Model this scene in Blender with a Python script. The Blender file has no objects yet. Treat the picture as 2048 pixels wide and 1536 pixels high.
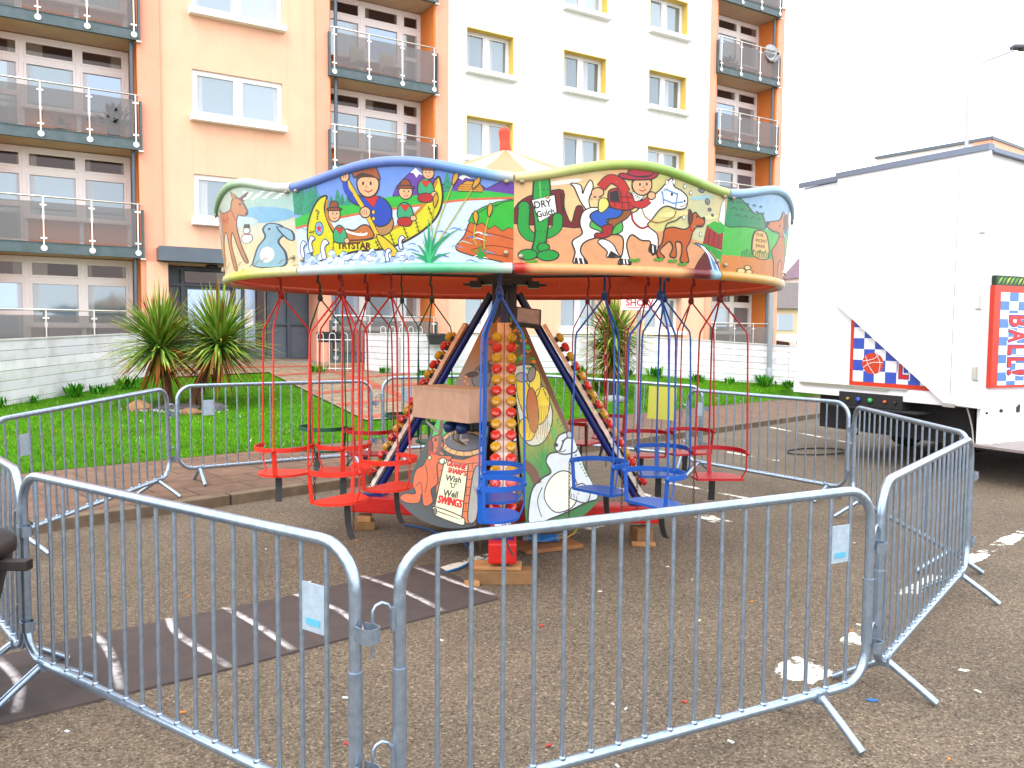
import bpy, bmesh, math, random
import numpy as np
from mathutils import Vector, Matrix
from mathutils.geometry import tessellate_polygon

random.seed(7)
rng = np.random.default_rng(7)
SC = bpy.context.scene
COL = SC.collection
PI = math.pi

# ------------------------------------------------------------------ camera
cam_d = bpy.data.cameras.new("camera")
cam_d.sensor_width = 36.0
cam_d.lens = 36.0 * 1606.0 / 2048.0
cam_d.clip_start = 0.05
cam_d.clip_end = 2000.0
cam = bpy.data.objects.new("camera", cam_d)
COL.objects.link(cam)
pitch, roll = math.radians(3.558), math.radians(0.478)
F = Vector((0, math.cos(pitch), -math.sin(pitch)))
R0 = Vector((1, 0, 0))
U0 = Vector((0, math.sin(pitch), math.cos(pitch)))
Rv = R0 * math.cos(roll) + U0 * math.sin(roll)
Uv = U0 * math.cos(roll) - R0 * math.sin(roll)
cam.matrix_world = Matrix(((Rv.x, Uv.x, -F.x, 0), (Rv.y, Uv.y, -F.y, 0), (Rv.z, Uv.z, -F.z, 1.774), (0, 0, 0, 1)))
SC.camera = cam

# ------------------------------------------------------------------ light
SUN_EL, SUN_AZ = math.radians(52), math.radians(205)      # azimuth from +Y, clockwise: behind the viewer, a little left
SC.view_settings.view_transform = 'Standard'
SC.view_settings.look = 'None'
SC.view_settings.gamma = 1.0
SC.view_settings.use_curve_mapping = False
SC.view_settings.exposure = 1.7
world = bpy.data.worlds.new("World")
SC.world = world
world.use_nodes = True
wn = world.node_tree.nodes
wl = world.node_tree.links
wn.clear()
wo = wn.new('ShaderNodeOutputWorld')
wb = wn.new('ShaderNodeBackground')
wb.inputs['Strength'].default_value = 0.1
sky = wn.new('ShaderNodeTexSky')
sky.sky_type = 'NISHITA'
sky.sun_disc = False
sky.sun_elevation = SUN_EL
sky.sun_rotation = SUN_AZ
cl = wn.new('ShaderNodeTexNoise')
cl.inputs['Scale'].default_value = 2.2
cl.inputs['Detail'].default_value = 5
wtc = wn.new('ShaderNodeTexCoord')
wl.new(wtc.outputs['Generated'], cl.inputs['Vector'])
cr = wn.new('ShaderNodeValToRGB')
cr.color_ramp.elements[0].position = 0.25
cr.color_ramp.elements[0].color = (0.78, 0.78, 0.78, 1)
cr.color_ramp.elements[1].position = 0.6
cr.color_ramp.elements[1].color = (0.96, 0.96, 0.96, 1)
wl.new(cl.outputs['Fac'], cr.inputs['Fac'])
wm = wn.new('ShaderNodeMix')
wm.data_type = 'RGBA'
wl.new(cr.outputs['Color'], wm.inputs['Factor'])
wl.new(sky.outputs['Color'], wm.inputs['A'])
wm.inputs['B'].default_value = (9.6, 9.8, 10.1, 1)
wl.new(wm.outputs['Result'], wb.inputs['Color'])
wl.new(wb.outputs['Background'], wo.inputs['Surface'])
sun_d = bpy.data.lights.new("sun", 'SUN')
sun_d.energy = 0.7
sun_d.angle = math.radians(38)
sun_d.color = (1.0, 0.96, 0.9)
sun = bpy.data.objects.new("sun", sun_d)
COL.objects.link(sun)
sd = Vector((math.sin(SUN_AZ) * math.cos(SUN_EL), math.cos(SUN_AZ) * math.cos(SUN_EL), math.sin(SUN_EL)))
sun.rotation_euler = sd.to_track_quat('Z', 'Y').to_euler()

# ------------------------------------------------------------------ helpers
def lin(r, g=None, b=None):
    if g is None:
        r, g, b = r
    f = lambda c: (c / 255.0 / 12.92) if c / 255.0 <= 0.04045 else ((c / 255.0 + 0.055) / 1.055) ** 2.4
    return (f(r), f(g), f(b))

def pc(r, g, b, k=0.62):
    """paint colour: the display colour taken down to a paint's reflectance"""
    c = lin(r, g, b)
    return (c[0] * k, c[1] * k, c[2] * k)

def mat(name, base, rough=0.6, metal=0.0, noise=None, bump=None, spec=0.5, col2=None, ramp=(0.35, 0.65), coat=0.0):
    m = bpy.data.materials.new(name)
    m.use_nodes = True
    nt = m.node_tree
    p = nt.nodes['Principled BSDF']
    p.inputs['Base Color'].default_value = (*base, 1)
    p.inputs['Roughness'].default_value = rough
    p.inputs['Metallic'].default_value = metal
    p.inputs['Specular IOR Level'].default_value = spec
    if coat:
        p.inputs['Coat Weight'].default_value = coat
        p.inputs['Coat Roughness'].default_value = 0.15
    if noise or bump:
        tc = nt.nodes.new('ShaderNodeTexCoord')
    if noise:
        n = nt.nodes.new('ShaderNodeTexNoise')
        n.inputs['Scale'].default_value = noise
        n.inputs['Detail'].default_value = 6
        n.inputs['Roughness'].default_value = 0.65
        nt.links.new(tc.outputs['Object'], n.inputs['Vector'])
        r = nt.nodes.new('ShaderNodeValToRGB')
        r.color_ramp.elements[0].position = ramp[0]
        r.color_ramp.elements[1].position = ramp[1]
        c2 = col2 if col2 else tuple(x * 0.78 for x in base)
        r.color_ramp.elements[0].color = (*c2, 1)
        r.color_ramp.elements[1].color = (*base, 1)
        nt.links.new(n.outputs['Fac'], r.inputs['Fac'])
        nt.links.new(r.outputs['Color'], p.inputs['Base Color'])
    if bump:
        n2 = nt.nodes.new('ShaderNodeTexNoise')
        n2.inputs['Scale'].default_value = bump[0]
        n2.inputs['Detail'].default_value = 4
        nt.links.new(tc.outputs['Object'], n2.inputs['Vector'])
        b = nt.nodes.new('ShaderNodeBump')
        b.inputs['Strength'].default_value = bump[1]
        b.inputs['Distance'].default_value = bump[2] if len(bump) > 2 else 0.01
        nt.links.new(n2.outputs['Fac'], b.inputs['Height'])
        nt.links.new(b.outputs['Normal'], p.inputs['Normal'])
    return m

def attr_mat(name, rough=0.45, spec=0.5, wear=0.0, trans=0.0, noise=40, bump=None):
    """paint whose colour is the mesh's own 'Col' attribute, with a little grime"""
    m = mat(name, (1, 1, 1), rough, spec=spec, bump=bump)
    nt = m.node_tree
    p = nt.nodes['Principled BSDF']
    a = nt.nodes.new('ShaderNodeAttribute')
    a.attribute_name = 'Col'
    n = nt.nodes.new('ShaderNodeTexNoise')
    n.inputs['Scale'].default_value = noise
    n.inputs['Detail'].default_value = 6
    tc = nt.nodes.new('ShaderNodeTexCoord')
    nt.links.new(tc.outputs['Object'], n.inputs['Vector'])
    mx = nt.nodes.new('ShaderNodeMix')
    mx.data_type = 'RGBA'
    mx.blend_type = 'MULTIPLY'
    mx.inputs['Factor'].default_value = wear
    nt.links.new(a.outputs['Color'], mx.inputs['A'])
    nt.links.new(n.outputs['Color'], mx.inputs['B'])
    r = nt.nodes.new('ShaderNodeValToRGB')
    r.color_ramp.elements[0].position = 0.3
    r.color_ramp.elements[0].color = (0.5, 0.48, 0.45, 1)
    r.color_ramp.elements[1].position = 0.55
    nt.links.new(n.outputs['Fac'], r.inputs['Fac'])
    nt.links.new(r.outputs['Color'], mx.inputs['B'])
    nt.links.new(mx.outputs['Result'], p.inputs['Base Color'])
    return m

class MB:
    def __init__(s):
        s.v, s.f, s.m, s.c, s.sm = [], [], [], [], []
    def add(s, vs, fs, m=0, col=None, M=None, smooth=False):
        b = len(s.v)
        for i, v in enumerate(vs):
            v = Vector(v)
            if M is not None:
                v = M @ v
            s.v.append(tuple(v))
            if col is None:
                s.c.append((1, 1, 1, 1))
            elif isinstance(col, list):
                s.c.append((*col[i], 1))
            else:
                s.c.append((*col, 1))
        for f in fs:
            s.f.append([b + i for i in f])
            s.m.append(m)
            s.sm.append(smooth)
        return s
    def box(s, c, sz, rz=0.0, m=0, col=None, M=None, bev=0.0):
        x, y, z = sz[0] / 2, sz[1] / 2, sz[2] / 2
        T = Matrix.Translation(Vector(c)) @ Matrix.Rotation(rz, 4, 'Z')
        if M is not None:
            T = M @ T
        if bev > 0:
            bm = bmesh.new()
            bmesh.ops.create_cube(bm, size=1.0, matrix=Matrix.Diagonal((sz[0], sz[1], sz[2], 1)))
            bmesh.ops.bevel(bm, geom=bm.edges[:], offset=bev, segments=2, affect='EDGES', profile=0.6)
            vs = [v.co.copy() for v in bm.verts]
            bm.verts.index_update()
            fs = [[v.index for v in f.verts] for f in bm.faces]
            bm.free()
            return s.add(vs, fs, m, col, T)
        vs = [(-x, -y, -z), (x, -y, -z), (x, y, -z), (-x, y, -z), (-x, -y, z), (x, -y, z), (x, y, z), (-x, y, z)]
        fs = [(0, 3, 2, 1), (4, 5, 6, 7), (0, 1, 5, 4), (1, 2, 6, 5), (2, 3, 7, 6), (3, 0, 4, 7)]
        return s.add(vs, fs, m, col, T)
    def bar(s, a, b, w, h, up=(0, 0, 1), m=0, col=None, bev=0.0):
        """box-section bar from a to b; w across, h along up"""
        a, b = Vector(a), Vector(b)
        d = b - a
        L = d.length
        d.normalize()
        up = Vector(up)
        sx = d.cross(up)
        if sx.length < 1e-4:
            sx = d.cross(Vector((1, 0, 0)))
        sx.normalize()
        u = sx.cross(d)
        M = Matrix(((d.x, sx.x, u.x, 0), (d.y, sx.y, u.y, 0), (d.z, sx.z, u.z, 0), (0, 0, 0, 1)))
        M.translation = (a + b) / 2
        return s.box((0, 0, 0), (L, w, h), m=m, col=col, M=M, bev=bev)
    def tube(s, pts, r, seg=10, closed=False, m=0, col=None, caps=True, M=None):
        P = [Vector(p) for p in pts]
        n = len(P)
        rr = r if isinstance(r, (list, tuple)) else [r] * n
        T = []
        for i in range(n):
            if closed:
                t = P[(i + 1) % n] - P[i - 1]
            else:
                t = P[min(i + 1, n - 1)] - P[max(i - 1, 0)]
            T.append(t.normalized())
        ref = Vector((0, 0, 1)) if abs(T[0].z) < 0.9 else Vector((1, 0, 0))
        u = T[0].cross(ref).normalized()
        vs, fs = [], []
        for i in range(n):
            u = (u - T[i] * u.dot(T[i]))
            if u.length < 1e-6:
                u = T[i].orthogonal()
            u.normalize()
            w = T[i].cross(u)
            for k in range(seg):
                a = 2 * PI * k / seg
                vs.append(P[i] + (u * math.cos(a) + w * math.sin(a)) * rr[i])
        N = n if closed else n - 1
        for i in range(N):
            j = (i + 1) % n
            for k in range(seg):
                k2 = (k + 1) % seg
                fs.append((i * seg + k, i * seg + k2, j * seg + k2, j * seg + k))
        s.add(vs, fs, m, col if not isinstance(col, list) else [col[i // seg] for i in range(len(vs))], M, True)
        if caps and not closed:
            c0 = col if not isinstance(col, list) else col[0]
            s.add(vs[:seg], [list(range(seg))[::-1]], m, c0, M)
            s.add(vs[-seg:], [list(range(seg))], m, c0 if not isinstance(col, list) else col[-1], M)
        return s
    def lathe(s, prof, seg=16, m=0, col=None, M=None, smooth=True):
        vs, fs = [], []
        n = len(prof)
        for (r, z) in prof:
            for k in range(seg):
                a = 2 * PI * k / seg
                vs.append((r * math.cos(a), r * math.sin(a), z))
        for i in range(n - 1):
            for k in range(seg):
                k2 = (k + 1) % seg
                fs.append((i * seg + k, i * seg + k2, (i + 1) * seg + k2, (i + 1) * seg + k))
        fs.append(list(range(seg))[::-1])
        fs.append([(n - 1) * seg + k for k in range(seg)])
        return s.add(vs, fs, m, col, M, smooth)
    def prism(s, poly, d, m=0, col=None, M=None):
        """poly in local XY, extruded by d along local Z"""
        n = len(poly)
        tri = tessellate_polygon([[Vector((p[0], p[1], 0)) for p in poly]])
        vs = [(p[0], p[1], 0) for p in poly] + [(p[0], p[1], d) for p in poly]
        fs = [tuple(t) for t in tri] + [tuple(i + n for i in reversed(t)) for t in tri]
        for i in range(n):
            j = (i + 1) % n
            fs.append((i, j, n + j, n + i))
        return s.add(vs, fs, m, col, M)
    def build(s, name, mats, parent=None, loc=None, fix=True):
        me = bpy.data.meshes.new(name)
        me.from_pydata(s.v, [], s.f)
        if not isinstance(mats, (list, tuple)):
            mats = [mats]
        for k in mats:
            me.materials.append(k)
        me.polygons.foreach_set('material_index', s.m)
        me.polygons.foreach_set('use_smooth', s.sm)
        at = me.color_attributes.new('Col', 'FLOAT_COLOR', 'POINT')
        at.data.foreach_set('color', [x for c in s.c for x in c])
        me.validate()
        if fix:
            bm = bmesh.new()
            bm.from_mesh(me)
            bmesh.ops.recalc_face_normals(bm, faces=bm.faces)
            bm.to_mesh(me)
            bm.free()
        me.update()
        o = bpy.data.objects.new(name, me)
        COL.objects.link(o)
        if parent is not None:
            o.parent = parent
        if loc is not None:
            o.location = loc
        return o

def tag(o, label=None, cat=None, group=None, kind=None):
    if label: o['label'] = label
    if cat: o['category'] = cat
    if group: o['group'] = group
    if kind: o['kind'] = kind
    return o

def thing(name, label, cat, loc=(0, 0, 0), rz=0.0, group=None):
    o = bpy.data.objects.new(name, None)
    o.empty_display_size = 0.2
    COL.objects.link(o)
    o.location = loc
    o.rotation_euler = (0, 0, rz)
    return tag(o, label, cat, group)

def copy_tree(o, parent=None):
    c = o.copy()
    COL.objects.link(c)
    c.parent = parent
    for ch in [x for x in bpy.data.objects if x.parent == o]:
        copy_tree(ch, c)
    return c

_text_cache = {}
def text_mesh(txt):
    """(verts2d, faces) of a word, scaled to cap height 1, starting at x 0"""
    if txt in _text_cache:
        return _text_cache[txt]
    cu = bpy.data.curves.new('lettering', 'FONT')
    cu.body = txt
    cu.offset = 0.03
    cu.resolution_u = 3
    ob = bpy.data.objects.new('lettering', cu)
    COL.objects.link(ob)
    bpy.context.view_layer.update()
    dg = bpy.context.evaluated_depsgraph_get()
    me = ob.evaluated_get(dg).to_mesh()
    vs = [(v.co.x, v.co.y) for v in me.vertices]
    fs = []
    for p in me.polygons:
        idx = list(p.vertices)
        for k in range(1, len(idx) - 1):
            fs.append((idx[0], idx[k], idx[k + 1]))
    ob.evaluated_get(dg).to_mesh_clear()
    bpy.data.objects.remove(ob)
    bpy.data.curves.remove(cu)
    x0 = min(v[0] for v in vs); x1 = max(v[0] for v in vs)
    y0 = min(v[1] for v in vs); y1 = max(v[1] for v in vs)
    vs = [((x - x0) / (x1 - x0), (y - y0) / (y1 - y0)) for x, y in vs]
    _text_cache[txt] = (vs, fs)
    return vs, fs

# smooth 2-D shapes for the painted boards
def spline(pts, n=5, closed=True):
    P = [Vector((p[0], p[1])) for p in pts]
    N = len(P)
    out = []
    rngi = range(N) if closed else range(N - 1)
    for i in rngi:
        if closed:
            a, b, c, d = P[i - 1], P[i], P[(i + 1) % N], P[(i + 2) % N]
        else:
            a, b, c, d = P[max(i - 1, 0)], P[i], P[i + 1], P[min(i + 2, N - 1)]
        for k in range(n):
            t = k / n
            out.append(tuple(0.5 * ((2 * b) + (c - a) * t + (2 * a - 5 * b + 4 * c - d) * t * t + (3 * b - a - 3 * c + d) * t ** 3)))
    if not closed:
        out.append(tuple(P[-1]))
    return out

def ell(cx, cy, rx, ry, n=18, rot=0.0):
    c, s = math.cos(rot), math.sin(rot)
    return [(cx + rx * math.cos(a) * c - ry * math.sin(a) * s, cy + rx * math.cos(a) * s + ry * math.sin(a) * c)
            for a in [2 * PI * k / n for k in range(n)]]

class Canvas:
    """flat artwork; tri() hands each colour triangle, lifted by a hair per layer, to the board that carries it"""
    def __init__(s, conv):
        s.conv = conv; s.items = []
    def tris(s, T, col):
        s.items.append((col, [[s.conv(*p) for p in t] for t in T]))
    def poly(s, pts, col, line=None, w=5, sm=False):
        if sm: pts = spline(pts)
        T = tessellate_polygon([[Vector((p[0], p[1], 0)) for p in pts]])
        s.tris([[pts[i] for i in t] for t in T], col)
        if line: s.stroke(list(pts), line, w * 1.45, closed=True)
        return s
    def stroke(s, pts, col, w=5, closed=False, sm=False, taper=False):
        if sm: pts = spline(pts, closed=closed)
        P = [Vector((p[0], p[1])) for p in pts]
        n = len(P)
        L, Rr = [], []
        for i in range(n):
            t = (P[(i + 1) % n] - P[i - 1]) if closed else (P[min(i + 1, n - 1)] - P[max(i - 1, 0)])
            if t.length < 1e-6: t = Vector((1, 0))
            t.normalize()
            nn = Vector((-t.y, t.x))
            ww = w * 0.5
            if taper: ww *= max(0.12, 1 - abs(2 * i / (n - 1) - 1) ** 2) if taper == 2 else max(0.1, 1 - i / (n - 1))
            L.append(P[i] + nn * ww); Rr.append(P[i] - nn * ww)
        T = []
        for i in range(n if closed else n - 1):
            j = (i + 1) % n
            T += [[tuple(L[i]), tuple(Rr[i]), tuple(Rr[j])], [tuple(L[i]), tuple(Rr[j]), tuple(L[j])]]
        s.tris(T, col)
        return s
    def text(s, txt, x, y, w, h, col, rot=0.0, shear=0.0):
        vs, fs = text_mesh(txt)
        c, sn = math.cos(rot), math.sin(rot)
        q = []
        for a, b in vs:
            px, py = a * w + shear * b * h, -b * h
            q.append((x + px * c - py * sn, y + px * sn + py * c))
        s.tris([[q[i] for i in f] for f in fs], col)
        return s
BLK = (0.012, 0.011, 0.012)

# ------------------------------------------------------------------ materials
M_STEEL = mat('galvanised_steel', (0.39, 0.48, 0.59), 0.27, 0.8, noise=35, col2=(0.25, 0.325, 0.42), ramp=(0.3, 0.7), bump=(180, 0.06, 0.002))
M_PAINT = attr_mat('painted_surface', 0.38, wear=0.35, noise=30, bump=(25, 0.05, 0.002))
M_ART = attr_mat('sign_writer_paint', 0.36, wear=0.22, noise=16)
def chips(m):
    nt = m.node_tree; p = nt.nodes['Principled BSDF']; src = p.inputs['Base Color'].links[0].from_socket
    tc = nt.nodes.new('ShaderNodeTexCoord'); n = nt.nodes.new('ShaderNodeTexNoise'); n.inputs['Scale'].default_value = 26; n.inputs['Detail'].default_value = 9; n.inputs['Roughness'].default_value = .7
    nt.links.new(tc.outputs['Object'], n.inputs['Vector'])
    r = nt.nodes.new('ShaderNodeValToRGB'); r.color_ramp.elements[0].position = .685; r.color_ramp.elements[1].position = .7
    nt.links.new(n.outputs['Fac'], r.inputs['Fac'])
    mx = nt.nodes.new('ShaderNodeMix'); mx.data_type = 'RGBA'; nt.links.new(r.outputs['Color'], mx.inputs['Factor']); nt.links.new(src, mx.inputs['A']); mx.inputs['B'].default_value = (.62, .6, .55, 1)
    nt.links.new(mx.outputs['Result'], p.inputs['Base Color'])
chips(M_ART)
M_PLAIN = attr_mat('coloured_surface', 0.7, wear=0.3, noise=14)
M_LEAF = attr_mat('leaf_surface', 0.7, spec=0.05, wear=0.2, noise=9)
M_BLACK = mat('black_rubber', (0.016, 0.016, 0.018), 0.55)
M_DARKM = mat('dark_steel', (0.03, 0.03, 0.036), 0.45, 0.3, noise=30)

# asphalt: brown grey chippings
def asphalt():
    m = mat('asphalt', (0.08, 0.07, 0.062), 0.9, spec=0.25)
    nt = m.node_tree; p = nt.nodes['Principled BSDF']
    tc = nt.nodes.new('ShaderNodeTexCoord')
    vo = nt.nodes.new('ShaderNodeTexVoronoi'); vo.inputs['Scale'].default_value = 95
    vo2 = nt.nodes.new('ShaderNodeTexVoronoi'); vo2.inputs['Scale'].default_value = 140
    big = nt.nodes.new('ShaderNodeTexNoise'); big.inputs['Scale'].default_value = 0.9; big.inputs['Detail'].default_value = 7
    for n in (vo, vo2, big): nt.links.new(tc.outputs['Object'], n.inputs['Vector'])
    r = nt.nodes.new('ShaderNodeValToRGB')
    cols = [(0.0, (0.02, 0.017, 0.016)), (0.2, (0.055, 0.045, 0.039)), (0.45, (0.089, 0.075, 0.063)), (0.78, (0.116, 0.1, 0.082)), (1.0, (0.26, 0.23, 0.18))]
    e = r.color_ramp.elements
    e[0].position, e[0].color = cols[0][0], (*cols[0][1], 1)
    e[1].position, e[1].color = cols[-1][0], (*cols[-1][1], 1)
    for q, c in cols[1:-1]:
        x = e.new(q); x.color = (*c, 1)
    sep = nt.nodes.new('ShaderNodeSeparateColor')
    nt.links.new(vo.outputs['Color'], sep.inputs['Color'])
    sep2 = nt.nodes.new('ShaderNodeSeparateColor')
    nt.links.new(vo2.outputs['Color'], sep2.inputs['Color'])
    mxv = nt.nodes.new('ShaderNodeMix'); mxv.inputs[0].default_value = 0.33
    nt.links.new(sep.outputs['Red'], mxv.inputs[2]); nt.links.new(sep2.outputs['Red'], mxv.inputs[3])
    nt.links.new(mxv.outputs[0], r.inputs['Fac'])
    r2 = nt.nodes.new('ShaderNodeValToRGB')
    r2.color_ramp.elements[0].position = 0.3; r2.color_ramp.elements[0].color = (1.06, 1.05, 1.03, 1)
    r2.color_ramp.elements[1].position = 0.72; r2.color_ramp.elements[1].color = (1.5, 1.47, 1.41, 1)
    st = r2.color_ramp.elements.new(.245); st.color = (.66, .66, .66, 1)
    nt.links.new(big.outputs['Fac'], r2.inputs['Fac'])
    mx = nt.nodes.new('ShaderNodeMix'); mx.data_type = 'RGBA'; mx.blend_type = 'MULTIPLY'; mx.inputs['Factor'].default_value = 1
    nt.links.new(r.outputs['Color'], mx.inputs['A']); nt.links.new(r2.outputs['Color'], mx.inputs['B'])
    hu = nt.nodes.new('ShaderNodeMix'); hu.data_type = 'RGBA'; hu.inputs['A'].default_value = (1.08, .93, .86, 1); hu.inputs['B'].default_value = (1.0, .99, .86, 1)
    nt.links.new(sep.outputs['Green'], hu.inputs['Factor'])
    m2 = nt.nodes.new('ShaderNodeMix'); m2.data_type = 'RGBA'; m2.blend_type = 'MULTIPLY'; m2.inputs['Factor'].default_value = 1
    nt.links.new(mx.outputs['Result'], m2.inputs['A']); nt.links.new(hu.outputs['Result'], m2.inputs['B'])
    nt.links.new(m2.outputs['Result'], p.inputs['Base Color'])
    b = nt.nodes.new('ShaderNodeBump'); b.inputs['Strength'].default_value = 0.6; b.inputs['Distance'].default_value = 0.006
    nt.links.new(vo.outputs['Distance'], b.inputs['Height'])
    nt.links.new(b.outputs['Normal'], p.inputs['Normal'])
    return m
M_ASPH = asphalt()

def brick_mat(name, c1, c2, mortar, sx, sy, rot, msize=0.02, rough=0.85, off=0.5):
    m = mat(name, c1, rough, spec=0.3)
    nt = m.node_tree; p = nt.nodes['Principled BSDF']
    tc = nt.nodes.new('ShaderNodeTexCoord')
    mp = nt.nodes.new('ShaderNodeMapping'); mp.inputs['Rotation'].default_value = (0, 0, rot)
    nt.links.new(tc.outputs['Object'], mp.inputs['Vector'])
    br = nt.nodes.new('ShaderNodeTexBrick')
    br.inputs['Scale'].default_value = 1.0
    br.inputs['Brick Width'].default_value = sx; br.inputs['Row Height'].default_value = sy
    br.inputs['Mortar Size'].default_value = msize
    br.offset = off
    br.inputs['Color1'].default_value = (*c1, 1); br.inputs['Color2'].default_value = (*c2, 1); br.inputs['Mortar'].default_value = (*mortar, 1)
    nt.links.new(mp.outputs['Vector'], br.inputs['Vector'])
    n = nt.nodes.new('ShaderNodeTexNoise'); n.inputs['Scale'].default_value = 6; n.inputs['Detail'].default_value = 8
    nt.links.new(tc.outputs['Object'], n.inputs['Vector'])
    r = nt.nodes.new('ShaderNodeValToRGB')
    r.color_ramp.elements[0].position = 0.3; r.color_ramp.elements[0].color = (0.7, 0.69, 0.66, 1)
    r.color_ramp.elements[1].position = 0.7; r.color_ramp.elements[1].color = (1.12, 1.1, 1.06, 1)
    nt.links.new(n.outputs['Fac'], r.inputs['Fac'])
    mx = nt.nodes.new('ShaderNodeMix'); mx.data_type = 'RGBA'; mx.blend_type = 'MULTIPLY'; mx.inputs['Factor'].default_value = 1
    nt.links.new(br.outputs['Color'], mx.inputs['A']); nt.links.new(r.outputs['Color'], mx.inputs['B'])
    nt.links.new(mx.outputs['Result'], p.inputs['Base Color'])
    return m
M_PAVE = brick_mat('brown_paving', (0.17, 0.098, 0.066), (0.145, 0.088, 0.062), (0.065, 0.045, 0.034), 0.6, 0.45, math.radians(-43.5), 0.012)
M_KERB = brick_mat('kerb_stone', (0.17, 0.125, 0.085), (0.15, 0.112, 0.08), (0.03, 0.024, 0.02), 0.9, 4.0, math.radians(-44.1), 0.012, off=0.0)
M_SLAB = brick_mat('buff_slabs', (0.27, 0.2, 0.135), (0.24, 0.18, 0.125), (0.13, 0.095, 0.065), 0.6, 0.45, math.radians(-31.4), 0.012)
M_REDB = brick_mat('red_brick_band', (0.4, 0.1, 0.062), (0.34, 0.085, 0.052), (0.2, 0.07, 0.045), 0.21, 0.105, math.radians(-31.4), 0.008)
M_SOIL = mat('lawn_soil', (0.05, 0.17, 0.004), 0.95, noise=2.5, col2=(0.035, 0.11, 0.004), spec=0.1)

# ------------------------------------------------------------------ ground
ctrl = [(-5.84, 9.36, .1), (-3.5, 11.6, .1), (-.4, 14.7, .1), (2.9, 16.8, .1), (5.9, 19.8, .1), (10.2, 24.2, .1), (-9, 6.2, .1),
        (-9.1, 14.3, .41), (-8.55, 18, .61), (-7.3, 21.4, .93), (-14.1, 17.2, .9), (-1.34, 25.2, .9), (-3.84, 21, .767), (-2.85, 19.8, .763),
        (3.6, 22, .70), (7.57, 22, .445), (5.5, 29.2, .9), (10.6, 32.4, .6), (-12, 11, .45), (-6.6, 15.5, .3), (2.27, 18.4, .42), (18, 30, .2), (14, 38, .6)]
CP = np.array(ctrl)
def tps_fit(P):
    n = len(P)
    d = np.hypot(P[:, None, 0] - P[None, :, 0], P[:, None, 1] - P[None, :, 1])
    K = np.where(d > 0, d * d * np.log(d + 1e-12), 0) + np.eye(n) * 0.3
    Q = np.c_[np.ones(n), P[:, :2]]
    A = np.block([[K, Q], [Q.T, np.zeros((3, 3))]])
    return np.linalg.solve(A, np.r_[P[:, 2], np.zeros(3)])
TW = tps_fit(CP)
def gz(x, y):
    d = np.hypot(CP[:, 0] - x, CP[:, 1] - y)
    k = np.where(d > 0, d * d * np.log(d + 1e-12), 0)
    return float(max(0.1, TW[:-3] @ k + TW[-3] + TW[-2] * x + TW[-1] * y))

mb = MB()
mb.add([(-300, -60, 0), (300, -60, 0), (300, 500, 0), (-300, 500, 0)], [(0, 1, 2, 3)])
tag(mb.build('road', M_ASPH), kind='structure')

# pavement strip, kerb
ka, kb = Vector((-12.0, -0.75)), Vector((40.0, 49.9))          # kerb line on the road side
ga, gb = Vector((-12.0, 3.42)), Vector((40.0, 51.9))            # lawn edge
kd = (kb - ka).normalized(); kn = Vector((-kd.y, kd.x))
kw = 0.14
mb = MB()
k2a, k2b = ka + kn * kw, kb + kn * kw
mb.add([(k2a.x, k2a.y, .1), (k2b.x, k2b.y, .1), (gb.x, gb.y, .1), (ga.x, ga.y, .1)], [(0, 1, 2, 3)])
tag(mb.build('pavement', M_PAVE), kind='structure')
mb = MB()
mid = (ka + kb) / 2 + kn * kw / 2
mb.bar(((ka + kn * kw / 2).x, (ka + kn * kw / 2).y, 0.047), ((kb + kn * kw / 2).x, (kb + kn * kw / 2).y, 0.047), kw, 0.116, bev=0.012)
tag(mb.build('kerb', M_KERB), kind='structure')

# lawn sheet
e = (gb - ga).normalized(); pn = Vector((-e.y, e.x))
mb = MB(); NX, NY = 80, 34
for j in range(NY + 1):
    for i in range(NX + 1):
        q = ga + e * (i / NX * 62) + pn * ((j / NY) ** 1.3 * 22)
        mb.v.append((q.x, q.y, gz(q.x, q.y) if j else 0.104)); mb.c.append((1, 1, 1, 1))
for j in range(NY):
    for i in range(NX):
        a = j * (NX + 1) + i
        mb.f.append([a, a + 1, a + NX + 2, a + NX + 1]); mb.m.append(0); mb.sm.append(True)
tag(mb.build('lawn', M_SOIL), kind='structure')

# footpath from the entrance: buff slabs with red brick bands; follows the slope
BT, BN = Vector((0.8532, 0.5216)), Vector((-0.5216, 0.8532))
def fl(t, n):
    q = BT * t + BN * n
    return q.x, q.y
PT0, PT1 = 5.25, 8.15
def path_piece(mbx, t0, t1, n0, n1, lift):
    k = max(1, int((n1 - n0) / 0.25)); kk = max(1, int((t1 - t0) / 0.5))
    b = len(mbx.v)
    for j in range(k + 1):
        for i in range(kk + 1):
            x, y = fl(t0 + (t1 - t0) * i / kk, n0 + (n1 - n0) * j / k)
            mbx.v.append((x, y, gz(x, y) + lift)); mbx.c.append((1, 1, 1, 1))
    for j in range(k):
        for i in range(kk):
            a = b + j * (kk + 1) + i
            mbx.f.append([a, a + 1, a + kk + 2, a + kk + 1]); mbx.m.append(0); mbx.sm.append(False)
mb = MB(); path_piece(mb, PT0, PT1, 13.6, 20.2, .03); path_piece(mb, 2.9, 8.6, 20.2, 23.0, .03)
tag(mb.build('footpath', M_SLAB), kind='structure')
mb = MB()
for n0 in (13.75, 15.1, 16.5, 18.0, 19.5):
    path_piece(mb, PT0 + .06, PT1 - .06, n0, n0 + .3, .036)
path_piece(mb, 3.0, 8.5, 21.0, 21.3, .036)
for (tx, na, nb) in ((6.65, 14.08, 15.08), (6.65, 15.43, 16.48), (6.65, 16.83, 17.98), (6.65, 18.33, 19.48), (6.65, 19.83, 20.98)):
    path_piece(mb, tx, tx + .22, na, nb, .036)
tag(mb.build('brick_bands', M_REDB), kind='structure')

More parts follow.
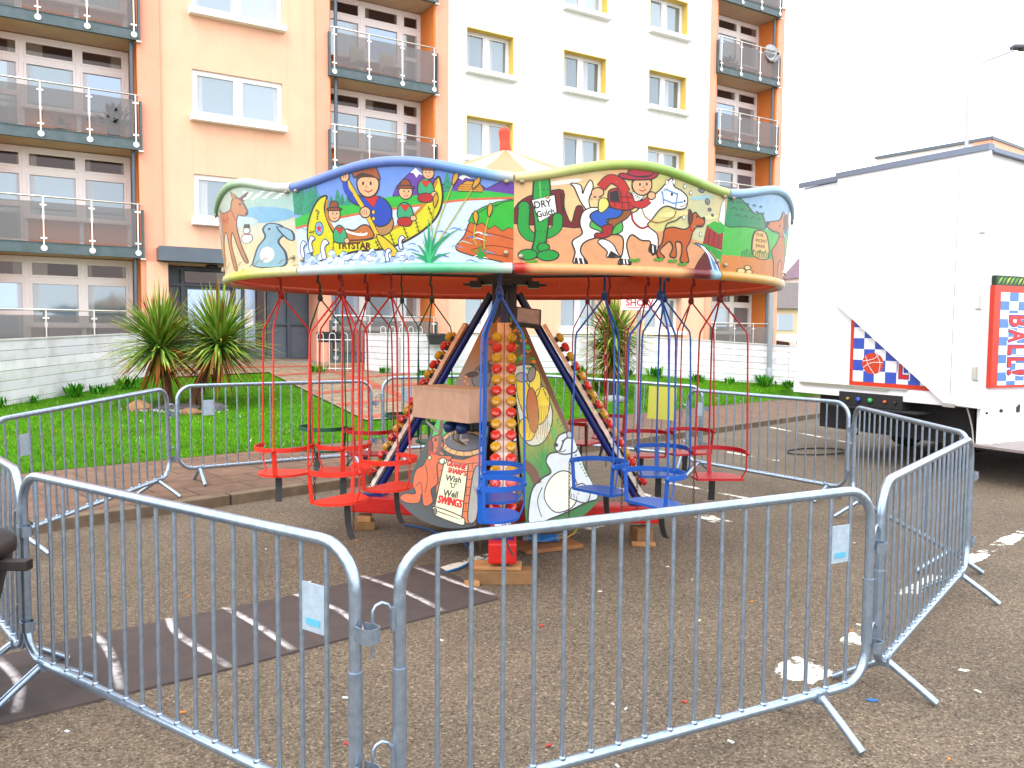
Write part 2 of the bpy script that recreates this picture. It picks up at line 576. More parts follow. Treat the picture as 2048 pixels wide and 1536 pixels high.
# grass blades
def grass():
    n = 260000
    t = rng.random(n) * 40 - 0.0
    w = rng.random(n) ** 1.35 * 13.5
    X = ga.x + e.x * t + pn.x * w; Y = ga.y + e.y * t + pn.y * w
    ok = (Y > 6) & (np.abs(X / np.maximum(Y, .1)) < 0.75) & (Y < 27)
    tt = X * BT.x + Y * BT.y; nn = X * BN.x + Y * BN.y
    ok &= ~((tt > PT0 - .02) & (tt < PT1 + .02) & (nn < 21.5) & (nn > 13.6))
    ok &= ~((tt > 2.9) & (tt < 8.6) & (nn > 20.1))
    ok &= nn < 21.9
    X, Y = X[ok], Y[ok]
    n = len(X)
    d = np.hypot(X[:, None] - CP[None, :, 0], Y[:, None] - CP[None, :, 1])
    K = d * d * np.log(d + 1e-12)
    Z = np.maximum(0.1, K @ TW[:-3] + TW[-3] + TW[-2] * X + TW[-1] * Y)
    h = (0.02 + 0.035 * rng.random(n)) * np.where(rng.random(n) < .04, 2.2, 1)
    a = rng.random(n) * 2 * PI
    wd = 0.004 + 0.006 * rng.random(n)
    lean = h * (0.3 + 0.7 * rng.random(n)); b = rng.random(n) * 2 * PI
    V = np.empty((n, 3, 3))
    V[:, 0] = np.c_[X - np.cos(a) * wd, Y - np.sin(a) * wd, Z - .01]
    V[:, 1] = np.c_[X + np.cos(a) * wd, Y + np.sin(a) * wd, Z - .01]
    V[:, 2] = np.c_[X + np.cos(b) * lean, Y + np.sin(b) * lean, Z + h]
    me = bpy.data.meshes.new('grass')
    me.vertices.add(3 * n); me.vertices.foreach_set('co', V.ravel())
    me.loops.add(3 * n); me.loops.foreach_set('vertex_index', np.arange(3 * n, dtype=np.int32))
    me.polygons.add(n); me.polygons.foreach_set('loop_start', np.arange(0, 3 * n, 3, dtype=np.int32))
    me.polygons.foreach_set('loop_total', np.full(n, 3, dtype=np.int32))
    me.update(); me.validate()
    patch = 0.5 + 0.5 * np.sin(X * 1.7 + np.sin(Y * 1.3) * 2) * np.cos(Y * 2.1 + X * .6)
    k = (0.6 + 0.65 * rng.random(n)) * (0.72 + 0.45 * patch)
    yel = (rng.random(n) < .06 + .3 * np.clip(np.sin(X * .9 + 1.3 * np.sin(Y * .7)) * np.sin(Y * 1.1 + .8), 0, 1) ** 2)[:, None]
    c = np.where(yel, np.array([[.25, .31, .014]]), np.array([[.085, .285, .003]])) * k[:, None]
    dry = (rng.random(n) < .012)[:, None]
    c = np.where(dry, np.array([[.42, .36, .2]]), c)
    wht = (rng.random(n) < .004)[:, None]
    c = np.where(wht, np.array([[.75, .75, .7]]), c)
    C = np.repeat(np.c_[c, np.ones(n)], 3, axis=0)
    at = me.color_attributes.new('Col', 'FLOAT_COLOR', 'POINT')
    at.data.foreach_set('color', C.ravel())
    me.materials.append(M_LEAF)
    o = bpy.data.objects.new('grass', me); COL.objects.link(o)
    tag(o, kind='stuff')
grass()

# road markings: worn white paint
def worn_paint():
    m = bpy.data.materials.new('worn_road_paint'); m.use_nodes = True
    nt = m.node_tree; p = nt.nodes['Principled BSDF']
    p.inputs['Base Color'].default_value = (0.62, 0.6, 0.53, 1); p.inputs['Roughness'].default_value = 0.8
    tc = nt.nodes.new('ShaderNodeTexCoord')
    n = nt.nodes.new('ShaderNodeTexNoise'); n.inputs['Scale'].default_value = 9; n.inputs['Detail'].default_value = 9; n.inputs['Roughness'].default_value = .75
    nt.links.new(tc.outputs['Object'], n.inputs['Vector'])
    r = nt.nodes.new('ShaderNodeValToRGB'); r.color_ramp.elements[0].position = .44; r.color_ramp.elements[1].position = .5
    a = nt.nodes.new('ShaderNodeAttribute'); a.attribute_name = 'Col'
    s1 = nt.nodes.new('ShaderNodeMath'); s1.operation = 'MULTIPLY_ADD'; nt.links.new(a.outputs['Fac'], s1.inputs[0]); s1.inputs[1].default_value = .36; s1.inputs[2].default_value = -.27
    s2 = nt.nodes.new('ShaderNodeMath'); s2.operation = 'ADD'; nt.links.new(s1.outputs[0], s2.inputs[0]); nt.links.new(n.outputs['Fac'], s2.inputs[1])
    nt.links.new(s2.outputs[0], r.inputs['Fac']); nt.links.new(r.outputs['Color'], p.inputs['Alpha'])
    return m
M_LINE = worn_paint()

def line_sheet(pts_list, z=0.004):
    mb = MB()
    for (a, b, w) in pts_list:
        a, b = Vector(a), Vector(b)
        d = (b - a).normalized(); n = Vector((-d.y, d.x)) * w / 2
        K = max(4, int((b - a).length / .25)); vs, cs, fs = [], [], []
        for k in range(K + 1):
            p = a.lerp(b, k / K); en = 0.0 if k in (0, K) else 1.0
            jit = 1 + .25 * math.sin(k * 2.3 + a.x * 7)
            for w_, al in ((-1.25, 0), (-.8, .85), (.8, .85), (1.25, 0)):
                vs.append((p.x + n.x * w_ * jit, p.y + n.y * w_ * jit, z)); cs.append((min(1, al * 1.08) * en * (.75 + .35 * math.sin(k * 1.7 + a.y * 3)),) * 3)
        for k in range(K):
            for q in range(3): fs.append((k * 4 + q, k * 4 + q + 1, k * 4 + 5 + q, k * 4 + 4 + q))
        mb.add(vs, fs, 0, cs)
    return mb
tag(line_sheet([((1.4, 4.0), (1.82, 4.42), .26), ((1.9, 4.45), (2.3, 4.95), .16), ((2.45, 5.2), (6.3, 8.72), .13), ((-.75, 5.68), (1.55, 8.2), .13), ((1.7, 9.85), (2.75, 8.45), .1),
                ((3.2, 12.35), (3.9, 11.2), .1), ((4.95, 15.9), (5.75, 13.1), .1), ((1.0, 9.6), (1.9, 8.2), .09), ((1.85, 7.9), (2.05, 7.45), .22)]).build('road_markings', M_LINE, fix=False), kind='structure')

# ------------------------------------------------------------------ apartment block
def render_mat(name, c, seed=0):
    m = mat(name, c, 0.88, noise=1.6, col2=tuple(x * 0.9 for x in c), ramp=(0.3, 0.7), bump=(90, 0.25, 0.004), spec=0.2)
    nt = m.node_tree; p = nt.nodes['Principled BSDF']; src = p.inputs['Base Color'].links[0].from_socket     # faint rain streaks
    tc = nt.nodes.new('ShaderNodeTexCoord'); mp = nt.nodes.new('ShaderNodeMapping'); mp.inputs['Scale'].default_value = (5, 5, .25)
    n = nt.nodes.new('ShaderNodeTexNoise'); n.inputs['Scale'].default_value = 1.3; n.inputs['Detail'].default_value = 6
    nt.links.new(tc.outputs['Object'], mp.inputs['Vector']); nt.links.new(mp.outputs['Vector'], n.inputs['Vector'])
    r = nt.nodes.new('ShaderNodeValToRGB'); r.color_ramp.elements[0].position = .3; r.color_ramp.elements[0].color = (.95, .945, .935, 1); r.color_ramp.elements[1].position = .5
    nt.links.new(n.outputs['Fac'], r.inputs['Fac'])
    mx = nt.nodes.new('ShaderNodeMix'); mx.data_type = 'RGBA'; mx.blend_type = 'MULTIPLY'; mx.inputs['Factor'].default_value = 1
    nt.links.new(src, mx.inputs['A']); nt.links.new(r.outputs['Color'], mx.inputs['B']); nt.links.new(mx.outputs['Result'], p.inputs['Base Color'])
    return m
M_PEACH = render_mat('peach_render', (0.8, 0.46, 0.315))
M_PEACH2 = render_mat('pale_peach_render', (0.8, 0.36, 0.245))
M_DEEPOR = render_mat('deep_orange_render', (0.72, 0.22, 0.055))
M_WHITE = render_mat('white_render', (0.86, 0.85, 0.84))
M_YELLOW = render_mat('yellow_reveal', (0.7, 0.5, 0.12))
M_PVC = mat('white_window_frame', (0.72, 0.7, 0.7), 0.35)
M_PVCG = mat('off_white_window_frame', (0.82, 0.75, 0.73), 0.4)
M_SILL = mat('white_sill', (0.8, 0.78, 0.78), 0.6)
M_GREYM = mat('grey_cladding', (0.085, 0.11, 0.14), 0.45, noise=3, col2=(0.07, 0.09, 0.115))
M_CHAN = mat('grey_steel_channel', (0.085, 0.115, 0.13), 0.5, 0.2, noise=4, col2=(0.055, 0.085, 0.085))
M_SOFF = mat('balcony_soffit', (0.6, 0.46, 0.31), 0.9, noise=1.2, col2=(0.5, 0.38, 0.27))
M_STAIN = mat('stainless_steel', (0.62, 0.6, 0.56), 0.3, 0.8)
M_REDBR = mat('red_brown_panel', (0.2, 0.05, 0.025), 0.7, noise=5)
M_CONC = mat('concrete_base', (0.25, 0.24, 0.23), 0.9, noise=6)

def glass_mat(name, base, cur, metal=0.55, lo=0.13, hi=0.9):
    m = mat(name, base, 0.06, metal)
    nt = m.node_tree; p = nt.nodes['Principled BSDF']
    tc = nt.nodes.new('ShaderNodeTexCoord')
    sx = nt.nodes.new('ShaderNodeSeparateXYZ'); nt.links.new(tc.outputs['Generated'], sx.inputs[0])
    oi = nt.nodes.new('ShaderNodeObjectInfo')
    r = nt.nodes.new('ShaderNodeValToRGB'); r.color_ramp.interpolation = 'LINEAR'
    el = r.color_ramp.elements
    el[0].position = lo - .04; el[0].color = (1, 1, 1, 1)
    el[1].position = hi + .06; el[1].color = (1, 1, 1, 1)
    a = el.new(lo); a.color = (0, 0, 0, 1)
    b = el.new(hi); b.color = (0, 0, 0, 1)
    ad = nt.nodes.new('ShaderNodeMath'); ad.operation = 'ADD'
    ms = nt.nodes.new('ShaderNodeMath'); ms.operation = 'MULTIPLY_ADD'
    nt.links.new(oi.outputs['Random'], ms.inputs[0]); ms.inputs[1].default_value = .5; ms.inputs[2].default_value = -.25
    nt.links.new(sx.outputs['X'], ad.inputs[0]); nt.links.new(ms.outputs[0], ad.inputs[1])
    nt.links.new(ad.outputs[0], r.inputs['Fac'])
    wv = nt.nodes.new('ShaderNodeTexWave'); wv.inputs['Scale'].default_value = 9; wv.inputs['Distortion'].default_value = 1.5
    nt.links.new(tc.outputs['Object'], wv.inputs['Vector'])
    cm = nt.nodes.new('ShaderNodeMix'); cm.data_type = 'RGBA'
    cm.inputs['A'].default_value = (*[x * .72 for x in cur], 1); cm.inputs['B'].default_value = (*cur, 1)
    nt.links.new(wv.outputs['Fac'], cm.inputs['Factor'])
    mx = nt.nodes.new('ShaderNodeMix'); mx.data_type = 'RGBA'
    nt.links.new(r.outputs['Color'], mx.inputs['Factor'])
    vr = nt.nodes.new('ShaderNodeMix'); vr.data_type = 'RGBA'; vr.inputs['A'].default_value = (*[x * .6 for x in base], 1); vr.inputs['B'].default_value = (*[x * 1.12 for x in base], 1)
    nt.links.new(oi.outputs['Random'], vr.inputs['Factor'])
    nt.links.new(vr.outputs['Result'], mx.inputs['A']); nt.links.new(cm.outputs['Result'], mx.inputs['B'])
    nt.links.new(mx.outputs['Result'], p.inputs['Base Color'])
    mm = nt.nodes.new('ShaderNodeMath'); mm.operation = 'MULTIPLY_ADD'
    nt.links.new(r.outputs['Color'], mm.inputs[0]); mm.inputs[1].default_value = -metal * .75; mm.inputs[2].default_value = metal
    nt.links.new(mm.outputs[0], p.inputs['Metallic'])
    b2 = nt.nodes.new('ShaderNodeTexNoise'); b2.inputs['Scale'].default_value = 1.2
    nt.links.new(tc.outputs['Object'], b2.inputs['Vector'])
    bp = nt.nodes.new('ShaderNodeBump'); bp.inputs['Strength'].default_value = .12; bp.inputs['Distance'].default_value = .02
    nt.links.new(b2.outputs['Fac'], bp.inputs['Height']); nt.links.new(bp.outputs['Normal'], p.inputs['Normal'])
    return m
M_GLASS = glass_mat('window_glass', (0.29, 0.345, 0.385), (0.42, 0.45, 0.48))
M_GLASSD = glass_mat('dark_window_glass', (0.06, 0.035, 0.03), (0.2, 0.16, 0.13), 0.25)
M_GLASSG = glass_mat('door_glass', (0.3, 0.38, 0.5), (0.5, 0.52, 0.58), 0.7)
def bal_glass():
    m = bpy.data.materials.new('smoked_balcony_glass'); m.use_nodes = True
    nt = m.node_tree; p = nt.nodes['Principled BSDF']
    p.inputs['Base Color'].default_value = (0.22, 0.21, 0.215, 1); p.inputs['Roughness'].default_value = .12
    p.inputs['Specular IOR Level'].default_value = .45
    t = nt.nodes.new('ShaderNodeBsdfTransparent'); t.inputs['Color'].default_value = (0.76, 0.735, 0.715, 1)
    mx = nt.nodes.new('ShaderNodeMixShader'); mx.inputs['Fac'].default_value = .4
    nt.links.new(t.outputs[0], mx.inputs[1]); nt.links.new(p.outputs[0], mx.inputs[2])
    nt.links.new(mx.outputs[0], nt.nodes['Material Output'].inputs['Surface'])
    return m
M_BGL = bal_glass()

O = BN * 22.08
bld = thing('apartment_building', 'peach and white block of flats with smoked glass balconies behind the swing ride', 'building', (O.x, O.y, 0), math.atan2(BT.y, BT.x))
ST = 2.65
ZS = [0.9355 + ST * k for k in range(7)]
TOP = 14.6

def wall(name, m, x0, x1, z0, z1, y, th, holes=()):
    """a wall slab with rectangular holes (x0,x1,z0,z1), built from butted blocks"""
    mb = MB()
    xs = sorted(set([x0, x1] + [h[0] for h in holes] + [h[1] for h in holes]))
    for a, b in zip(xs[:-1], xs[1:]):
        hs = sorted([(h[2], h[3]) for h in holes if h[0] < (a + b) / 2 < h[1]])
        z = z0
        for p, q in hs + [(z1, z1)]:
            if p - z > .001:
                mb.box(((a + b) / 2, y + th / 2, (z + p) / 2), (b - a, th, p - z))
            z = q
    return mb.build(name, m, bld)

win_x = (3.91, 6.22)
zw = [(4.67 + ST * (k - 1), 5.84 + ST * (k - 1)) for k in range(1, 5)]
wall('peach_wall', M_PEACH, 3.14, 7.14, 3.87, TOP, .15, .3, [(win_x[0], win_x[1], a, b) for a, b in zw])
wx = [(11.86, 13.56), (15.48, 17.26), (19.14, 20.94)]
zq = [(1.94 + ST * k, 3.2 + ST * k) for k in range(0, 5)]
wall('white_wall', M_WHITE, 11.21, 22.09, 3.55, TOP, .15, .42, [(a, b, c, d) for a, b in wx for c, d in zq[1:]])
wall('ground_wall', M_PEACH, 11.21, 22.09, .3, 3.55, .15, .42, [(a, b, zq[0][0], zq[0][1]) for a, b in wx])
for a, b in ((2.62, 3.14), (7.14, 7.52), (10.78, 11.21), (22.09, 22.36), (25.68, 26.02)):
    zb0 = 3.87 if 2 < a < 7.2 and a > 2.7 and a < 7 else .3
    wall('pilaster', M_PEACH2, a, b, .3, TOP, .08, 1.6)
wall('side_wall', M_PEACH2, -6.0, -.86, .3, TOP, .08, .4)
wall('gable_wall', M_PEACH2, 25.7, 26.02, .3, TOP, 1.68, 8.0)
wall('parapet', M_WHITE, -6.0, 26.1, TOP, TOP + .5, .02, .6)
# back volume so that nothing is hollow
mb = MB(); mb.box((9.9, 6.0, 7.3), (31.6, 7.0, 14.2)); mb.build('rear_block', M_PEACH, bld)
# faint floor joints on the white wall
mb = MB()
for k in range(2, 6):
    mb.box((16.65, .148, ZS[k] + .1), (10.86, .01, .014))
mb.build('floor_joint', mat('joint_grey', (.62, .6, .58), .9), bld)

def window(x0, x1, z0, z1, rev=None, n=2, sill=True, yb=.3, frame=None, glass=None):
    frame = frame or M_PVC
    mb = MB()
    f = .075; y = yb - .03
    for (cx, w) in ((x0 + f / 2, f), (x1 - f / 2, f)):
        mb.box((cx, y, (z0 + z1) / 2), (w, .07, z1 - z0), bev=.008)
    for cz in (z0 + f / 2, z1 - f / 2):
        mb.box(((x0 + x1) / 2, y + .002, cz), (x1 - x0 - 2 * f + .01, .066, f), bev=.008)
    W = (x1 - x0) / n
    for k in range(1, n):
        mb.box((x0 + W * k, y - .006, (z0 + z1) / 2), (.13, .085, z1 - z0 - .14), bev=.01)
    for k in range(n):                       # sashes
        a, b = x0 + W * k + (f if k == 0 else .065), x0 + W * (k + 1) - (f if k == n - 1 else .065)
        s = .055
        for cx in (a + s / 2, b - s / 2):
            mb.box((cx, y - .012, (z0 + z1) / 2), (s, .06, z1 - z0 - 2 * f - .004), bev=.012)
        for cz in (z0 + f + s / 2 + .002, z1 - f - s / 2 - .002):
            mb.box(((a + b) / 2, y - .01, cz), (b - a - 2 * s + .01, .056, s), bev=.012)
    w = mb.build('window', frame, bld)
    for k in range(n):
        a, b = x0 + W * k + .1, x0 + W * (k + 1) - .1
        p = MB(); p.box(((a + b) / 2, y + .012, (z0 + z1) / 2), (b - a, .012, z1 - z0 - .18))
        p.build('pane', glass or M_GLASS, w)
    if sill:
        s = MB(); s.box(((x0 + x1) / 2, .13, z0 - .075), (x1 - x0 + .14, .42, .15), bev=.012)
        s.build('sill', M_SILL, w)
    if rev:
        r = MB()
        r.box((x0 + .012, .287, (z0 + z1) / 2), (.024, .27, z1 - z0)); r.box((x1 - .012, .287, (z0 + z1) / 2), (.024, .27, z1 - z0))
        r.box(((x0 + x1) / 2, .287, z1 - .012), (x1 - x0 - .05, .27, .024))
        r.build('reveal', rev, w)
    return w
for a, b in zw:
    window(win_x[0], win_x[1], a, b, yb=.27)
for a, b in wx:
    for j, (c, d) in enumerate(zq):
        window(a, b, c, d, rev=M_YELLOW if j else None, yb=.5)

def balcony_window(x0, cols, k, door):
    """glazed back wall of one balcony: columns of (width), one of them a door"""
    zf, zc = ZS[k] + .25, ZS[k + 1]
    y = 1.1
    mb = MB(); gl, gd = [], []
    x = x0
    X1 = x0 + sum(cols)
    mb.box(((x0 + X1) / 2, y, zc - .05), (X1 - x0, .1, .1))
    mb.box(((x0 + X1) / 2, y + .002, zc - .56), (X1 - x0, .096, .1))
    for i, w in enumerate(cols):
        mb.box((x + .05, y - .003, (zf + zc) / 2), (.1, .106, zc - zf - .004), bev=.01)
        if i == len(cols) - 1:
            mb.box((x + w - .05, y - .003, (zf + zc) / 2), (.1, .106, zc - zf - .004), bev=.01)
        a, b = x + .1, x + w - (.1 if i == len(cols) - 1 else 0)
        gd.append((a + .06, b - .06, zc - .45, zc - .16))
        zlo = zf + .1 if i == door else zf + .72
        for (p, q, r, s) in ((a, b, zc - .51, zc - .1), (a, b, zlo, zc - .61)):
            t = .06
            mb.box((p + t / 2, y - .012, (r + s) / 2), (t, .09, s - r), bev=.012); mb.box((q - t / 2, y - .012, (r + s) / 2), (t, .09, s - r), bev=.012)
            mb.box(((p + q) / 2, y - .01, r + t / 2), (q - p - 2 * t + .02, .086, t), bev=.012); mb.box(((p + q) / 2, y - .01, s - t / 2), (q - p - 2 * t + .02, .086, t), bev=.012)
        gl.append((a + .06, b - .06, zlo + .06, zc - .67))
        if i == door:
            mb.box(((a + b) / 2, y - .01, zf + 1.0), (b - a - .12, .08, .12))
        else:
            mb.box(((a + b) / 2, y - .06, zf + .69), (b - a + .1, .2, .07), bev=.01)
        x += w
    o = mb.build('balcony_window', M_PVCG, bld)
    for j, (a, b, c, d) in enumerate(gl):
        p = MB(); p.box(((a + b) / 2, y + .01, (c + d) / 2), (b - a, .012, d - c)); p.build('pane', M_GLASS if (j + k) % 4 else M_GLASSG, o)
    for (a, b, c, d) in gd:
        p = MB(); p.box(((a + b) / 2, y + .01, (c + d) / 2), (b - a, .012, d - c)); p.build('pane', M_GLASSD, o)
    x = x0
    for i, w in enumerate(cols):
        if i != door:
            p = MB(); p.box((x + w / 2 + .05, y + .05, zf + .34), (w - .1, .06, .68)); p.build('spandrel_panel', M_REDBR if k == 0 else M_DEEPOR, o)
        x += w

def balcony(x0, x1, k, slab=True):
    z0 = ZS[k]; zf = z0 + .25
    L = x1 - x0
    mb = MB()
    mb.box(((x0 + x1) / 2, .72, z0 + .13), (L - .02, 1.36, .22))
    o = mb.build('balcony', M_SOFF, bld)
    c = MB()
    c.box(((x0 + x1) / 2, .0, z0 + .135), (L, .08, .27)); c.box(((x0 + x1) / 2, -.045, z0 + .26), (L, .03, .02)); c.box(((x0 + x1) / 2, -.045, z0 + .012), (L, .03, .02))
    c.build('edge_channel', M_CHAN, o)
    zr = 2.2599 + ST * k
    h = MB(); h.tube([(x0 + .02, .3, zr), (x0 + .02, -.04, zr), (x1 - .02, -.04, zr), (x1 - .02, .3, zr)], .024, 8)
    h.build('handrail', M_STAIN, o)
    n = 4
    ps = [x0 + .09 + (L - .18) * i / (n - 1) for i in range(n)]
    for px in ps:
        p = MB(); p.tube([(px, -.055, z0 + .06), (px, -.055, zr)], .02, 8)
        p.tube([(px, -.04, z0 + .12), (px, -.072, z0 + .12)], .07, 14)
        for zz in (zf + .1, zr - .2):
            p.box((px, -.055, zz), (.14, .03, .045), bev=.006)
        p.build('post', M_STAIN, o)
    for a, b in zip(ps[:-1], ps[1:]):
        g = MB(); g.box(((a + b) / 2, -.05, (zf + .04 + zr - .13) / 2), (b - a - .07, .012, zr - .17 - zf)); g.build('glass_panel', M_BGL, o)
    for xx in (x0 - .03, x1 + .03):
        s = MB(); s.box((xx, .03, (z0 + zr - .13) / 2), (.05, .14, zr - .13 - z0)); s.build('end_panel', M_CHAN, o)
    l = MB(); l.box(((x0 + x1) / 2 + L / 2 + .02, -.01, z0 - .02), (.12, .12, .025)); l.build('drip_ledge', M_SILL, o)

def bay(x0, x1, cols, door, wx0, hide=()):
    for k in range(0, 5):
        balcony_window(wx0, cols, k, door)
        if k == 0:
            # ground floor terrace
            balcony(x0, x1, 0)
        else:
            balcony(x0, x1, k)
    balcony(x0, x1, 5)
    # recess side walls, lining the pilasters, and the rain pipe
    for xx in (x0, x1):
        for k in range(0, 5):
            zf, zc = ZS[k] + .25, ZS[k + 1]
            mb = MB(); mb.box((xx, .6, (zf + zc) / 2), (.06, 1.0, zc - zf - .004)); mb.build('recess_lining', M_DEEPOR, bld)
    mb = MB()
    px = x0 + .2 if door == len(cols) - 1 else x1 - .14
    for k in range(0, 5):
        mb.tube([(px, .16, ZS[k] + .25), (px, .16, ZS[k + 1])], .05, 10)
    mb.build('rain_pipe', M_GREYM, bld)
bay(-.58, 2.64, [.8, 1.21, 1.2], 0, -.78 + .1)
bay(7.52, 10.76, [1.24, 1.24, .76], 2, 7.54)
bay(22.38, 25.66, [.84, 1.2, 1.24], 0, 22.4)

# entrance: dark canopy fascia, recess, doors
mb = MB(); mb.box((5.13, .3, 3.71), (4.3, 1.4, .32)); mb.box((5.13, -.41, 3.71), (4.32, .03, .36)); mb.build('porch_canopy', M_GREYM, bld)
mb = MB(); mb.box((5.13, .62, 3.535), (4.0, .7, .03)); mb.build('porch_soffit', M_SOFF, bld)
mb = MB(); mb.lathe([(.0, .0), (.14, .0), (.16, .05), (.14, .09), (0, .1)], 14, M=Matrix.Translation((4.35, .25, 3.43))); mb.build('porch_light', M_BLACK, bld)
mb = MB(); mb.box((4.75, -.435, 3.7), (.5, .012, .2)); s = mb.build('number_plate', M_PVC, bld)
mb = MB(); vs, fs = text_mesh('F')
mb.add([(4.53 + a * .08, -.444, 3.63 + b * .14) for a, b in vs], fs); mb.build('lettering', M_BLACK, s)
mb = MB(); mb.box((2.98, .2, 2.0), (.5, .5, 3.02)); mb.build('porch_pier', M_PEACH, bld)
door = MB()
yb = 1.0
door.box((5.2, yb + .06, 2.2), (4.0, .08, 2.7))
dw = door.build('entrance_screen', M_GREYM, bld)
fr = MB()
for x in (3.26, 3.72, 5.05, 5.28, 5.98, 6.55, 7.16): fr.box((x, yb - .03, 2.16), (.07, .1, 2.6))
for x0, x1 in ((3.26, 5.05), (5.28, 5.98), (5.98, 7.16)):
    for z in (3.02, 3.44): fr.box(((x0 + x1) / 2, yb - .027, z), (x1 - x0 - .07, .094, .07))
    fr.box(((x0 + x1) / 2, yb - .027, .98), (x1 - x0 - .07, .094, .14))
for x0, x1 in ((5.98, 7.16),): fr.box(((x0 + x1) / 2, yb - .027, 2.0), (x1 - x0 - .07, .094, .05))
fr.build('door_frame', mat('dark_grey_frame', (.05, .065, .085), .4), dw)
for (x0, x1, z0, z1, m) in ((3.85, 4.95, 1.72, 2.9, M_GLASSG), (3.78, 5.0, 3.08, 3.38, M_GLASSD), (5.1, 5.24, 1.2, 2.95, M_GLASSG), (5.34, 5.62, 1.35, 2.96, M_GLASSG), (5.68, 5.92, 1.35, 2.96, M_GLASSD), (5.34, 5.92, 3.08, 3.38, M_GLASSD)):
    p = MB(); p.box(((x0 + x1) / 2, yb - .04, (z0 + z1) / 2), (x1 - x0, .02, z1 - z0)); p.build('pane', m, dw)
p = MB(); p.box((5.45, yb - .056, 2.15), (.24, .006, .5)); p.build('notice', M_PVC, dw)
p = MB(); p.box((3.1, -.07, 2.35), (.16, .05, .3), bev=.01); p.box((3.12, -.1, 2.32), (.07, .02, .1)); p.build('intercom', M_STAIN, bld)
p = MB(); p.box((6.1, .7, .92), (4.3, 1.2, .1)); p.build('door_step', M_CONC, bld)
# dish on the top right balcony

# ------------------------------------------------------------------ swing ride
RC = Vector((-.07, 6.98, 0))
ride = thing('swing_ride', "children's swing ride with painted scalloped boards, striped roof and lamp studded legs", 'fairground ride', RC)
def tilt(mb):
    mb.v = [(x, y, z + .008 * y) for x, y, z in mb.v]
RED = pc(235, 28, 18); CRIM = pc(205, 15, 30); BLUE = pc(8, 95, 200); NAVY = pc(15, 40, 140); GREEN = pc(5, 105, 75); ORED = pc(250, 50, 25)
INRED = pc(222, 72, 16, .62)
def pol(r, a, z=0.0):
    a = math.radians(a)
    return Vector((r * math.cos(a), r * math.sin(a), z))
LEGS = [167, -89.5, -2, 88]
for a in LEGS:
    mb = MB()
    mb.bar(pol(.1, a, .225), pol(1.4, a, .225), .2, .15, col=RED, bev=.015)
    mb.build('base_beam', M_PAINT, ride)
mb = MB(); mb.box((0, 0, 2.12), (.21, .2, .5), col=(.02, .015, .02), bev=.01)
mb.lathe([(.06, 1.7), (.06, 2.5)], 14, col=pc(120, 15, 25))
mb.box((0, 0, 2.24), (.34, .34, .09), rz=.78, col=(.015, .013, .016), bev=.01)
for q in range(4):
    p = pol(.25, -90 + 90 * q, 2.2); mb.box(p, (.14, .1, .06), rz=math.radians(90 * q), col=(.015, .013, .016), bev=.01)
    mb.tube([pol(.2, -90 + 90 * q, 2.2), pol(.36, -90 + 90 * q, 2.2)], .012, 8, col=(.015, .013, .016))
mb.build('mast', M_PAINT, ride)

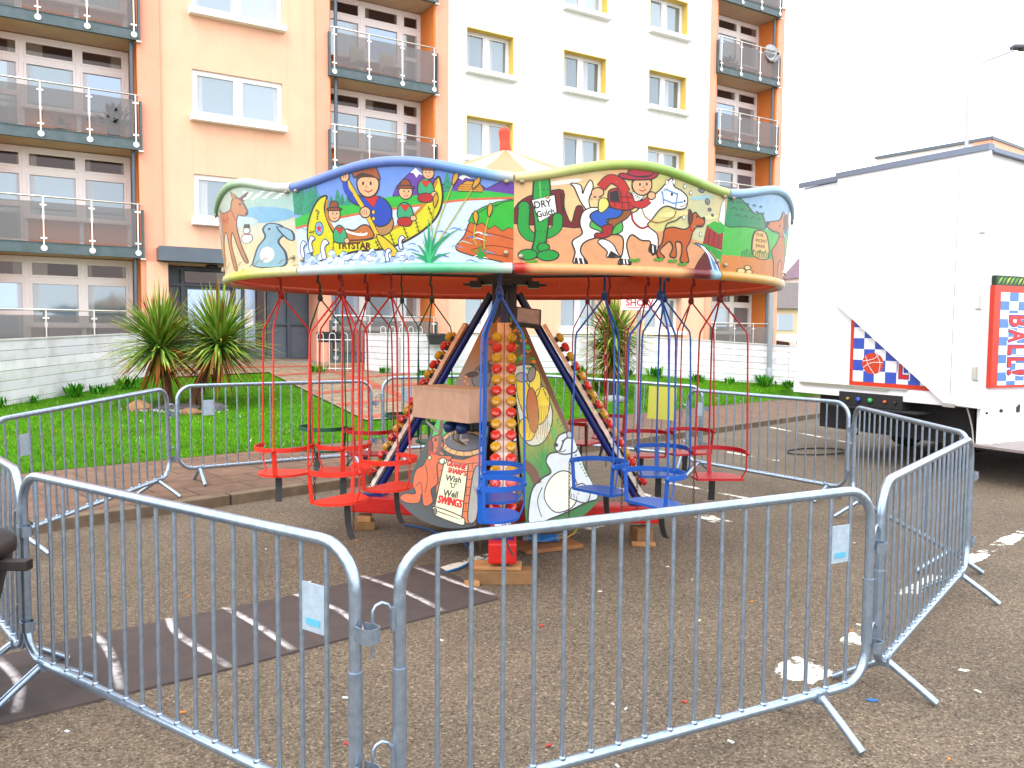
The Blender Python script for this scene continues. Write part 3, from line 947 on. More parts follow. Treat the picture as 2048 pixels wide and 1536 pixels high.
M_LAMPR = mat('red_lamp_cap', pc(235, 40, 25, .7), 0.18, spec=.6, coat=.5)
M_LAMPY = mat('amber_lamp_cap', pc(225, 165, 20, .75), 0.18, spec=.6, coat=.5)
for li, a in enumerate(LEGS):
    foot, top = pol(1.2, a, .3), pol(.12, a, 2.12)
    d = (top - foot).normalized()
    side = d.cross(Vector((0, 0, 1))).normalized()
    out = side.cross(d).normalized()
    if out.dot(pol(1, a)) < 0: out = -out
    mb = MB()
    mb.tube([foot, foot + d * .7 * (top - foot).length, top], .035, 12, col=[NAVY, NAVY, (.01, .012, .03)])
    mb.box(foot + Vector((0, 0, .01)), (.2, .16, .02), rz=math.radians(a), col=NAVY)
    st = mb.build('strut', M_PAINT, ride)
    L = (top - foot).length
    ch = MB()
    s0, s1 = .02, .84
    A, B = foot + d * (L * s0) + out * .075, foot + d * (L * s1) + out * .075
    w = .058
    pk = [pc(250, 228, 212), pc(250, 228, 212), pc(245, 165, 120), pc(245, 165, 120)]
    vs = []
    for sgn in (-1, 1):
        vs += [A + side * sgn * w, A + side * sgn * w - out * .08, B + side * sgn * w, B + side * sgn * w - out * .08]
    cc = [pc(250, 235, 225)] * 2 + [pc(246, 150, 100)] * 2
    nseg = 10
    pts = []
    colr = []
    for i in range(nseg + 1):
        t = i / nseg
        P0 = A.lerp(B, t)
        c = tuple(x + (y - x) * min(1, t * 1.1) ** 1.5 for x, y in zip(pc(252, 242, 236, .95), pc(252, 180, 125, .95)))
        for off in ((-w, -.035), (-w, 0), (w, 0), (w, -.035), (w - .004, -.035), (w - .004, -.004), (-w + .004, -.004), (-w + .004, -.035)):
            pts.append(P0 + side * off[0] + out * off[1]); colr.append(c)
    fs = []
    for i in range(nseg):
        for k in range(8):
            k2 = (k + 1) % 8
            fs.append((i * 8 + k, i * 8 + k2, (i + 1) * 8 + k2, (i + 1) * 8 + k))
    ch.add(pts, fs, 0, colr)
    ch.add([A + side * .003 + out * .001, A - side * .003 + out * .001, B - side * .003 + out * .001, B + side * .003 + out * .001], [(0, 1, 2, 3)], 0, pc(90, 60, 50))
    ch.build('light_strip', M_PAINT, st)
    if li == 3: continue
    M3 = Matrix(((side.x, d.x, out.x, 0), (side.y, d.y, out.y, 0), (side.z, d.z, out.z, 0), (0, 0, 0, 1)))
    protos = []
    for m_ in (M_LAMPY, M_LAMPR):
        l = MB()
        l.lathe([(.022, 0), (.026, .008), (.023, .022)], 10, m=1)
        l.lathe([(.025, .02), (.039, .029), (.043, .05), (.035, .068), (.015, .075)], 9, m=0, smooth=False)
        me = l.build('lamp', [m_, M_BLACK], st)
        protos.append(me)
    for i in range(16):
        t = .1 + .86 * i / 15
        P0 = A.lerp(B, 1 - t * .96)
        for sgn in (-1, 1):
            src = protos[i % 2]
            if sgn == -1 and i < 2: o = src
            else:
                o = src.copy(); COL.objects.link(o); o.parent = st
            MM = M3.copy(); MM.translation = P0 + side * sgn * .058
            o.matrix_local = MM

# arms and ring frames
for i in range(10):
    mb = MB()
    a = -90 + 36 * i
    mb.bar(pol(.1, a, 2.46), pol(2.26, a, 2.42), .045, .06, col=(.02, .016, .02))
    tilt(mb); mb.build('radial_arm', M_PAINT, ride)
mb = MB()
for rr in (1.15, 2.12):
    mb.tube([pol(rr, -90 + 36 * i, 2.42 if rr < 2 else 2.4) for i in range(10)], .018, 8, closed=True, col=(.02, .016, .02))
tilt(mb); mb.build('ring_frame', M_PAINT, ride)

# roof
M_TARP = attr_mat('striped_tarpaulin', .6, wear=.12, noise=5)
_p = M_TARP.node_tree.nodes['Principled BSDF']
_t = M_TARP.node_tree.nodes.new('ShaderNodeBsdfTranslucent'); _a = [n for n in M_TARP.node_tree.nodes if n.type == 'ATTRIBUTE'][0]
M_TARP.node_tree.links.new(_a.outputs['Color'], _t.inputs['Color'])
_m = M_TARP.node_tree.nodes.new('ShaderNodeMixShader'); _m.inputs['Fac'].default_value = .4
M_TARP.node_tree.links.new(_p.outputs[0], _m.inputs[1]); M_TARP.node_tree.links.new(_t.outputs[0], _m.inputs[2])
M_TARP.node_tree.links.new(_m.outputs[0], M_TARP.node_tree.nodes['Material Output'].inputs['Surface'])
mb = MB()
N = 20
for i in range(N):
    a0, a1 = -99 + 18 * i, -99 + 18 * (i + 1)
    c = pc(250, 185, 135, .75) if i % 2 == 0 else pc(254, 238, 195, .8)
    prof = [(.06, 3.33), (.5, 3.16), (1.2, 2.92), (1.9, 2.7), (2.24, 2.6)]
    vs = []
    for r, z in prof: vs += [pol(r, a0, z), pol(r, a1, z)]
    mb.add(vs, [(2 * k, 2 * k + 1, 2 * k + 3, 2 * k + 2) for k in range(4)], 0, c)
tilt(mb); mb.build('canopy_roof', M_TARP, ride, fix=False)
mb = MB()
mb.lathe([(.045, 3.3), (.05, 3.34), (.044, 3.42), (.05, 3.5), (.04, 3.525), (.012, 3.53)], 8, col=pc(235, 80, 50), smooth=False, M=Matrix.Translation((0, 0, 3.3)) @ Matrix.Rotation(math.radians(-4), 4, 'Y') @ Matrix.Translation((0, 0, -3.3)))
mb.build('finial', M_PLAIN, ride)

# scalloped boards --------------------------------------------------
ZB, ZJ, ZP = 2.165, 2.70, .1          # bottom, joint height, rise of the scallop
NS = 24
RB, RT = 2.27, 2.335
def htop(s):
    return (ZJ - ZB + ZP * (0.5 - 0.5 * math.cos(2 * PI * s)) ** 0.85)
class Board:
    def __init__(s, a0, a1, bg, top, bot):
        s.a0, s.a1, s.bg, s.top, s.bot = a0, a1, bg, top, bot
        s.art = []
    def P(s, t, h, lift=0.0):
        """point on the board: t along, h metres above the bottom edge; facets between the NS ribs"""
        j = min(NS - 1, max(0, int(t * NS)))
        f = t * NS - j
        r = RB + (RT - RB) * h / .6 + lift
        A = pol(r, s.a0 + (s.a1 - s.a0) * j / NS); B = pol(r, s.a0 + (s.a1 - s.a0) * (j + 1) / NS)
        q = A.lerp(B, f); q.z = ZB + h
        return q
    def build(s, name='rounding_board'):
        mb = MB()
        NH = 10
        # painted face and plain back
        for j in range(NS):
            for i in range(NH):
                vs, cs = [], []
                for (jj, ii) in ((j, i), (j + 1, i), (j + 1, i + 1), (j, i + 1)):
                    t = jj / NS; tt = min(max(t, 1e-6), 1 - 1e-6)
                    vs.append(s.P(tt, htop(t) * ii / NH)); cs.append(s.bg(t, htop(t) * ii / NH / (ZJ - ZB)))
                mb.add(vs, [(0, 1, 2, 3)], 0, cs)
            vs = [s.P(min(max(t, 1e-6), 1 - 1e-6), h, -.02) for t, h in ((j / NS, 0), ((j + 1) / NS, 0), ((j + 1) / NS, htop((j + 1) / NS)), (j / NS, htop(j / NS)))]
            mb.add(vs, [(3, 2, 1, 0)], 0, INRED)
        # rolled edges
        for kind in (0, 1):
            pts, cs = [], []
            for j in range(NS + 1):
                t = j / NS; tt = min(max(t, .004), .996)
                pts.append(s.P(tt, htop(t) - .012 if kind else .012, -.006))
                cs.append((s.top if kind else s.bot)(t))
            mb.tube(pts, .03 if kind else .032, 10, col=cs)
        for t in (0.001, .999):
            pts = [s.P(t, h, -.01) for h in (0.01, .2, .4, htop(t) - .01)]
            mb.tube(pts, .009, 6, col=pc(200, 190, 170))
        # artwork
        for n, (col, T) in enumerate(s.art):
            lift = .0008 + .000012 * n
            for tri in T:
                lo, hi = min(p[0] for p in tri), max(p[0] for p in tri)
                for j in range(max(0, int(lo * NS)), min(NS - 1, int(hi * NS)) + 1):
                    poly = list(tri)
                    for lim, keep in ((j / NS, 1), ((j + 1) / NS, -1)):
                        out = []
                        for k in range(len(poly)):
                            p, q = poly[k], poly[(k + 1) % len(poly)]
                            dp, dq = (p[0] - lim) * keep, (q[0] - lim) * keep
                            if dp >= 0: out.append(p)
                            if dp * dq < 0:
                                f = dp / (dp - dq); out.append((p[0] + (q[0] - p[0]) * f, p[1] + (q[1] - p[1]) * f))
                        poly = out
                        if len(poly) < 3: break
                    if len(poly) < 3: continue
                    vs = []
                    for p in poly:
                        t = min(max(p[0], j / NS + 1e-7), (j + 1) / NS - 1e-7)
                        h = min(max(p[1] * (ZJ - ZB + .012), .02), htop(t) - .02)
                        vs.append(s.P(t, h, lift))
                    mb.add(vs, [tuple(range(len(vs)))], 0, col)
        tilt(mb)
        o = mb.build(name, M_ART, ride, fix=False)
        # bolts
        for t, h in ((.03, .5), (.97, .5), (.03, .08), (.97, .1)):
            b = MB(); q = s.P(t, h, .012); b.lathe([(.0, -.01), (.014, -.01), (.014, .004), (.008, .008), (0, .009)], 8, col=pc(190, 175, 150), M=Matrix.Translation(q) @ (q.normalized().to_track_quat('Z', 'Y').to_matrix().to_4x4()))
            tilt(b); b.build('bolt', M_PAINT, o)
        return o
def grad(*stops):
    """colour ramp over 0..1"""
    def f(x):
        x = min(max(x, 0), 1)
        for (p, c), (q, d) in zip(stops[:-1], stops[1:]):
            if x <= q:
                k = (x - p) / (q - p + 1e-9); return tuple(u + (v - u) * k for u, v in zip(c, d))
        return stops[-1][1]
    return f
const = lambda c: (lambda t: c)
A0 = -88.2
WHT = pc(252, 252, 248, .75); SKIN = pc(248, 190, 140)

def board_canvas(xl0, yl0, xl1, yl1, xr0, yr0, xr1, yr1):
    """sketch coordinates (x right, y down) -> (s, h); left edge top->bottom then right edge top->bottom"""
    def conv(x, y):
        xl = xl0 + (xl1 - xl0) * (y - yl0) / (yl1 - yl0); xr = xr0 + (xr1 - xr0) * (y - yr0) / (yr1 - yr0)
        t = (x - xl) / (xr - xl)
        yb = yl1 + (yr1 - yl1) * t; yt = yl0 + (yr0 - yl0) * t
        return (t, (yb - y) / (yb - yt))
    return Canvas(conv)

def person_face(c, x, y, r, hat, hatcol, look=1):
    """plain painted child's head with a brimmed hat"""
    c.poly(ell(x, y, r, r * 1.08), SKIN, BLK, r * .09)
    c.poly(spline([(x - r, y - r * .1), (x - r * .9, y - r * .8), (x, y - r * 1.15), (x + r * .9, y - r * .8), (x + r, y - r * .1), (x + r * .6, y - r * .45), (x - r * .6, y - r * .45)]), pc(80, 45, 25))
    if hat:
        c.poly(spline([(x - r * .7, y - r * .6), (x - r * .55, y - r * 1.5), (x, y - r * 1.7), (x + r * .55, y - r * 1.5), (x + r * .7, y - r * .6)]), hatcol, BLK, r * .1)
        c.poly(ell(x, y - r * .62, r * 1.3, r * .22), hatcol, BLK, r * .1)
    for sx in (-.32, .36):
        c.poly(ell(x + r * (sx + .1 * look), y - r * .02, r * .1, r * .16, 10), BLK)
    c.stroke([(x + r * .1 * look, y + r * .12), (x + r * .22 * look, y + r * .26), (x + r * .05 * look, y + r * .3)], pc(170, 90, 60), r * .07)
    c.stroke(spline([(x - r * .3, y + r * .5), (x + r * .05, y + r * .66), (x + r * .42, y + r * .48)], closed=False), pc(180, 30, 30), r * .1)

def reeds(c, x, y, blades, col, w=18):
    for (dx, dy, bend) in blades:
        c.stroke(spline([(x, y), (x + dx * .35 + bend * .2, y + dy * .55), (x + dx, y + dy)], 6, closed=False), col, w, taper=1)

# board: river with a canoe
def art_canoe():
    c = board_canvas(490, 410, 540, 970, 2030, 330, 2010, 955)
    # water, far bank, hills, forest
    c.poly([(480, 690), (1000, 600), (1600, 530), (2040, 478), (2040, 980), (480, 990)], pc(205, 224, 245, .7))
    c.poly([(1270, 500), (1300, 440), (1360, 380), (1425, 325), (1470, 370), (1510, 345), (1570, 430), (1650, 410), (1725, 355), (1800, 400), (1860, 440), (1930, 400), (1990, 370), (2040, 385), (2040, 500)], pc(105, 60, 170), BLK, 4)
    for p in ([(1390, 355), (1425, 325), (1470, 370), (1445, 362), (1430, 385), (1412, 358)], [(1690, 378), (1725, 355), (1775, 384), (1735, 375), (1715, 392)], [(1955, 390), (1990, 370), (2030, 385), (2000, 392)]):
        c.poly(p, WHT)
    c.poly([(480, 640), (620, 600), (800, 565), (1000, 548), (1250, 505), (1500, 490), (1640, 465), (1850, 452), (2040, 470), (2040, 486), (1750, 508), (1500, 545), (1100, 600), (700, 660), (480, 692)], pc(45, 195, 60))
    c.stroke([(480, 695), (700, 662), (1000, 615), (1400, 562), (1750, 512), (2035, 488)], pc(225, 110, 60), 14)
    for k, (x, b, h) in enumerate([(515, 600, 190), (548, 610, 150), (585, 612, 200), (625, 606, 160), (660, 600, 190), (700, 596, 185), (735, 590, 110), (880, 560, 105), (915, 555, 70), (960, 560, 90), (1622, 470, 120), (830, 575, 80)]):
        pts = [(x, b - h)]
        for q in range(1, 6):
            wq = h * .06 * q + 6
            pts += [(x + wq, b - h + h * q / 5.2), (x + wq * .55, b - h + h * q / 5.2 - 3)]
        left = []
        for q in range(5, 0, -1):
            wq = h * .06 * q + 6
            left += [(x - wq * .55, b - h + h * q / 5.2 - 3), (x - wq, b - h + h * q / 5.2)]
        c.poly(pts + [(x, b)] + left, pc(35, 165 - 8 * (k % 3), 115 + 10 * (k % 2)))
        c.stroke([(x - h * .12, b - h * .2), (x, b - h * .3), (x + h * .12, b - h * .18)], pc(15, 110, 80), 5)
        c.stroke([(x - h * .08, b - h * .5), (x, b - h * .6), (x + h * .09, b - h * .48)], pc(15, 110, 80), 4)
    c.poly([(1685, 462), (1690, 430), (1740, 395), (1815, 400), (1840, 440), (1835, 462)], pc(225, 160, 40), BLK, 4)
    for y in (418, 432, 446): c.stroke([(1695, y), (1830, y + 4)], pc(150, 80, 30), 4)
    # right bank: turf over a clay cliff
    c.poly(spline([(1665, 820), (1720, 740), (1760, 650), (1850, 640), (2040, 690), (2040, 905), (1880, 890), (1740, 860)], 4), pc(220, 105, 40), BLK, 5)
    c.poly([(1745, 650), (1770, 600), (1830, 560), (1920, 520), (2040, 495), (2040, 700), (1990, 680), (1950, 705), (1905, 670), (1870, 695), (1830, 655), (1800, 672)], pc(40, 190, 45), BLK, 4)
    for q in ([(1730, 760), (1850, 720), (2030, 760)], [(1760, 830), (1880, 800), (2030, 820)], [(1850, 850), (1980, 870)], [(1720, 700), (1800, 740), (1830, 790)]):
        c.stroke(spline(q, closed=False), pc(130, 50, 20), 6)
    for q in ([(1905, 555), (1960, 520), (2030, 505)], [(1800, 600), (1860, 560), (1930, 535)]): c.stroke(spline(q, closed=False), pc(15, 110, 30), 7)
    # broken water
    for i in range(70):
        x = 540 + (i * 137 % 1280); y = 700 + (i * 61 % 260)
        if 620 < x < 1500 and y < 800: continue
        c.stroke(spline([(x, y), (x + 30, y - 12), (x + 62, y - 2), (x + 90, y + 6)], 4, closed=False), [pc(120, 160, 230), WHT, pc(80, 130, 215), pc(170, 225, 215)][i % 4], 5 + i % 5, taper=2)
    # canoe
    hull = spline([(795, 498), (730, 515), (668, 590), (628, 690), (632, 790), (690, 890), (820, 885), (1000, 845), (1200, 830), (1330, 790), (1460, 715), (1555, 620), (1592, 500), (1572, 378), (1540, 420), (1500, 520), (1400, 630), (1270, 705), (1120, 765), (950, 785), (860, 745), (800, 655), (775, 570)], 5)
    c.poly(hull, pc(228, 222, 20), BLK, 9)
    c.stroke(spline([(800, 520), (790, 600), (815, 660), (870, 735), (955, 778), (1110, 760), (1270, 700), (1400, 625), (1495, 520), (1560, 400)], 6, closed=False), pc(215, 135, 25), 18)
    for q in ([(700, 580), (735, 600)], [(720, 600), (712, 645)], [(640, 720), (690, 715)], [(845, 760), (830, 880)], [(1150, 775), (1180, 835)], [(1250, 730), (1280, 810)], [(1340, 690), (1370, 770)], [(1420, 650), (1440, 730)], [(1500, 560), (1530, 645)]):
        c.stroke(q, pc(90, 60, 10), 6)
        for f in (.2, .5, .8):
            x = q[0][0] + (q[1][0] - q[0][0]) * f; y = q[0][1] + (q[1][1] - q[0][1]) * f
            dx, dy = q[1][1] - q[0][1], -(q[1][0] - q[0][0]); L = math.hypot(dx, dy)
            c.stroke([(x - dx / L * 12, y - dy / L * 12), (x + dx / L * 12, y + dy / L * 12)], pc(60, 40, 10), 4)
    c.poly(ell(727, 697, 34, 42), pc(120, 190, 240), BLK, 4)
    c.poly([(727 + (30 if k % 2 == 0 else 12) * math.sin(PI * k / 5), 697 - (34 if k % 2 == 0 else 13) * math.cos(PI * k / 5)) for k in range(10)], pc(220, 30, 40))
    c.text('TRYSTAR', 868, 826, 250, 44, pc(95, 38, 8), rot=.02); c.text('TRYSTAR', 871, 828, 250, 44, pc(95, 38, 8), rot=.02)
    # blankets in the bows and the seated paddler: a boatman in a blue coat and fur cap
    c.poly(spline([(930, 770), (935, 705), (1000, 712), (1060, 680), (1110, 690), (1130, 760)], 4), pc(200, 115, 50), BLK, 6)
    c.stroke(spline([(935, 712), (985, 730), (1060, 740), (1095, 730)], closed=False), WHT, 13)
    c.poly(spline([(1150, 700), (1180, 640), (1250, 610), (1275, 670), (1250, 725), (1190, 745)], 4), pc(190, 140, 80), BLK, 5)
    c.poly(spline([(985, 470), (1060, 505), (1130, 500), (1210, 515), (1262, 580), (1250, 660), (1180, 690), (1120, 650), (1075, 575), (1000, 545), (960, 510)], 5), pc(25, 70, 190), BLK, 6)
    c.poly([(1070, 500), (1180, 500), (1140, 575)], pc(215, 25, 25), BLK, 4)
    for y in (600, 640, 680): c.poly(ell(1140, y, 11, 13, 10), pc(245, 210, 30), BLK, 3)
    person_face(c, 1105, 425, 78, False, None, -1)
    c.poly(spline([(1005, 385), (1000, 310), (1060, 268), (1130, 285), (1165, 330), (1190, 400), (1130, 375), (1060, 362)], 4), pc(175, 85, 35), BLK, 5)
    for k in range(9): c.stroke([(1020 + k * 16, 300 + (k % 3) * 14), (1030 + k * 15, 345 + (k % 2) * 10)], pc(90, 40, 15), 5)
    c.stroke([(935, 380), (1080, 590), (1160, 740), (1290, 860)], pc(238, 200, 30), 30)
    c.stroke([(922, 385), (1068, 598), (1148, 745)], BLK, 4); c.stroke([(950, 372), (1095, 585), (1172, 730)], BLK, 4)
    c.poly(spline([(1160, 740), (1215, 760), (1290, 830), (1300, 870), (1240, 870), (1180, 800)], 4), pc(238, 205, 40), BLK, 5)
    c.stroke(spline([(985, 500), (950, 460), (940, 400)], closed=False), pc(25, 70, 190), 42)
    c.poly(ell(938, 375, 34, 38), SKIN, BLK, 5); c.poly(ell(1083, 600, 38, 34), SKIN, BLK, 5)
    for d in (0, 16, 32): c.stroke([(915 + d, 360), (912 + d, 392)], BLK, 3); c.stroke([(1062 + d, 588), (1058 + d, 615)], BLK, 3)
    # three children in green shirts
    for (x, y, r, bx, by) in ((852, 625, 46, 890, 740), (1358, 490, 44, 1350, 600), (1505, 372, 36, 1485, 450)):
        c.poly(spline([(bx - 40, by + 40), (bx - 42, by - 30), (bx, by - 62), (bx + 46, by - 25), (bx + 50, by + 45)], 4), pc(55, 175, 120), BLK, 5)
        c.poly([(bx - 35, by - 48), (bx + 38, by - 45), (bx + 4, by - 6)], pc(220, 40, 30), BLK, 3)
        if by < 620: c.poly(spline([(bx - 45, by + 45), (bx, by + 30), (bx + 48, by + 42), (bx + 30, by + 85), (bx - 40, by + 80)], 3), pc(190, 25, 30), BLK, 4)
        person_face(c, x, y - 18, r, True, pc(150, 70, 35), 1 if x < 1400 else -1)
        c.poly(ell(bx + 55, by + 36, 20, 18), SKIN, BLK, 4)
    # foam
    for k in range(60):
        x = 560 + k * 14 + (k * 7 % 11); y = 868 + 26 * math.sin(k * .9) + (k * 13 % 40); r = 16 + (k * 5 % 14)
        c.poly(spline([(x - r, y + r * .5), (x - r * .8, y - r * .3), (x - r * .1, y - r * .75), (x + r * .7, y - r * .4), (x + r, y + r * .3), (x, y + r * .7)], 3), [WHT, pc(205, 225, 250, .75), pc(170, 200, 245)][k % 3])
        if k % 2: c.stroke(spline([(x - r, y + r * .2), (x - r * .4, y - r * .6), (x + r * .5, y - r * .5), (x + r * .7, y)], closed=False), [pc(60, 90, 170), BLK][k % 4 == 1], 5, taper=2)
    for (x, y, q) in ((590, 800, 1), (665, 770, 1), (775, 800, 1.2), (1330, 770, .8), (1240, 850, .8)):
        c.poly(spline([(x - 22 * q, y + 70 * q), (x - 30 * q, y + 10 * q), (x - 5 * q, y - 30 * q), (x + 26 * q, y - 10 * q), (x + 8 * q, y), (x - 4 * q, y + 20 * q), (x + 6 * q, y + 70 * q)], 4), WHT, pc(60, 80, 150), 5)
    # reeds
    reeds(c, 1500, 910, [(-70, -110, -30), (-110, -60, -20), (-30, -190, -10), (0, -270, 10), (50, -200, 30), (90, -140, 40), (140, -180, 10), (200, -220, -60), (-90, -30, 0), (130, -60, 30)], pc(20, 165, 110), 34)
    reeds(c, 1500, 915, [(-40, -150, -20), (30, -230, 20), (70, -120, 30)], pc(60, 205, 130), 16)
    reeds(c, 1815, 885, [(-50, -60, -10), (-20, -90, 0), (10, -110, 0), (40, -70, 10), (55, -40, 10)], pc(25, 160, 60), 20)
    for (x0, y0, x1, y1) in ((1530, 760, 1665, 400), (1560, 780, 1790, 420), (1795, 800, 1792, 640), (1840, 820, 1875, 590), (1520, 720, 1545, 540)):
        c.stroke(spline([(x0, y0), ((x0 + x1) / 2 - 15, (y0 + y1) / 2 + 30), (x1, y1)], closed=False), pc(190, 190, 60), 7)
        dx, dy = (x1 - x0), (y1 - y0); L = math.hypot(dx, dy); dx /= L; dy /= L
        c.poly(spline([(x1 + dx * 60, y1 + dy * 60), (x1 + dy * -16 + dx * 25, y1 + dx * 16 + dy * 25), (x1 - dx * 30, y1 - dy * 30), (x1 + dy * 16 + dx * 25, y1 - dx * 16 + dy * 25)], 4), pc(225, 165, 45), BLK, 4)
    return c.items

# board: desert gulch with horse and rider
def art_gulch():
    c = board_canvas(115, 320, 100, 960, 1475, 470, 1415, 1010)
    c.poly([(100, 640), (250, 665), (460, 690), (800, 715), (1000, 730), (1290, 800), (1420, 850), (1420, 1020), (90, 980)], pc(240, 172, 122))
    for i in range(26):
        x = 130 + (i * 211 % 1180); y = 730 + (i * 83 % 200)
        c.stroke([(x, y), (x + 60, y + 4)], pc(222, 150, 100), 4, taper=2)
    c.poly(spline([(110, 650), (120, 540), (185, 480), (290, 455), (378, 452), (382, 560), (420, 660), (450, 560), (485, 570), (480, 690), (300, 670)], 3), pc(120, 18, 22), BLK, 5)
    for q in ([(330, 470), (345, 600)], [(365, 470), (375, 600)], [(200, 500), (190, 620)]): c.stroke(q, pc(70, 10, 15), 12)
    # clouds of colour, stones, distant bluff, river
    for (x, y, w, h, col) in ((380, 400, 110, 16, pc(250, 245, 235)), (560, 420, 120, 18, pc(250, 225, 150)), (720, 350, 120, 14, pc(248, 190, 130)), (1010, 380, 90, 14, pc(215, 225, 130)), (1250, 520, 90, 14, pc(170, 215, 225)), (1060, 620, 120, 18, pc(250, 235, 160)), (1320, 640, 80, 14, pc(240, 240, 170))):
        c.poly(ell(x, y, w, h, 16, -.08), col)
    for (x, y, rx, ry) in ((1140, 375, 44, 32), (1247, 472, 24, 18), (1296, 545, 18, 18), (1315, 593, 14, 9), (1340, 628, 10, 7)):
        c.poly(spline([(x - rx, y), (x - rx * .5, y - ry), (x + rx * .3, y - ry * .8), (x + rx, y - ry * .1), (x + rx * .6, y + ry * .9), (x - rx * .4, y + ry * .8)], 3), pc(140, 150, 150), pc(60, 65, 70), 4)
        c.stroke([(x - rx * .4, y - ry * .1), (x + rx * .4, y + ry * .3)], pc(60, 65, 70), 4)
    c.poly([(1270, 800), (1300, 690), (1340, 680), (1440, 690), (1430, 840)], pc(175, 25, 25), BLK, 4)
    c.poly([(1300, 692), (1350, 665), (1450, 680), (1445, 730), (1400, 745), (1340, 715)], pc(45, 190, 55))
    for q in ([(1320, 720), (1310, 800)], [(1360, 730), (1355, 810)], [(1400, 750), (1395, 820)]): c.stroke(q, pc(100, 10, 15), 8)
    c.poly([(1180, 800), (1290, 805), (1430, 850), (1430, 930), (1330, 850)], pc(40, 175, 60))
    c.poly([(1180, 1000), (1230, 920), (1290, 850), (1320, 900), (1370, 1010)], pc(110, 15, 25), BLK, 4)
    c.poly(spline([(1200, 800), (1270, 815), (1340, 870), (1400, 930), (1420, 1000), (1370, 1010), (1330, 930), (1290, 850)], 3), pc(110, 165, 225), BLK, 4)
    for q in ([(1250, 815), (1320, 880), (1360, 960), (1390, 1005)], [(1270, 820), (1350, 890), (1410, 970)]): c.stroke(spline(q, closed=False), WHT, 7)
    c.poly([(1395, 660), (1415, 560), (1450, 520), (1450, 690)], WHT, pc(120, 140, 160), 4)
    # cactus with its paper notice
    G = pc(25, 165, 60)
    c.stroke(spline([(165, 560), (160, 680), (195, 740), (235, 740)], closed=False), BLK, 66); c.stroke(spline([(345, 640), (340, 690), (300, 725), (255, 735)], closed=False), BLK, 60)
    c.poly(ell(163, 545, 31, 36), G, BLK, 4); c.poly(ell(346, 628, 28, 32), G, BLK, 4)
    c.stroke(spline([(165, 560), (160, 680), (195, 740), (240, 740)], closed=False), G, 56); c.stroke(spline([(345, 640), (340, 690), (300, 725), (250, 735)], closed=False), G, 50)
    c.poly(spline([(215, 430), (225, 365), (265, 340), (302, 370), (306, 520), (290, 700), (262, 860), (200, 865), (222, 720), (212, 560)], 4), G, BLK, 6)
    c.poly(ell(265, 815, 34, 30), G, BLK, 5); c.poly(ell(180, 860, 52, 36), G, BLK, 5); c.poly(ell(290, 868, 60, 36), G, BLK, 5)
    for k in range(26):
        x = 228 + (k * 37 % 70); y = 370 + (k * 67 % 470); c.stroke([(x, y), (x + 5, y + 12)], pc(10, 90, 30), 4)
    c.stroke([(250, 380), (255, 500)], pc(90, 215, 100), 8)
    c.poly([(205, 505), (330, 478), (342, 590), (245, 648)], WHT, BLK, 5)
    c.text('DRY', 222, 562, 96, 48, BLK, rot=-.12); c.text('Gulch', 236, 622, 98, 44, BLK, rot=-.2)
    c.poly(ell(292, 490, 10, 10, 8), pc(230, 190, 60), BLK, 3)
    # horse
    HW = pc(246, 243, 236, .78)
    c.poly(spline([(505, 580), (470, 520), (440, 440), (420, 410), (475, 425), (485, 480), (500, 440), (530, 395), (545, 440), (520, 520), (530, 590)], 4), HW, BLK, 5)
    c.poly(spline([(600, 770), (655, 800), (685, 860), (700, 885), (620, 885), (625, 850), (570, 790)], 3), HW, BLK, 5)
    c.poly([(622, 888), (645, 845), (700, 882)], BLK)
    body = spline([(470, 640), (490, 590), (545, 568), (640, 590), (740, 605), (800, 600), (845, 540), (910, 500), (950, 470), (990, 430), (1030, 400), (1045, 450), (1100, 480), (1140, 520), (1130, 580), (1070, 590), (1000, 570), (950, 590), (900, 650), (870, 690), (930, 740), (940, 800), (930, 860), (880, 850), (890, 790), (830, 780), (770, 745), (740, 800), (750, 870), (765, 935), (690, 935), (715, 860), (715, 760), (640, 740), (560, 760), (490, 790), (470, 850), (510, 930), (430, 925), (440, 850), (425, 780), (480, 735), (470, 680)], 4)
    c.poly(body, HW, BLK, 6)
    for p in ([(432, 928), (440, 885), (500, 895), (512, 930)], [(690, 938), (705, 895), (755, 900), (768, 936)], [(882, 852), (890, 800), (930, 815), (930, 868), (905, 880)]): c.poly(p, BLK)
    for p in ([(455, 890), (462, 925)], [(480, 892), (488, 926)], [(722, 900), (725, 932)], [(740, 900), (746, 930)], [(905, 815), (908, 860)]): c.stroke(p, HW, 8)
    c.poly([(985, 440), (990, 405), (1012, 430)], HW, BLK, 4); c.poly([(1025, 420), (1052, 405), (1050, 445)], HW, BLK, 4)
    for k in range(9): c.stroke([(820 + k * 22, 545 - k * 11), (850 + k * 20, 595 - k * 14)], pc(150, 140, 125), 5, taper=1)
    c.poly(ell(1030, 498, 9, 12, 10), BLK); c.poly(ell(1120, 540, 7, 10, 10), BLK)
    c.stroke(spline([(1090, 575), (1115, 570), (1135, 555)], closed=False), BLK, 5)
    BL = pc(110, 165, 225)
    for q in ([(965, 475), (975, 560)], [(975, 530), (1040, 555), (1110, 545)], [(1070, 490), (1055, 585)], [(980, 465), (1070, 500)]): c.stroke(q, BL, 11)
    c.stroke(spline([(770, 600), (780, 660), (830, 705), (880, 690)], closed=False), pc(170, 25, 40), 13)
    c.stroke(spline([(830, 570), (860, 640), (940, 672), (1040, 640), (1060, 600)], closed=False), pc(170, 115, 40), 8)
    # saddle cloth and rider: a plain cowhand in a red check shirt
    c.poly(spline([(525, 690), (545, 640), (640, 620), (700, 640), (715, 720), (640, 745), (570, 715)], 3), pc(80, 190, 75), BLK, 5)
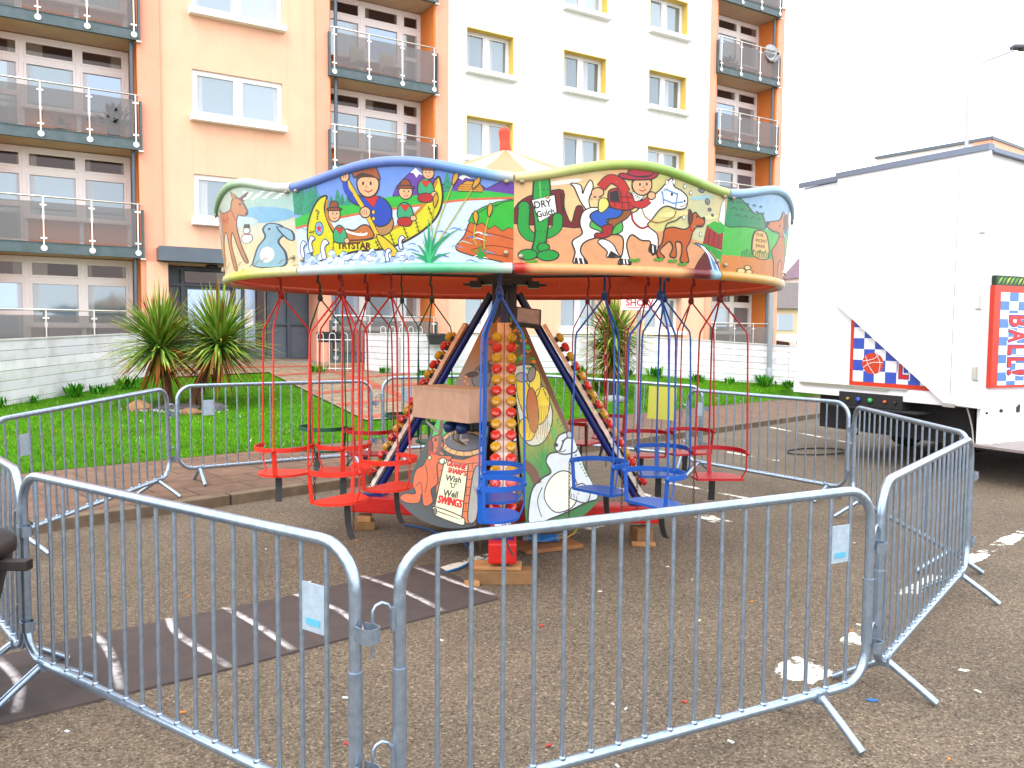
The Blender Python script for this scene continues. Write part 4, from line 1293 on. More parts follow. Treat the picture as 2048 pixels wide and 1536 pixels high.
    c.poly(spline([(640, 640), (700, 600), (765, 595), (745, 640), (680, 680), (650, 720), (610, 730)], 3), pc(160, 90, 35), BLK, 5)
    c.poly(spline([(715, 595), (650, 570), (560, 590), (525, 620), (545, 660), (600, 700), (640, 690), (620, 650), (690, 635)], 4), pc(35, 95, 200), BLK, 6)
    c.poly(spline([(595, 690), (650, 680), (650, 740), (600, 765), (550, 755), (560, 730), (595, 730)], 3), pc(175, 30, 30), BLK, 5)
    c.poly(spline([(635, 470), (700, 455), (765, 490), (800, 555), (760, 590), (690, 585), (640, 560)], 4), pc(205, 38, 32), BLK, 6)
    for q in ([(660, 470), (670, 570)], [(700, 465), (715, 580)], [(740, 485), (755, 585)], [(640, 500), (780, 515)], [(640, 535), (795, 550)]): c.stroke(q, pc(120, 15, 20), 7)
    c.poly([(640, 475), (690, 462), (700, 540), (640, 530)], pc(40, 35, 40))
    c.stroke(spline([(735, 480), (700, 420), (640, 395), (590, 445)], closed=False), BLK, 62); c.stroke(spline([(735, 480), (700, 420), (640, 395), (590, 445)], closed=False), pc(205, 38, 32), 50)
    c.poly(ell(570, 475, 36, 30), SKIN, BLK, 5); c.stroke([(545, 485), (535, 515)], SKIN, 14); c.stroke([(570, 490), (568, 520)], SKIN, 14)
    c.poly(spline([(580, 520), (620, 515), (635, 560), (600, 600), (575, 590)], 3), pc(245, 232, 120), BLK, 4)
    c.stroke(spline([(770, 540), (830, 560), (880, 530)], closed=False), BLK, 50); c.stroke(spline([(770, 540), (830, 560), (880, 530)], closed=False), pc(205, 38, 32), 40)
    c.poly(ell(895, 505, 26, 24), SKIN, BLK, 5)
    c.poly([(770, 480), (860, 470), (835, 530), (790, 540)], pc(240, 235, 225), BLK, 4)
    for k in range(8): c.poly(ell(785 + (k * 23 % 60), 490 + (k * 17 % 40), 4, 4, 6), BLK)
    person_face(c, 835, 435, 62, False, None, 1)
    c.poly(spline([(745, 375), (780, 320), (840, 285), (850, 300), (880, 300), (915, 340), (925, 372), (850, 385)], 4), pc(195, 20, 60), BLK, 6)
    c.poly(spline([(692, 372), (720, 362), (800, 385), (880, 385), (942, 340), (930, 385), (880, 405), (780, 405), (715, 392)], 4), pc(195, 20, 60), BLK, 6)
    c.poly(ell(880, 328, 16, 16, 10), pc(245, 220, 90), BLK, 4)
    # brown dog running ahead
    D = pc(205, 95, 25)
    c.stroke(spline([(985, 720), (1000, 680), (1060, 660), (1100, 635)], closed=False), BLK, 8)
    c.poly(spline([(975, 760), (985, 715), (1040, 702), (1120, 715), (1160, 695), (1175, 640), (1200, 610), (1235, 640), (1275, 655), (1262, 695), (1215, 700), (1185, 730), (1165, 790), (1140, 830), (1150, 880), (1155, 920), (1095, 915), (1105, 860), (1100, 800), (1060, 795), (1065, 850), (1060, 890), (1020, 880), (1040, 830), (1020, 790), (985, 810), (950, 850), (985, 890), (940, 890), (935, 845), (965, 800)], 4), D, BLK, 6)
    c.poly(spline([(1180, 625), (1155, 590), (1150, 640), (1160, 690), (1180, 660)], 3), pc(110, 45, 15), BLK, 5)
    c.poly(ell(1268, 648, 11, 12, 10), BLK); c.poly(ell(1213, 638, 7, 9, 8), BLK)
    c.stroke(spline([(1205, 690), (1235, 692), (1258, 682)], closed=False), BLK, 5)
    c.stroke([(1160, 700), (1185, 735)], pc(205, 25, 25), 16)
    # tufts and dust
    for (x, y) in ((300, 935), (390, 945), (600, 955), (820, 975), (945, 905), (1040, 915), (1110, 935), (790, 910), (200, 910)):
        c.poly(spline([(x - 36, y), (x - 20, y - 14), (x, y - 8), (x + 18, y - 16), (x + 36, y - 2), (x, y + 10)], 3), pc(90, 165, 45)); c.stroke([(x - 34, y + 8), (x + 34, y + 10)], pc(140, 60, 25), 8, taper=2)
    for (x, y) in ((970, 350), (1120, 450), (1165, 490), (1115, 640), (1245, 745)): c.poly(spline([(x, y - 14), (x + 9, y + 4), (x, y + 12), (x - 9, y + 4)], 3), WHT, pc(120, 130, 140), 3)
    return c.items

# board: snowy wood with a young deer and a hare
def art_wood():
    c = board_canvas(62, 540, 128, 1005, 488, 410, 535, 965)
    c.poly([(60, 780), (250, 760), (560, 740), (560, 1000), (100, 1020)], pc(240, 222, 175))
    c.poly(ell(400, 600, 110, 50, 16), pc(130, 190, 225)); c.poly(ell(300, 640, 90, 36, 16), pc(200, 225, 225))
    c.poly(spline([(105, 940), (100, 760), (112, 620), (125, 600), (132, 760), (150, 940)], 3), pc(205, 150, 80), pc(120, 80, 30), 4)
    c.poly([(95, 600), (140, 590), (148, 690), (98, 720)], pc(245, 225, 205), pc(200, 60, 60), 5)
    for y in (625, 655, 680): c.stroke([(104, y), (138, y - 8)], pc(205, 60, 60), 5)
    D = pc(205, 130, 65)
    c.poly(spline([(160, 600), (150, 550), (175, 575), (215, 575), (250, 560), (260, 510), (275, 490), (310, 500), (345, 580), (330, 605), (300, 595), (290, 640), (295, 690), (320, 790), (355, 890), (335, 885), (285, 760), (262, 700), (255, 780), (295, 930), (272, 930), (235, 790), (215, 700), (185, 740), (180, 900), (160, 900), (165, 720), (170, 650)], 3), D, pc(70, 40, 15), 5)
    c.poly([(268, 500), (250, 445), (290, 480)], D, pc(70, 40, 15), 4); c.poly([(300, 500), (345, 455), (325, 510)], pc(110, 25, 50), pc(70, 40, 15), 4)
    c.poly(ell(308, 530, 6, 9, 8), BLK); c.poly(ell(340, 590, 8, 7, 8), BLK)
    for q in ([(175, 600), (215, 640)], [(200, 580), (190, 650)], [(225, 575), (225, 650)], [(175, 625), (245, 615)], [(255, 560), (290, 640)]): c.stroke(q, pc(190, 45, 30), 8)
    H = pc(150, 195, 215)
    c.poly(spline([(380, 880), (395, 800), (420, 740), (410, 690), (430, 655), (470, 670), (480, 720), (465, 770), (490, 840), (490, 920), (420, 930), (378, 915)], 4), H, pc(50, 70, 100), 5)
    c.poly(spline([(455, 675), (500, 700), (510, 760), (490, 750)], 3), H, pc(50, 70, 100), 4)
    c.poly(ell(430, 850, 26, 50), pc(240, 240, 235)); c.poly(ell(432, 690, 5, 8, 8), BLK)
    c.poly(ell(345, 745, 26, 30), WHT, pc(120, 130, 140), 4); c.poly(ell(343, 695, 16, 18), WHT, pc(120, 130, 140), 4); c.poly([(328, 682), (358, 682), (356, 655), (330, 655)], BLK)
    c.stroke([(328, 718), (360, 722)], pc(200, 40, 40), 8)
    for i in range(22):
        x = 120 + (i * 97 % 400); y = 880 + (i * 43 % 110); c.stroke(spline([(x, y), (x + 10, y - 22), (x + 22, y - 26)], closed=False), pc(140, 130, 80), 4)
    for i in range(20):
        x = 330 + (i * 53 % 150); y = 455 + (i * 29 % 50); c.poly(ell(x, y, 9, 6, 8), WHT)
    return c.items

# board: park lane with a finger board
def art_park():
    c = board_canvas(1478, 490, 1420, 990, 1890, 520, 1835, 1065)
    c.poly([(1400, 690), (1600, 690), (1900, 720), (1900, 900), (1400, 880)], pc(75, 200, 70)); c.poly([(1400, 860), (1600, 875), (1900, 890), (1900, 1100), (1400, 1010)], pc(225, 140, 55))
    c.poly(spline([(1455, 690), (1465, 540), (1490, 510), (1530, 560), (1560, 610), (1585, 595), (1600, 640), (1600, 690), (1520, 690)], 3), pc(25, 150, 95), pc(10, 80, 50), 5)
    for i in range(14): c.stroke(spline([(1470 + i * 9, 560 + (i * 37 % 110)), (1480 + i * 9, 550 + (i * 37 % 110)), (1490 + i * 8, 562 + (i * 37 % 110))], closed=False), pc(10, 95, 60), 5)
    c.poly(spline([(1740, 690), (1760, 640), (1800, 680), (1830, 660), (1860, 700)], 3), pc(40, 170, 110))
    c.poly(spline([(1545, 860), (1550, 730), (1580, 702), (1612, 730), (1622, 870)], 3), pc(245, 195, 110), BLK, 5)
    for txt, y, w in (('THE', 740, 36), ('PICNIC', 775, 52), ('PARK', 808, 46)): c.text(txt, 1558, y, w, 20, pc(90, 30, 15))
    c.stroke([(1605, 838), (1566, 832)], pc(90, 30, 15), 6); c.stroke([(1580, 822), (1564, 832), (1580, 842)], pc(90, 30, 15), 5)
    for i in range(16): c.stroke(spline([(1500 + i * 9, 872), (1503 + i * 9, 845 - (i % 3) * 10), (1510 + i * 9, 835)], closed=False), pc(20, 140, 45), 5)
    D = pc(215, 125, 55)
    c.poly(spline([(1660, 1000), (1655, 900), (1640, 820), (1670, 770), (1690, 700), (1640, 690), (1612, 670), (1625, 640), (1690, 610), (1715, 550), (1740, 600), (1720, 680), (1745, 740), (1770, 850), (1765, 960), (1790, 1010), (1740, 1010), (1735, 900), (1700, 880), (1690, 950), (1700, 1000)], 4), D, BLK, 5)
    c.poly(spline([(1720, 590), (1760, 560), (1775, 640), (1745, 680)], 3), pc(120, 60, 25), BLK, 4)
    c.poly(ell(1616, 650, 10, 13, 8), BLK); c.poly(ell(1690, 650, 6, 10, 8), BLK); c.stroke(spline([(1620, 685), (1660, 702), (1690, 695)], closed=False), BLK, 5)
    c.stroke([(1690, 712), (1745, 720)], pc(200, 30, 30), 14)
    c.poly(spline([(1790, 900), (1800, 780), (1830, 720), (1850, 800), (1840, 940)], 3), pc(225, 150, 80), BLK, 4); c.poly(ell(1815, 760, 26, 34), pc(235, 170, 110)); c.poly(ell(1825, 820, 24, 40), pc(60, 160, 130), BLK, 3); c.poly(ell(1815, 900, 22, 36), pc(220, 110, 120), BLK, 3)
    c.poly(spline([(1770, 560), (1800, 510), (1840, 540), (1850, 620), (1800, 640)], 3), WHT, pc(150, 170, 190), 4)
    for (x, y, r) in ((1495, 955, 16), (1525, 962, 14), (1520, 935, 13), (1750, 950, 12)): c.poly(ell(x, y, r, r), pc(250, 225, 150), pc(120, 80, 30), 4)
    return c.items

g_sky = grad((0, pc(205, 224, 245, .7)), (.45, pc(160, 190, 240)), (1, pc(105, 150, 235)))
g_wood = grad((0, pc(240, 225, 175)), (.5, pc(235, 225, 195)), (.8, pc(170, 210, 205)), (1, pc(190, 215, 195)))
def bg_gulch(t, h):
    a = grad((0, pc(245, 190, 135)), (.35, pc(248, 225, 160)), (.65, pc(215, 225, 130)), (.85, pc(190, 222, 190)), (1, pc(235, 225, 160)))(t)
    b = grad((0, pc(240, 170, 115)), (.5, pc(250, 222, 150)), (1, pc(240, 195, 140)))(h)
    return tuple((x * .6 + y * .4) for x, y in zip(a, b))
g_park = grad((0, pc(225, 140, 55)), (.5, pc(180, 215, 235)), (1, pc(150, 200, 240)))
B = []
for i in range(10):
    B.append(Board(A0 + 36 * i, A0 + 36 * (i + 1), None, None, None))
gul, prk, can, wod = B[0], B[1], B[9], B[8]
gul.bg = bg_gulch; gul.art = art_gulch()
gul.top = grad((0, pc(240, 225, 160)), (.3, pc(185, 205, 110)), (.7, pc(150, 195, 85)), (1, pc(190, 205, 120)))
gul.bot = grad((0, pc(200, 40, 25)), (.06, pc(200, 40, 25)), (.08, pc(250, 175, 115)), (.78, pc(250, 175, 115)), (.8, pc(120, 18, 28)), (.94, pc(120, 18, 28)), (.95, pc(160, 205, 225)), (1, pc(160, 205, 225)))
can.bg = lambda t, h: g_sky(h); can.art = art_canoe()
can.top = grad((0, pc(110, 140, 215)), (.6, pc(110, 140, 220)), (.9, pc(110, 170, 230)), (1, pc(225, 225, 215)))
can.bot = grad((0, pc(225, 228, 228)), (.4, pc(160, 215, 205)), (.7, pc(90, 205, 150)), (.9, pc(150, 225, 180)), (1, pc(220, 232, 225)))
wod.bg = lambda t, h: g_wood(h); wod.art = art_wood()
wod.top = grad((0, pc(95, 170, 120)), (.5, pc(165, 210, 165)), (1, pc(232, 236, 228)))
wod.bot = grad((0, pc(238, 225, 180)), (.5, pc(215, 222, 60)), (1, pc(235, 228, 170)))
prk.bg = lambda t, h: g_park(h); prk.art = art_park()
prk.top = grad((0, pc(150, 190, 230)), (.6, pc(150, 200, 225)), (1, pc(120, 180, 200)))
prk.bot = grad((0, pc(230, 160, 60)), (.6, pc(235, 190, 100)), (1, pc(215, 225, 205)))
for k, i in enumerate((2, 3, 4, 5, 6, 7)):
    b = B[i]; b.bg = (lambda t, h: g_sky(h)) if k % 2 else (lambda t, h: g_park(h)); b.top = const(pc(140, 180, 220) if k % 2 else pc(180, 200, 120)); b.bot = const(INRED)
for b in B: b.build()

# tower panels ------------------------------------------------------
def panel(bl, br, tr, tl, art=None, col=(.1, .05, .02), sag=.06):
    q = [Vector(p) - RC for p in (bl, br, tr, tl)]
    n = (q[1] - q[0]).cross(q[3] - q[0]).normalized()
    if n.dot(q[0]) < 0 and n.dot(q[1]) < 0: n = -n
    mb = MB()
    def P(s, h, lift=0.0):
        p = q[0].lerp(q[1], s).lerp(q[3].lerp(q[2], s), h)
        return p + n * lift
    NQ = 16
    edge = []
    for i in range(NQ + 1):
        edge.append((i / NQ, -sag * 4 * (i / NQ) * (1 - i / NQ)))
    top = [(1, 1), (0, 1)]
    for lift, cc in ((0, None), (-.014, pc(60, 40, 25))):
        vs = [P(s, h, lift) for s, h in edge] + [P(s, h, lift) for s, h in top]
        cs = [cc or (art.bgf(s, h) if art else col) for s, h in edge + top]
        idx = tessellate_polygon([[Vector((s, h, 0)) for s, h in edge + top]])
        if lift == 0 and art:
            R_ = 24
            for r in range(R_):
                for s_ in range(8):
                    z = [(s_ / 8, r / R_), ((s_ + 1) / 8, r / R_), ((s_ + 1) / 8, (r + 1) / R_), (s_ / 8, (r + 1) / R_)]
                    mb.add([P(a, b) for a, b in z], [(0, 1, 2, 3)], 0, [art.bgf(a, b) for a, b in z])
            low = edge + []
            idx = tessellate_polygon([[Vector((s, h, 0)) for s, h in edge]])
            mb.add([P(s, h) for s, h in edge], [tuple(t) for t in idx], 0, [art.bgf(s, 0) for s, h in edge])
        else:
            mb.add(vs, [tuple(t) for t in idx], 0, cs)
    ring = edge + top
    for i in range(len(ring)):
        a, b = ring[i], ring[(i + 1) % len(ring)]
        mb.add([P(*a), P(*b), P(*b, -.014), P(*a, -.014)], [(0, 1, 2, 3)], 0, pc(70, 60, 40))
    if art:
        for k, (c_, T) in enumerate(art.items):
            c_ = tuple(min(.88, x * 1.55) for x in c_)
            for t in T:
                f = []
                for (s, h) in t:
                    s = min(max(s, .004), .996)
                    f.append(P(s, min(h, .998), .0008 + .000012 * k))
                mb.add(f, [(0, 1, 2)], 0, c_)
    return mb.build('tower_panel', M_ART, ride, fix=False)

def quad_canvas(tl, tr, br, bl):
    def conv(x, y):
        xl = tl[0] + (bl[0] - tl[0]) * (y - tl[1]) / (bl[1] - tl[1]); xr = tr[0] + (br[0] - tr[0]) * (y - tr[1]) / (br[1] - tr[1])
        s = (x - xl) / (xr - xl)
        yb = bl[1] + (br[1] - bl[1]) * s; yt = tl[1] + (tr[1] - tl[1]) * s
        return (s, (yb - y) / (yb - yt))
    return Canvas(conv)
ca = quad_canvas((940, 305), (1026, 305), (890, 1630), (390, 1480))
gA = grad((0, pc(70, 80, 85)), (.1, pc(50, 75, 70)), (.35, pc(60, 95, 70)), (.45, pc(110, 130, 130)), (.5, pc(170, 155, 155)), (.72, pc(185, 150, 120)), (.85, pc(205, 125, 45)), (1, pc(195, 110, 40)))
ca.bgf = lambda s, h: gA(h)
# field, wishing well, notice scroll, sitting hound
ca.poly([(610, 1000), (640, 930), (760, 1000), (960, 1040), (960, 1110), (760, 1080), (600, 1080)], pc(70, 215, 70))
ca.poly([(850, 1040), (960, 1040), (960, 1080), (860, 1070)], pc(170, 205, 240)); 
ca.poly([(470, 1500), (520, 1280), (600, 1180), (640, 1500), (600, 1560)], pc(55, 62, 62))
ca.poly(spline([(640, 1190), (700, 1215), (800, 1235), (930, 1225), (905, 1600), (760, 1590), (640, 1530)], 3), pc(232, 120, 60), BLK, 5)
for r in range(7):
    y = 1250 + r * 48
    ca.stroke([(645, y), (780, y + 16), (910, y + 8)], pc(150, 60, 30), 6)
    for k in range(4): ca.stroke([(670 + k * 62 + (r % 2) * 30, y + 4), (670 + k * 62 + (r % 2) * 30, y + 50)], pc(150, 60, 30), 5)
ca.poly(ell(800, 1130, 150, 88, 28, .1), pc(235, 185, 115), BLK, 6)
for k in range(16):
    a = 2 * PI * k / 16; ca.stroke([(800 + 112 * math.cos(a), 1128 + 56 * math.sin(a)), (800 + 148 * math.cos(a), 1132 + 86 * math.sin(a))], pc(150, 90, 50), 5)
ca.poly(ell(800, 1126, 118, 58, 24, .1), pc(95, 98, 105), BLK, 5)
ca.poly([(770, 1100), (828, 1100), (822, 1150), (778, 1150)], pc(165, 115, 95), BLK, 4); ca.stroke([(770, 1115), (828, 1115)], pc(190, 190, 195), 9)
ca.stroke([(640, 1200), (660, 960)], pc(120, 85, 70), 22)
D = pc(228, 100, 28)
ca.poly(spline([(440, 1500), (400, 1470), (430, 1440), (500, 1440), (480, 1380), (500, 1290), (545, 1260), (570, 1200), (585, 1130), (600, 1085), (640, 1070), (668, 1100), (668, 1150), (630, 1175), (640, 1200), (720, 1210), (715, 1235), (640, 1250), (635, 1300), (640, 1380), (600, 1420), (615, 1490), (580, 1520), (550, 1510), (540, 1440), (525, 1500)], 4), D, BLK, 6)
ca.poly(spline([(590, 1095), (570, 1110), (575, 1190), (600, 1180), (605, 1130)], 3), pc(130, 50, 15), BLK, 5)
ca.poly(ell(664, 1110, 11, 12, 10), BLK); ca.poly(ell(622, 1100, 8, 12, 10), BLK); ca.stroke(spline([(618, 1150), (640, 1160), (660, 1150)], closed=False), BLK, 5)
ca.stroke([(580, 1180), (625, 1190)], pc(205, 25, 20), 18); ca.poly(ell(585, 1215, 12, 14, 10), pc(235, 215, 160), BLK, 4)
ca.stroke(spline([(560, 1260), (575, 1350), (560, 1440)], closed=False), BLK, 5); ca.stroke(spline([(500, 1400), (530, 1370), (545, 1440)], closed=False), BLK, 5)
CRM = pc(250, 236, 185, .75)
ca.poly([(680, 1232), (830, 1275), (800, 1600), (625, 1545), (640, 1440)], CRM, BLK, 6)
ca.poly(ell(668, 1240, 24, 20), CRM, BLK, 5); ca.poly(spline([(615, 1545), (635, 1525), (800, 1580), (820, 1610), (800, 1630), (640, 1580)], 3), CRM, BLK, 5); ca.poly(ell(630, 1552, 12, 18), pc(120, 110, 90), BLK, 4)
ca.text('GRANNIE', 690, 1270, 126, 36, pc(215, 15, 18), rot=.26); ca.text('GRANNIE', 694, 1271, 126, 36, pc(215, 15, 18), rot=.26); ca.text('SHARP\u2019S', 698, 1312, 120, 34, pc(215, 15, 18), rot=.24); ca.text('SHARP\u2019S', 702, 1313, 120, 34, pc(215, 15, 18), rot=.24)
ca.text('Wish', 684, 1362, 104, 38, BLK, rot=.2); ca.text('\u2019U\u2019', 714, 1408, 44, 34, BLK, rot=.15); ca.text('Well', 674, 1458, 96, 42, BLK, rot=.16); ca.text('SWINGS', 640, 1500, 156, 50, pc(215, 15, 18), rot=.2); ca.text('SWINGS', 645, 1501, 156, 50, pc(215, 15, 18), rot=.2)
ca.poly(spline([(850, 1420), (870, 1300), (900, 1280), (935, 1330), (925, 1480), (890, 1600), (840, 1600)], 4), pc(165, 165, 160), BLK, 5)
for k in range(4): ca.stroke([(865 + k * 12, 1400 + k * 20), (885 + k * 8, 1430 + k * 20)], pc(90, 90, 90), 4)
# upper sky: soft cloud shapes and a few stars
for (x, y, rx, ry, col) in ((900, 720, 60, 90, pc(120, 118, 125)), (940, 560, 34, 60, pc(170, 105, 70)), (840, 690, 40, 18, pc(60, 55, 62)), (930, 660, 50, 30, pc(70, 66, 74)), (960, 480, 30, 26, pc(190, 60, 35))):
    ca.poly(spline([(x - rx, y), (x - rx * .5, y - ry * .8), (x + rx * .3, y - ry), (x + rx, y - ry * .1), (x + rx * .4, y + ry * .8), (x - rx * .5, y + ry * .7)], 4), col, pc(70, 40, 30), 4)
for (x, y) in ((805, 700), (800, 730), (815, 750)): ca.poly(ell(x, y, 9, 9, 8), pc(240, 140, 80))
panel((-.98, 6.90, .33), (-.27, 6.10, .3), (-.08, 6.86, 1.93), (-.21, 6.95, 1.93), ca)

cb = quad_canvas((1105, 355), (1195, 385), (1650, 1475), (1130, 1640))
gB = grad((0, pc(60, 140, 70)), (.25, pc(90, 170, 70)), (.45, pc(215, 205, 60)), (.6, pc(190, 190, 120)), (.75, pc(150, 120, 60)), (1, pc(90, 60, 25)))
cb.bgf = lambda s, h: gB(h)
G1, G2, BR, YL = pc(40, 140, 50), pc(80, 175, 70), pc(110, 60, 30), pc(238, 215, 60)
for (x0, y0, x1, y1, w) in ((1190, 390, 1640, 1440, 46), (1140, 380, 1200, 640, 22), (1175, 400, 1260, 640, 26), (1125, 360, 1140, 560, 18)):
    cb.stroke(spline([(x0, y0), ((x0 + x1) / 2 - 10, (y0 + y1) / 2), (x1, y1)], closed=False), BR, w); cb.stroke([(x0 + 6, y0 + 20), ((x0 + x1) / 2, (y0 + y1) / 2 + 10)], pc(60, 30, 15), w * .25)
for i in range(46):
    f = (i * 37 % 100) / 100; x = 1115 + f * 130 + (i % 7) * 14; y = 380 + (i * 53 % 330)
    x = min(x, 1120 + (y - 340) * .44)
    cb.poly(spline([(x - 18, y), (x, y - 12), (x + 20, y - 2), (x + 2, y + 12)], 3), [G1, G2, pc(190, 150, 40), pc(30, 90, 40), pc(225, 120, 40)][i % 5])
cb.poly(spline([(1115, 720), (1180, 680), (1260, 690), (1290, 760), (1330, 860), (1370, 960), (1340, 1090), (1260, 1170), (1160, 1150), (1120, 950)], 4), pc(215, 215, 195), BLK, 5)
for (x, y, rx, ry, rot, col) in ((1180, 880, 50, 150, -.2, YL), (1290, 930, 60, 120, .25, YL), (1260, 800, 40, 90, .2, pc(245, 225, 90)), (1180, 1080, 60, 70, 0, pc(230, 200, 50)), (1230, 960, 42, 140, 0, pc(190, 110, 60)), (1170, 760, 46, 30, 0, pc(170, 165, 160)), (1240, 740, 26, 50, .4, pc(150, 140, 140))):
    cb.poly(ell(x, y, rx, ry, 18, rot), col, BLK, 4)
for i in range(14): cb.stroke(spline([(1150 + i * 14, 1100 + (i * 31 % 60)), (1160 + i * 13, 1000 + (i * 31 % 60)), (1150 + i * 15, 930)], closed=False), pc(170, 130, 30), 4)
reeds(cb, 1290, 1330, [(-60, -150, -10), (-30, -190, 0), (0, -210, 10), (40, -180, 20), (70, -130, 20), (-80, -90, -10)], pc(40, 150, 45), 18)
reeds(cb, 1370, 1130, [(-40, -110, -10), (0, -140, 0), (40, -120, 20)], G2, 16)
for i in range(20): cb.stroke([(1395 + i * 9, 1020 + i * 17), (1420 + i * 10, 990 + i * 18)], [G1, G2][i % 2], 10, taper=1)
cb.stroke(spline([(1130, 1280), (1200, 1330), (1230, 1400)], closed=False), BR, 60)
# big pale polar bear sitting in the grass
PB, PS = pc(200, 212, 218, .72), pc(165, 182, 196, .7)
cb.poly(spline([(1150, 1640), (1180, 1450), (1260, 1370), (1330, 1330), (1300, 1270), (1330, 1220), (1400, 1200), (1440, 1130), (1500, 1110), (1540, 1160), (1560, 1280), (1610, 1380), (1640, 1470), (1560, 1500), (1420, 1560), (1300, 1600)], 4), PB, BLK, 7)
cb.poly(spline([(1270, 1480), (1310, 1380), (1400, 1320), (1480, 1340), (1510, 1440), (1460, 1530), (1340, 1560)], 4), pc(232, 228, 208, .75), BLK, 5)
cb.poly(spline([(1370, 1180), (1400, 1110), (1470, 1085), (1520, 1120), (1520, 1190), (1460, 1215), (1400, 1215)], 4), PB, BLK, 6)
cb.poly(ell(1475, 1098, 18, 22), PS, BLK, 5); cb.poly(ell(1378, 1165, 16, 13), BLK); cb.poly(ell(1425, 1140, 6, 8, 8), BLK); cb.stroke(spline([(1385, 1200), (1420, 1205), (1445, 1190)], closed=False), BLK, 5)
cb.poly(spline([(1500, 1400), (1460, 1420), (1450, 1470), (1490, 1490), (1560, 1500), (1590, 1440), (1550, 1390)], 4), PB, BLK, 5)
for d in (0, 18, 36): cb.stroke([(1458 + d, 1440 + d * .6), (1462 + d, 1470 + d * .5)], BLK, 4)
cb.stroke(spline([(1240, 1590), (1220, 1500), (1260, 1420)], closed=False), BLK, 6)
panel((.12, 6.06, .31), (.74, 6.66, .4), (.07, 6.86, 1.93), (-.03, 6.82, 1.93), cb)
panel((.74, 7.3, .35), (.1, 7.95, .3), (-.06, 7.06, 1.93), (.06, 6.96, 1.93), None, pc(60, 120, 70))
panel((-.2, 7.95, .3), (-.95, 7.15, .35), (-.2, 7.0, 1.93), (-.08, 7.06, 1.93), None, pc(60, 120, 70))

# control box, drive motor, floodlight
yaw = math.atan2(-.7, .71)
PLY = mat('plywood', (0.62, 0.4, 0.27), .7, noise=9, col2=(.5, .3, .2), ramp=(.3, .7), bump=(40, .15, .003))
mb = MB()
cx = Vector((-.47, 6.47, 1.21)) - RC
mb.box(cx, (.68, .3, .25), rz=yaw, bev=.006)
Mx = Matrix.Translation(cx) @ Matrix.Rotation(yaw, 4, 'Z')
mb.box((.0, .0, .128), (.7, .32, .012), M=Mx)
mb.build('control_box', PLY, ride)
mb = MB()
Mm = Matrix.Translation(Vector((-.43, 6.5, .98)) - RC) @ Matrix.Rotation(yaw, 4, 'Z')
mb.box((.05, .06, .06), (.26, .16, .1), col=(.012, .013, .018), M=Mm, bev=.02)
for dx in (-.06, .09):
    mb.lathe([(.04, -.02), (.045, 0), (.045, .045), (.022, .06)], 14, col=pc(15, 60, 130), M=Mm @ Matrix.Translation((dx, -.03, .035)) @ Matrix.Rotation(math.radians(90), 4, 'X'))
for k in range(5):
    mb.tube(spline([(0, 0), (0, 0)], 2)[:1] and [Mm @ Vector((-.02 + k * .03, -.06, 0)), Mm @ Vector((-.0 + k * .03, -.09, -.05)), Mm @ Vector((.05 + k * .02, -.02, -.1))], .006, 6, col=[pc(210, 205, 195), (.03, .03, .03), pc(190, 150, 60), (.03, .03, .03), pc(210, 205, 195)][k])
mb.tube([Mm @ Vector((-.33, -.06, .14)), Mm @ Vector((-.28, -.1, .06)), Mm @ Vector((-.12, -.1, -.02))], .012, 8, col=pc(205, 200, 190))
mb.build('drive_motor', M_PAINT, ride)
mb = MB()
Ml = Matrix.Translation(Vector((.12, 6.45, 1.905)) - RC) @ Matrix.Rotation(math.radians(12), 4, 'Z') @ Matrix.Rotation(math.radians(-24), 4, 'X') @ Matrix.Rotation(math.radians(7), 4, 'Y')
mb.box((0, 0, 0), (.215, .06, .155), col=(.012, .012, .014), M=Ml, bev=.012)
mb.box((0, .05, 0), (.13, .06, .1), col=(.012, .012, .014), M=Ml)
mb.tube([Ml @ Vector((-.1, .02, -.02)), Ml @ Vector((-.1, .14, -.03)), Vector((0, -.08, 1.9))], .012, 6, col=(.012, .012, .014))
fl_ = mb.build('floodlight', M_PAINT, ride)
mb = MB(); mb.box((0, -.032, 0), (.18, .004, .122), M=Ml)
mb.build('lens', mat('lamp_lens', pc(205, 170, 160), .15, noise=9, col2=pc(170, 135, 128)), fl_)

# ------------------------------------------------------------------ swing chairs
def ribbon(mb, pts, h, t, col):
    """flat bar standing on edge along pts"""
    P = [Vector(p) for p in pts]
    vs, fs = [], []
    for i, p in enumerate(P):
        d = (P[min(i + 1, len(P) - 1)] - P[max(i - 1, 0)]).normalized()
        n = Vector((0, 0, 1)).cross(d).normalized()
        for a, b in ((-1, -1), (1, -1), (1, 1), (-1, 1)):
            vs.append(p + n * (a * t / 2) + Vector((0, 0, b * h / 2)))
    for i in range(len(P) - 1):
        for k in range(4):
            fs.append((i * 4 + k, i * 4 + (k + 1) % 4, i * 4 + 4 + (k + 1) % 4, i * 4 + 4 + k))
    fs += [(0, 3, 2, 1), tuple(len(vs) - 4 + k for k in range(4))]
    mb.add(vs, fs, 0, col)
M_RUST = mat('rusty_chain', (.11, .055, .035), .7, .3, noise=30)
_cache = {}
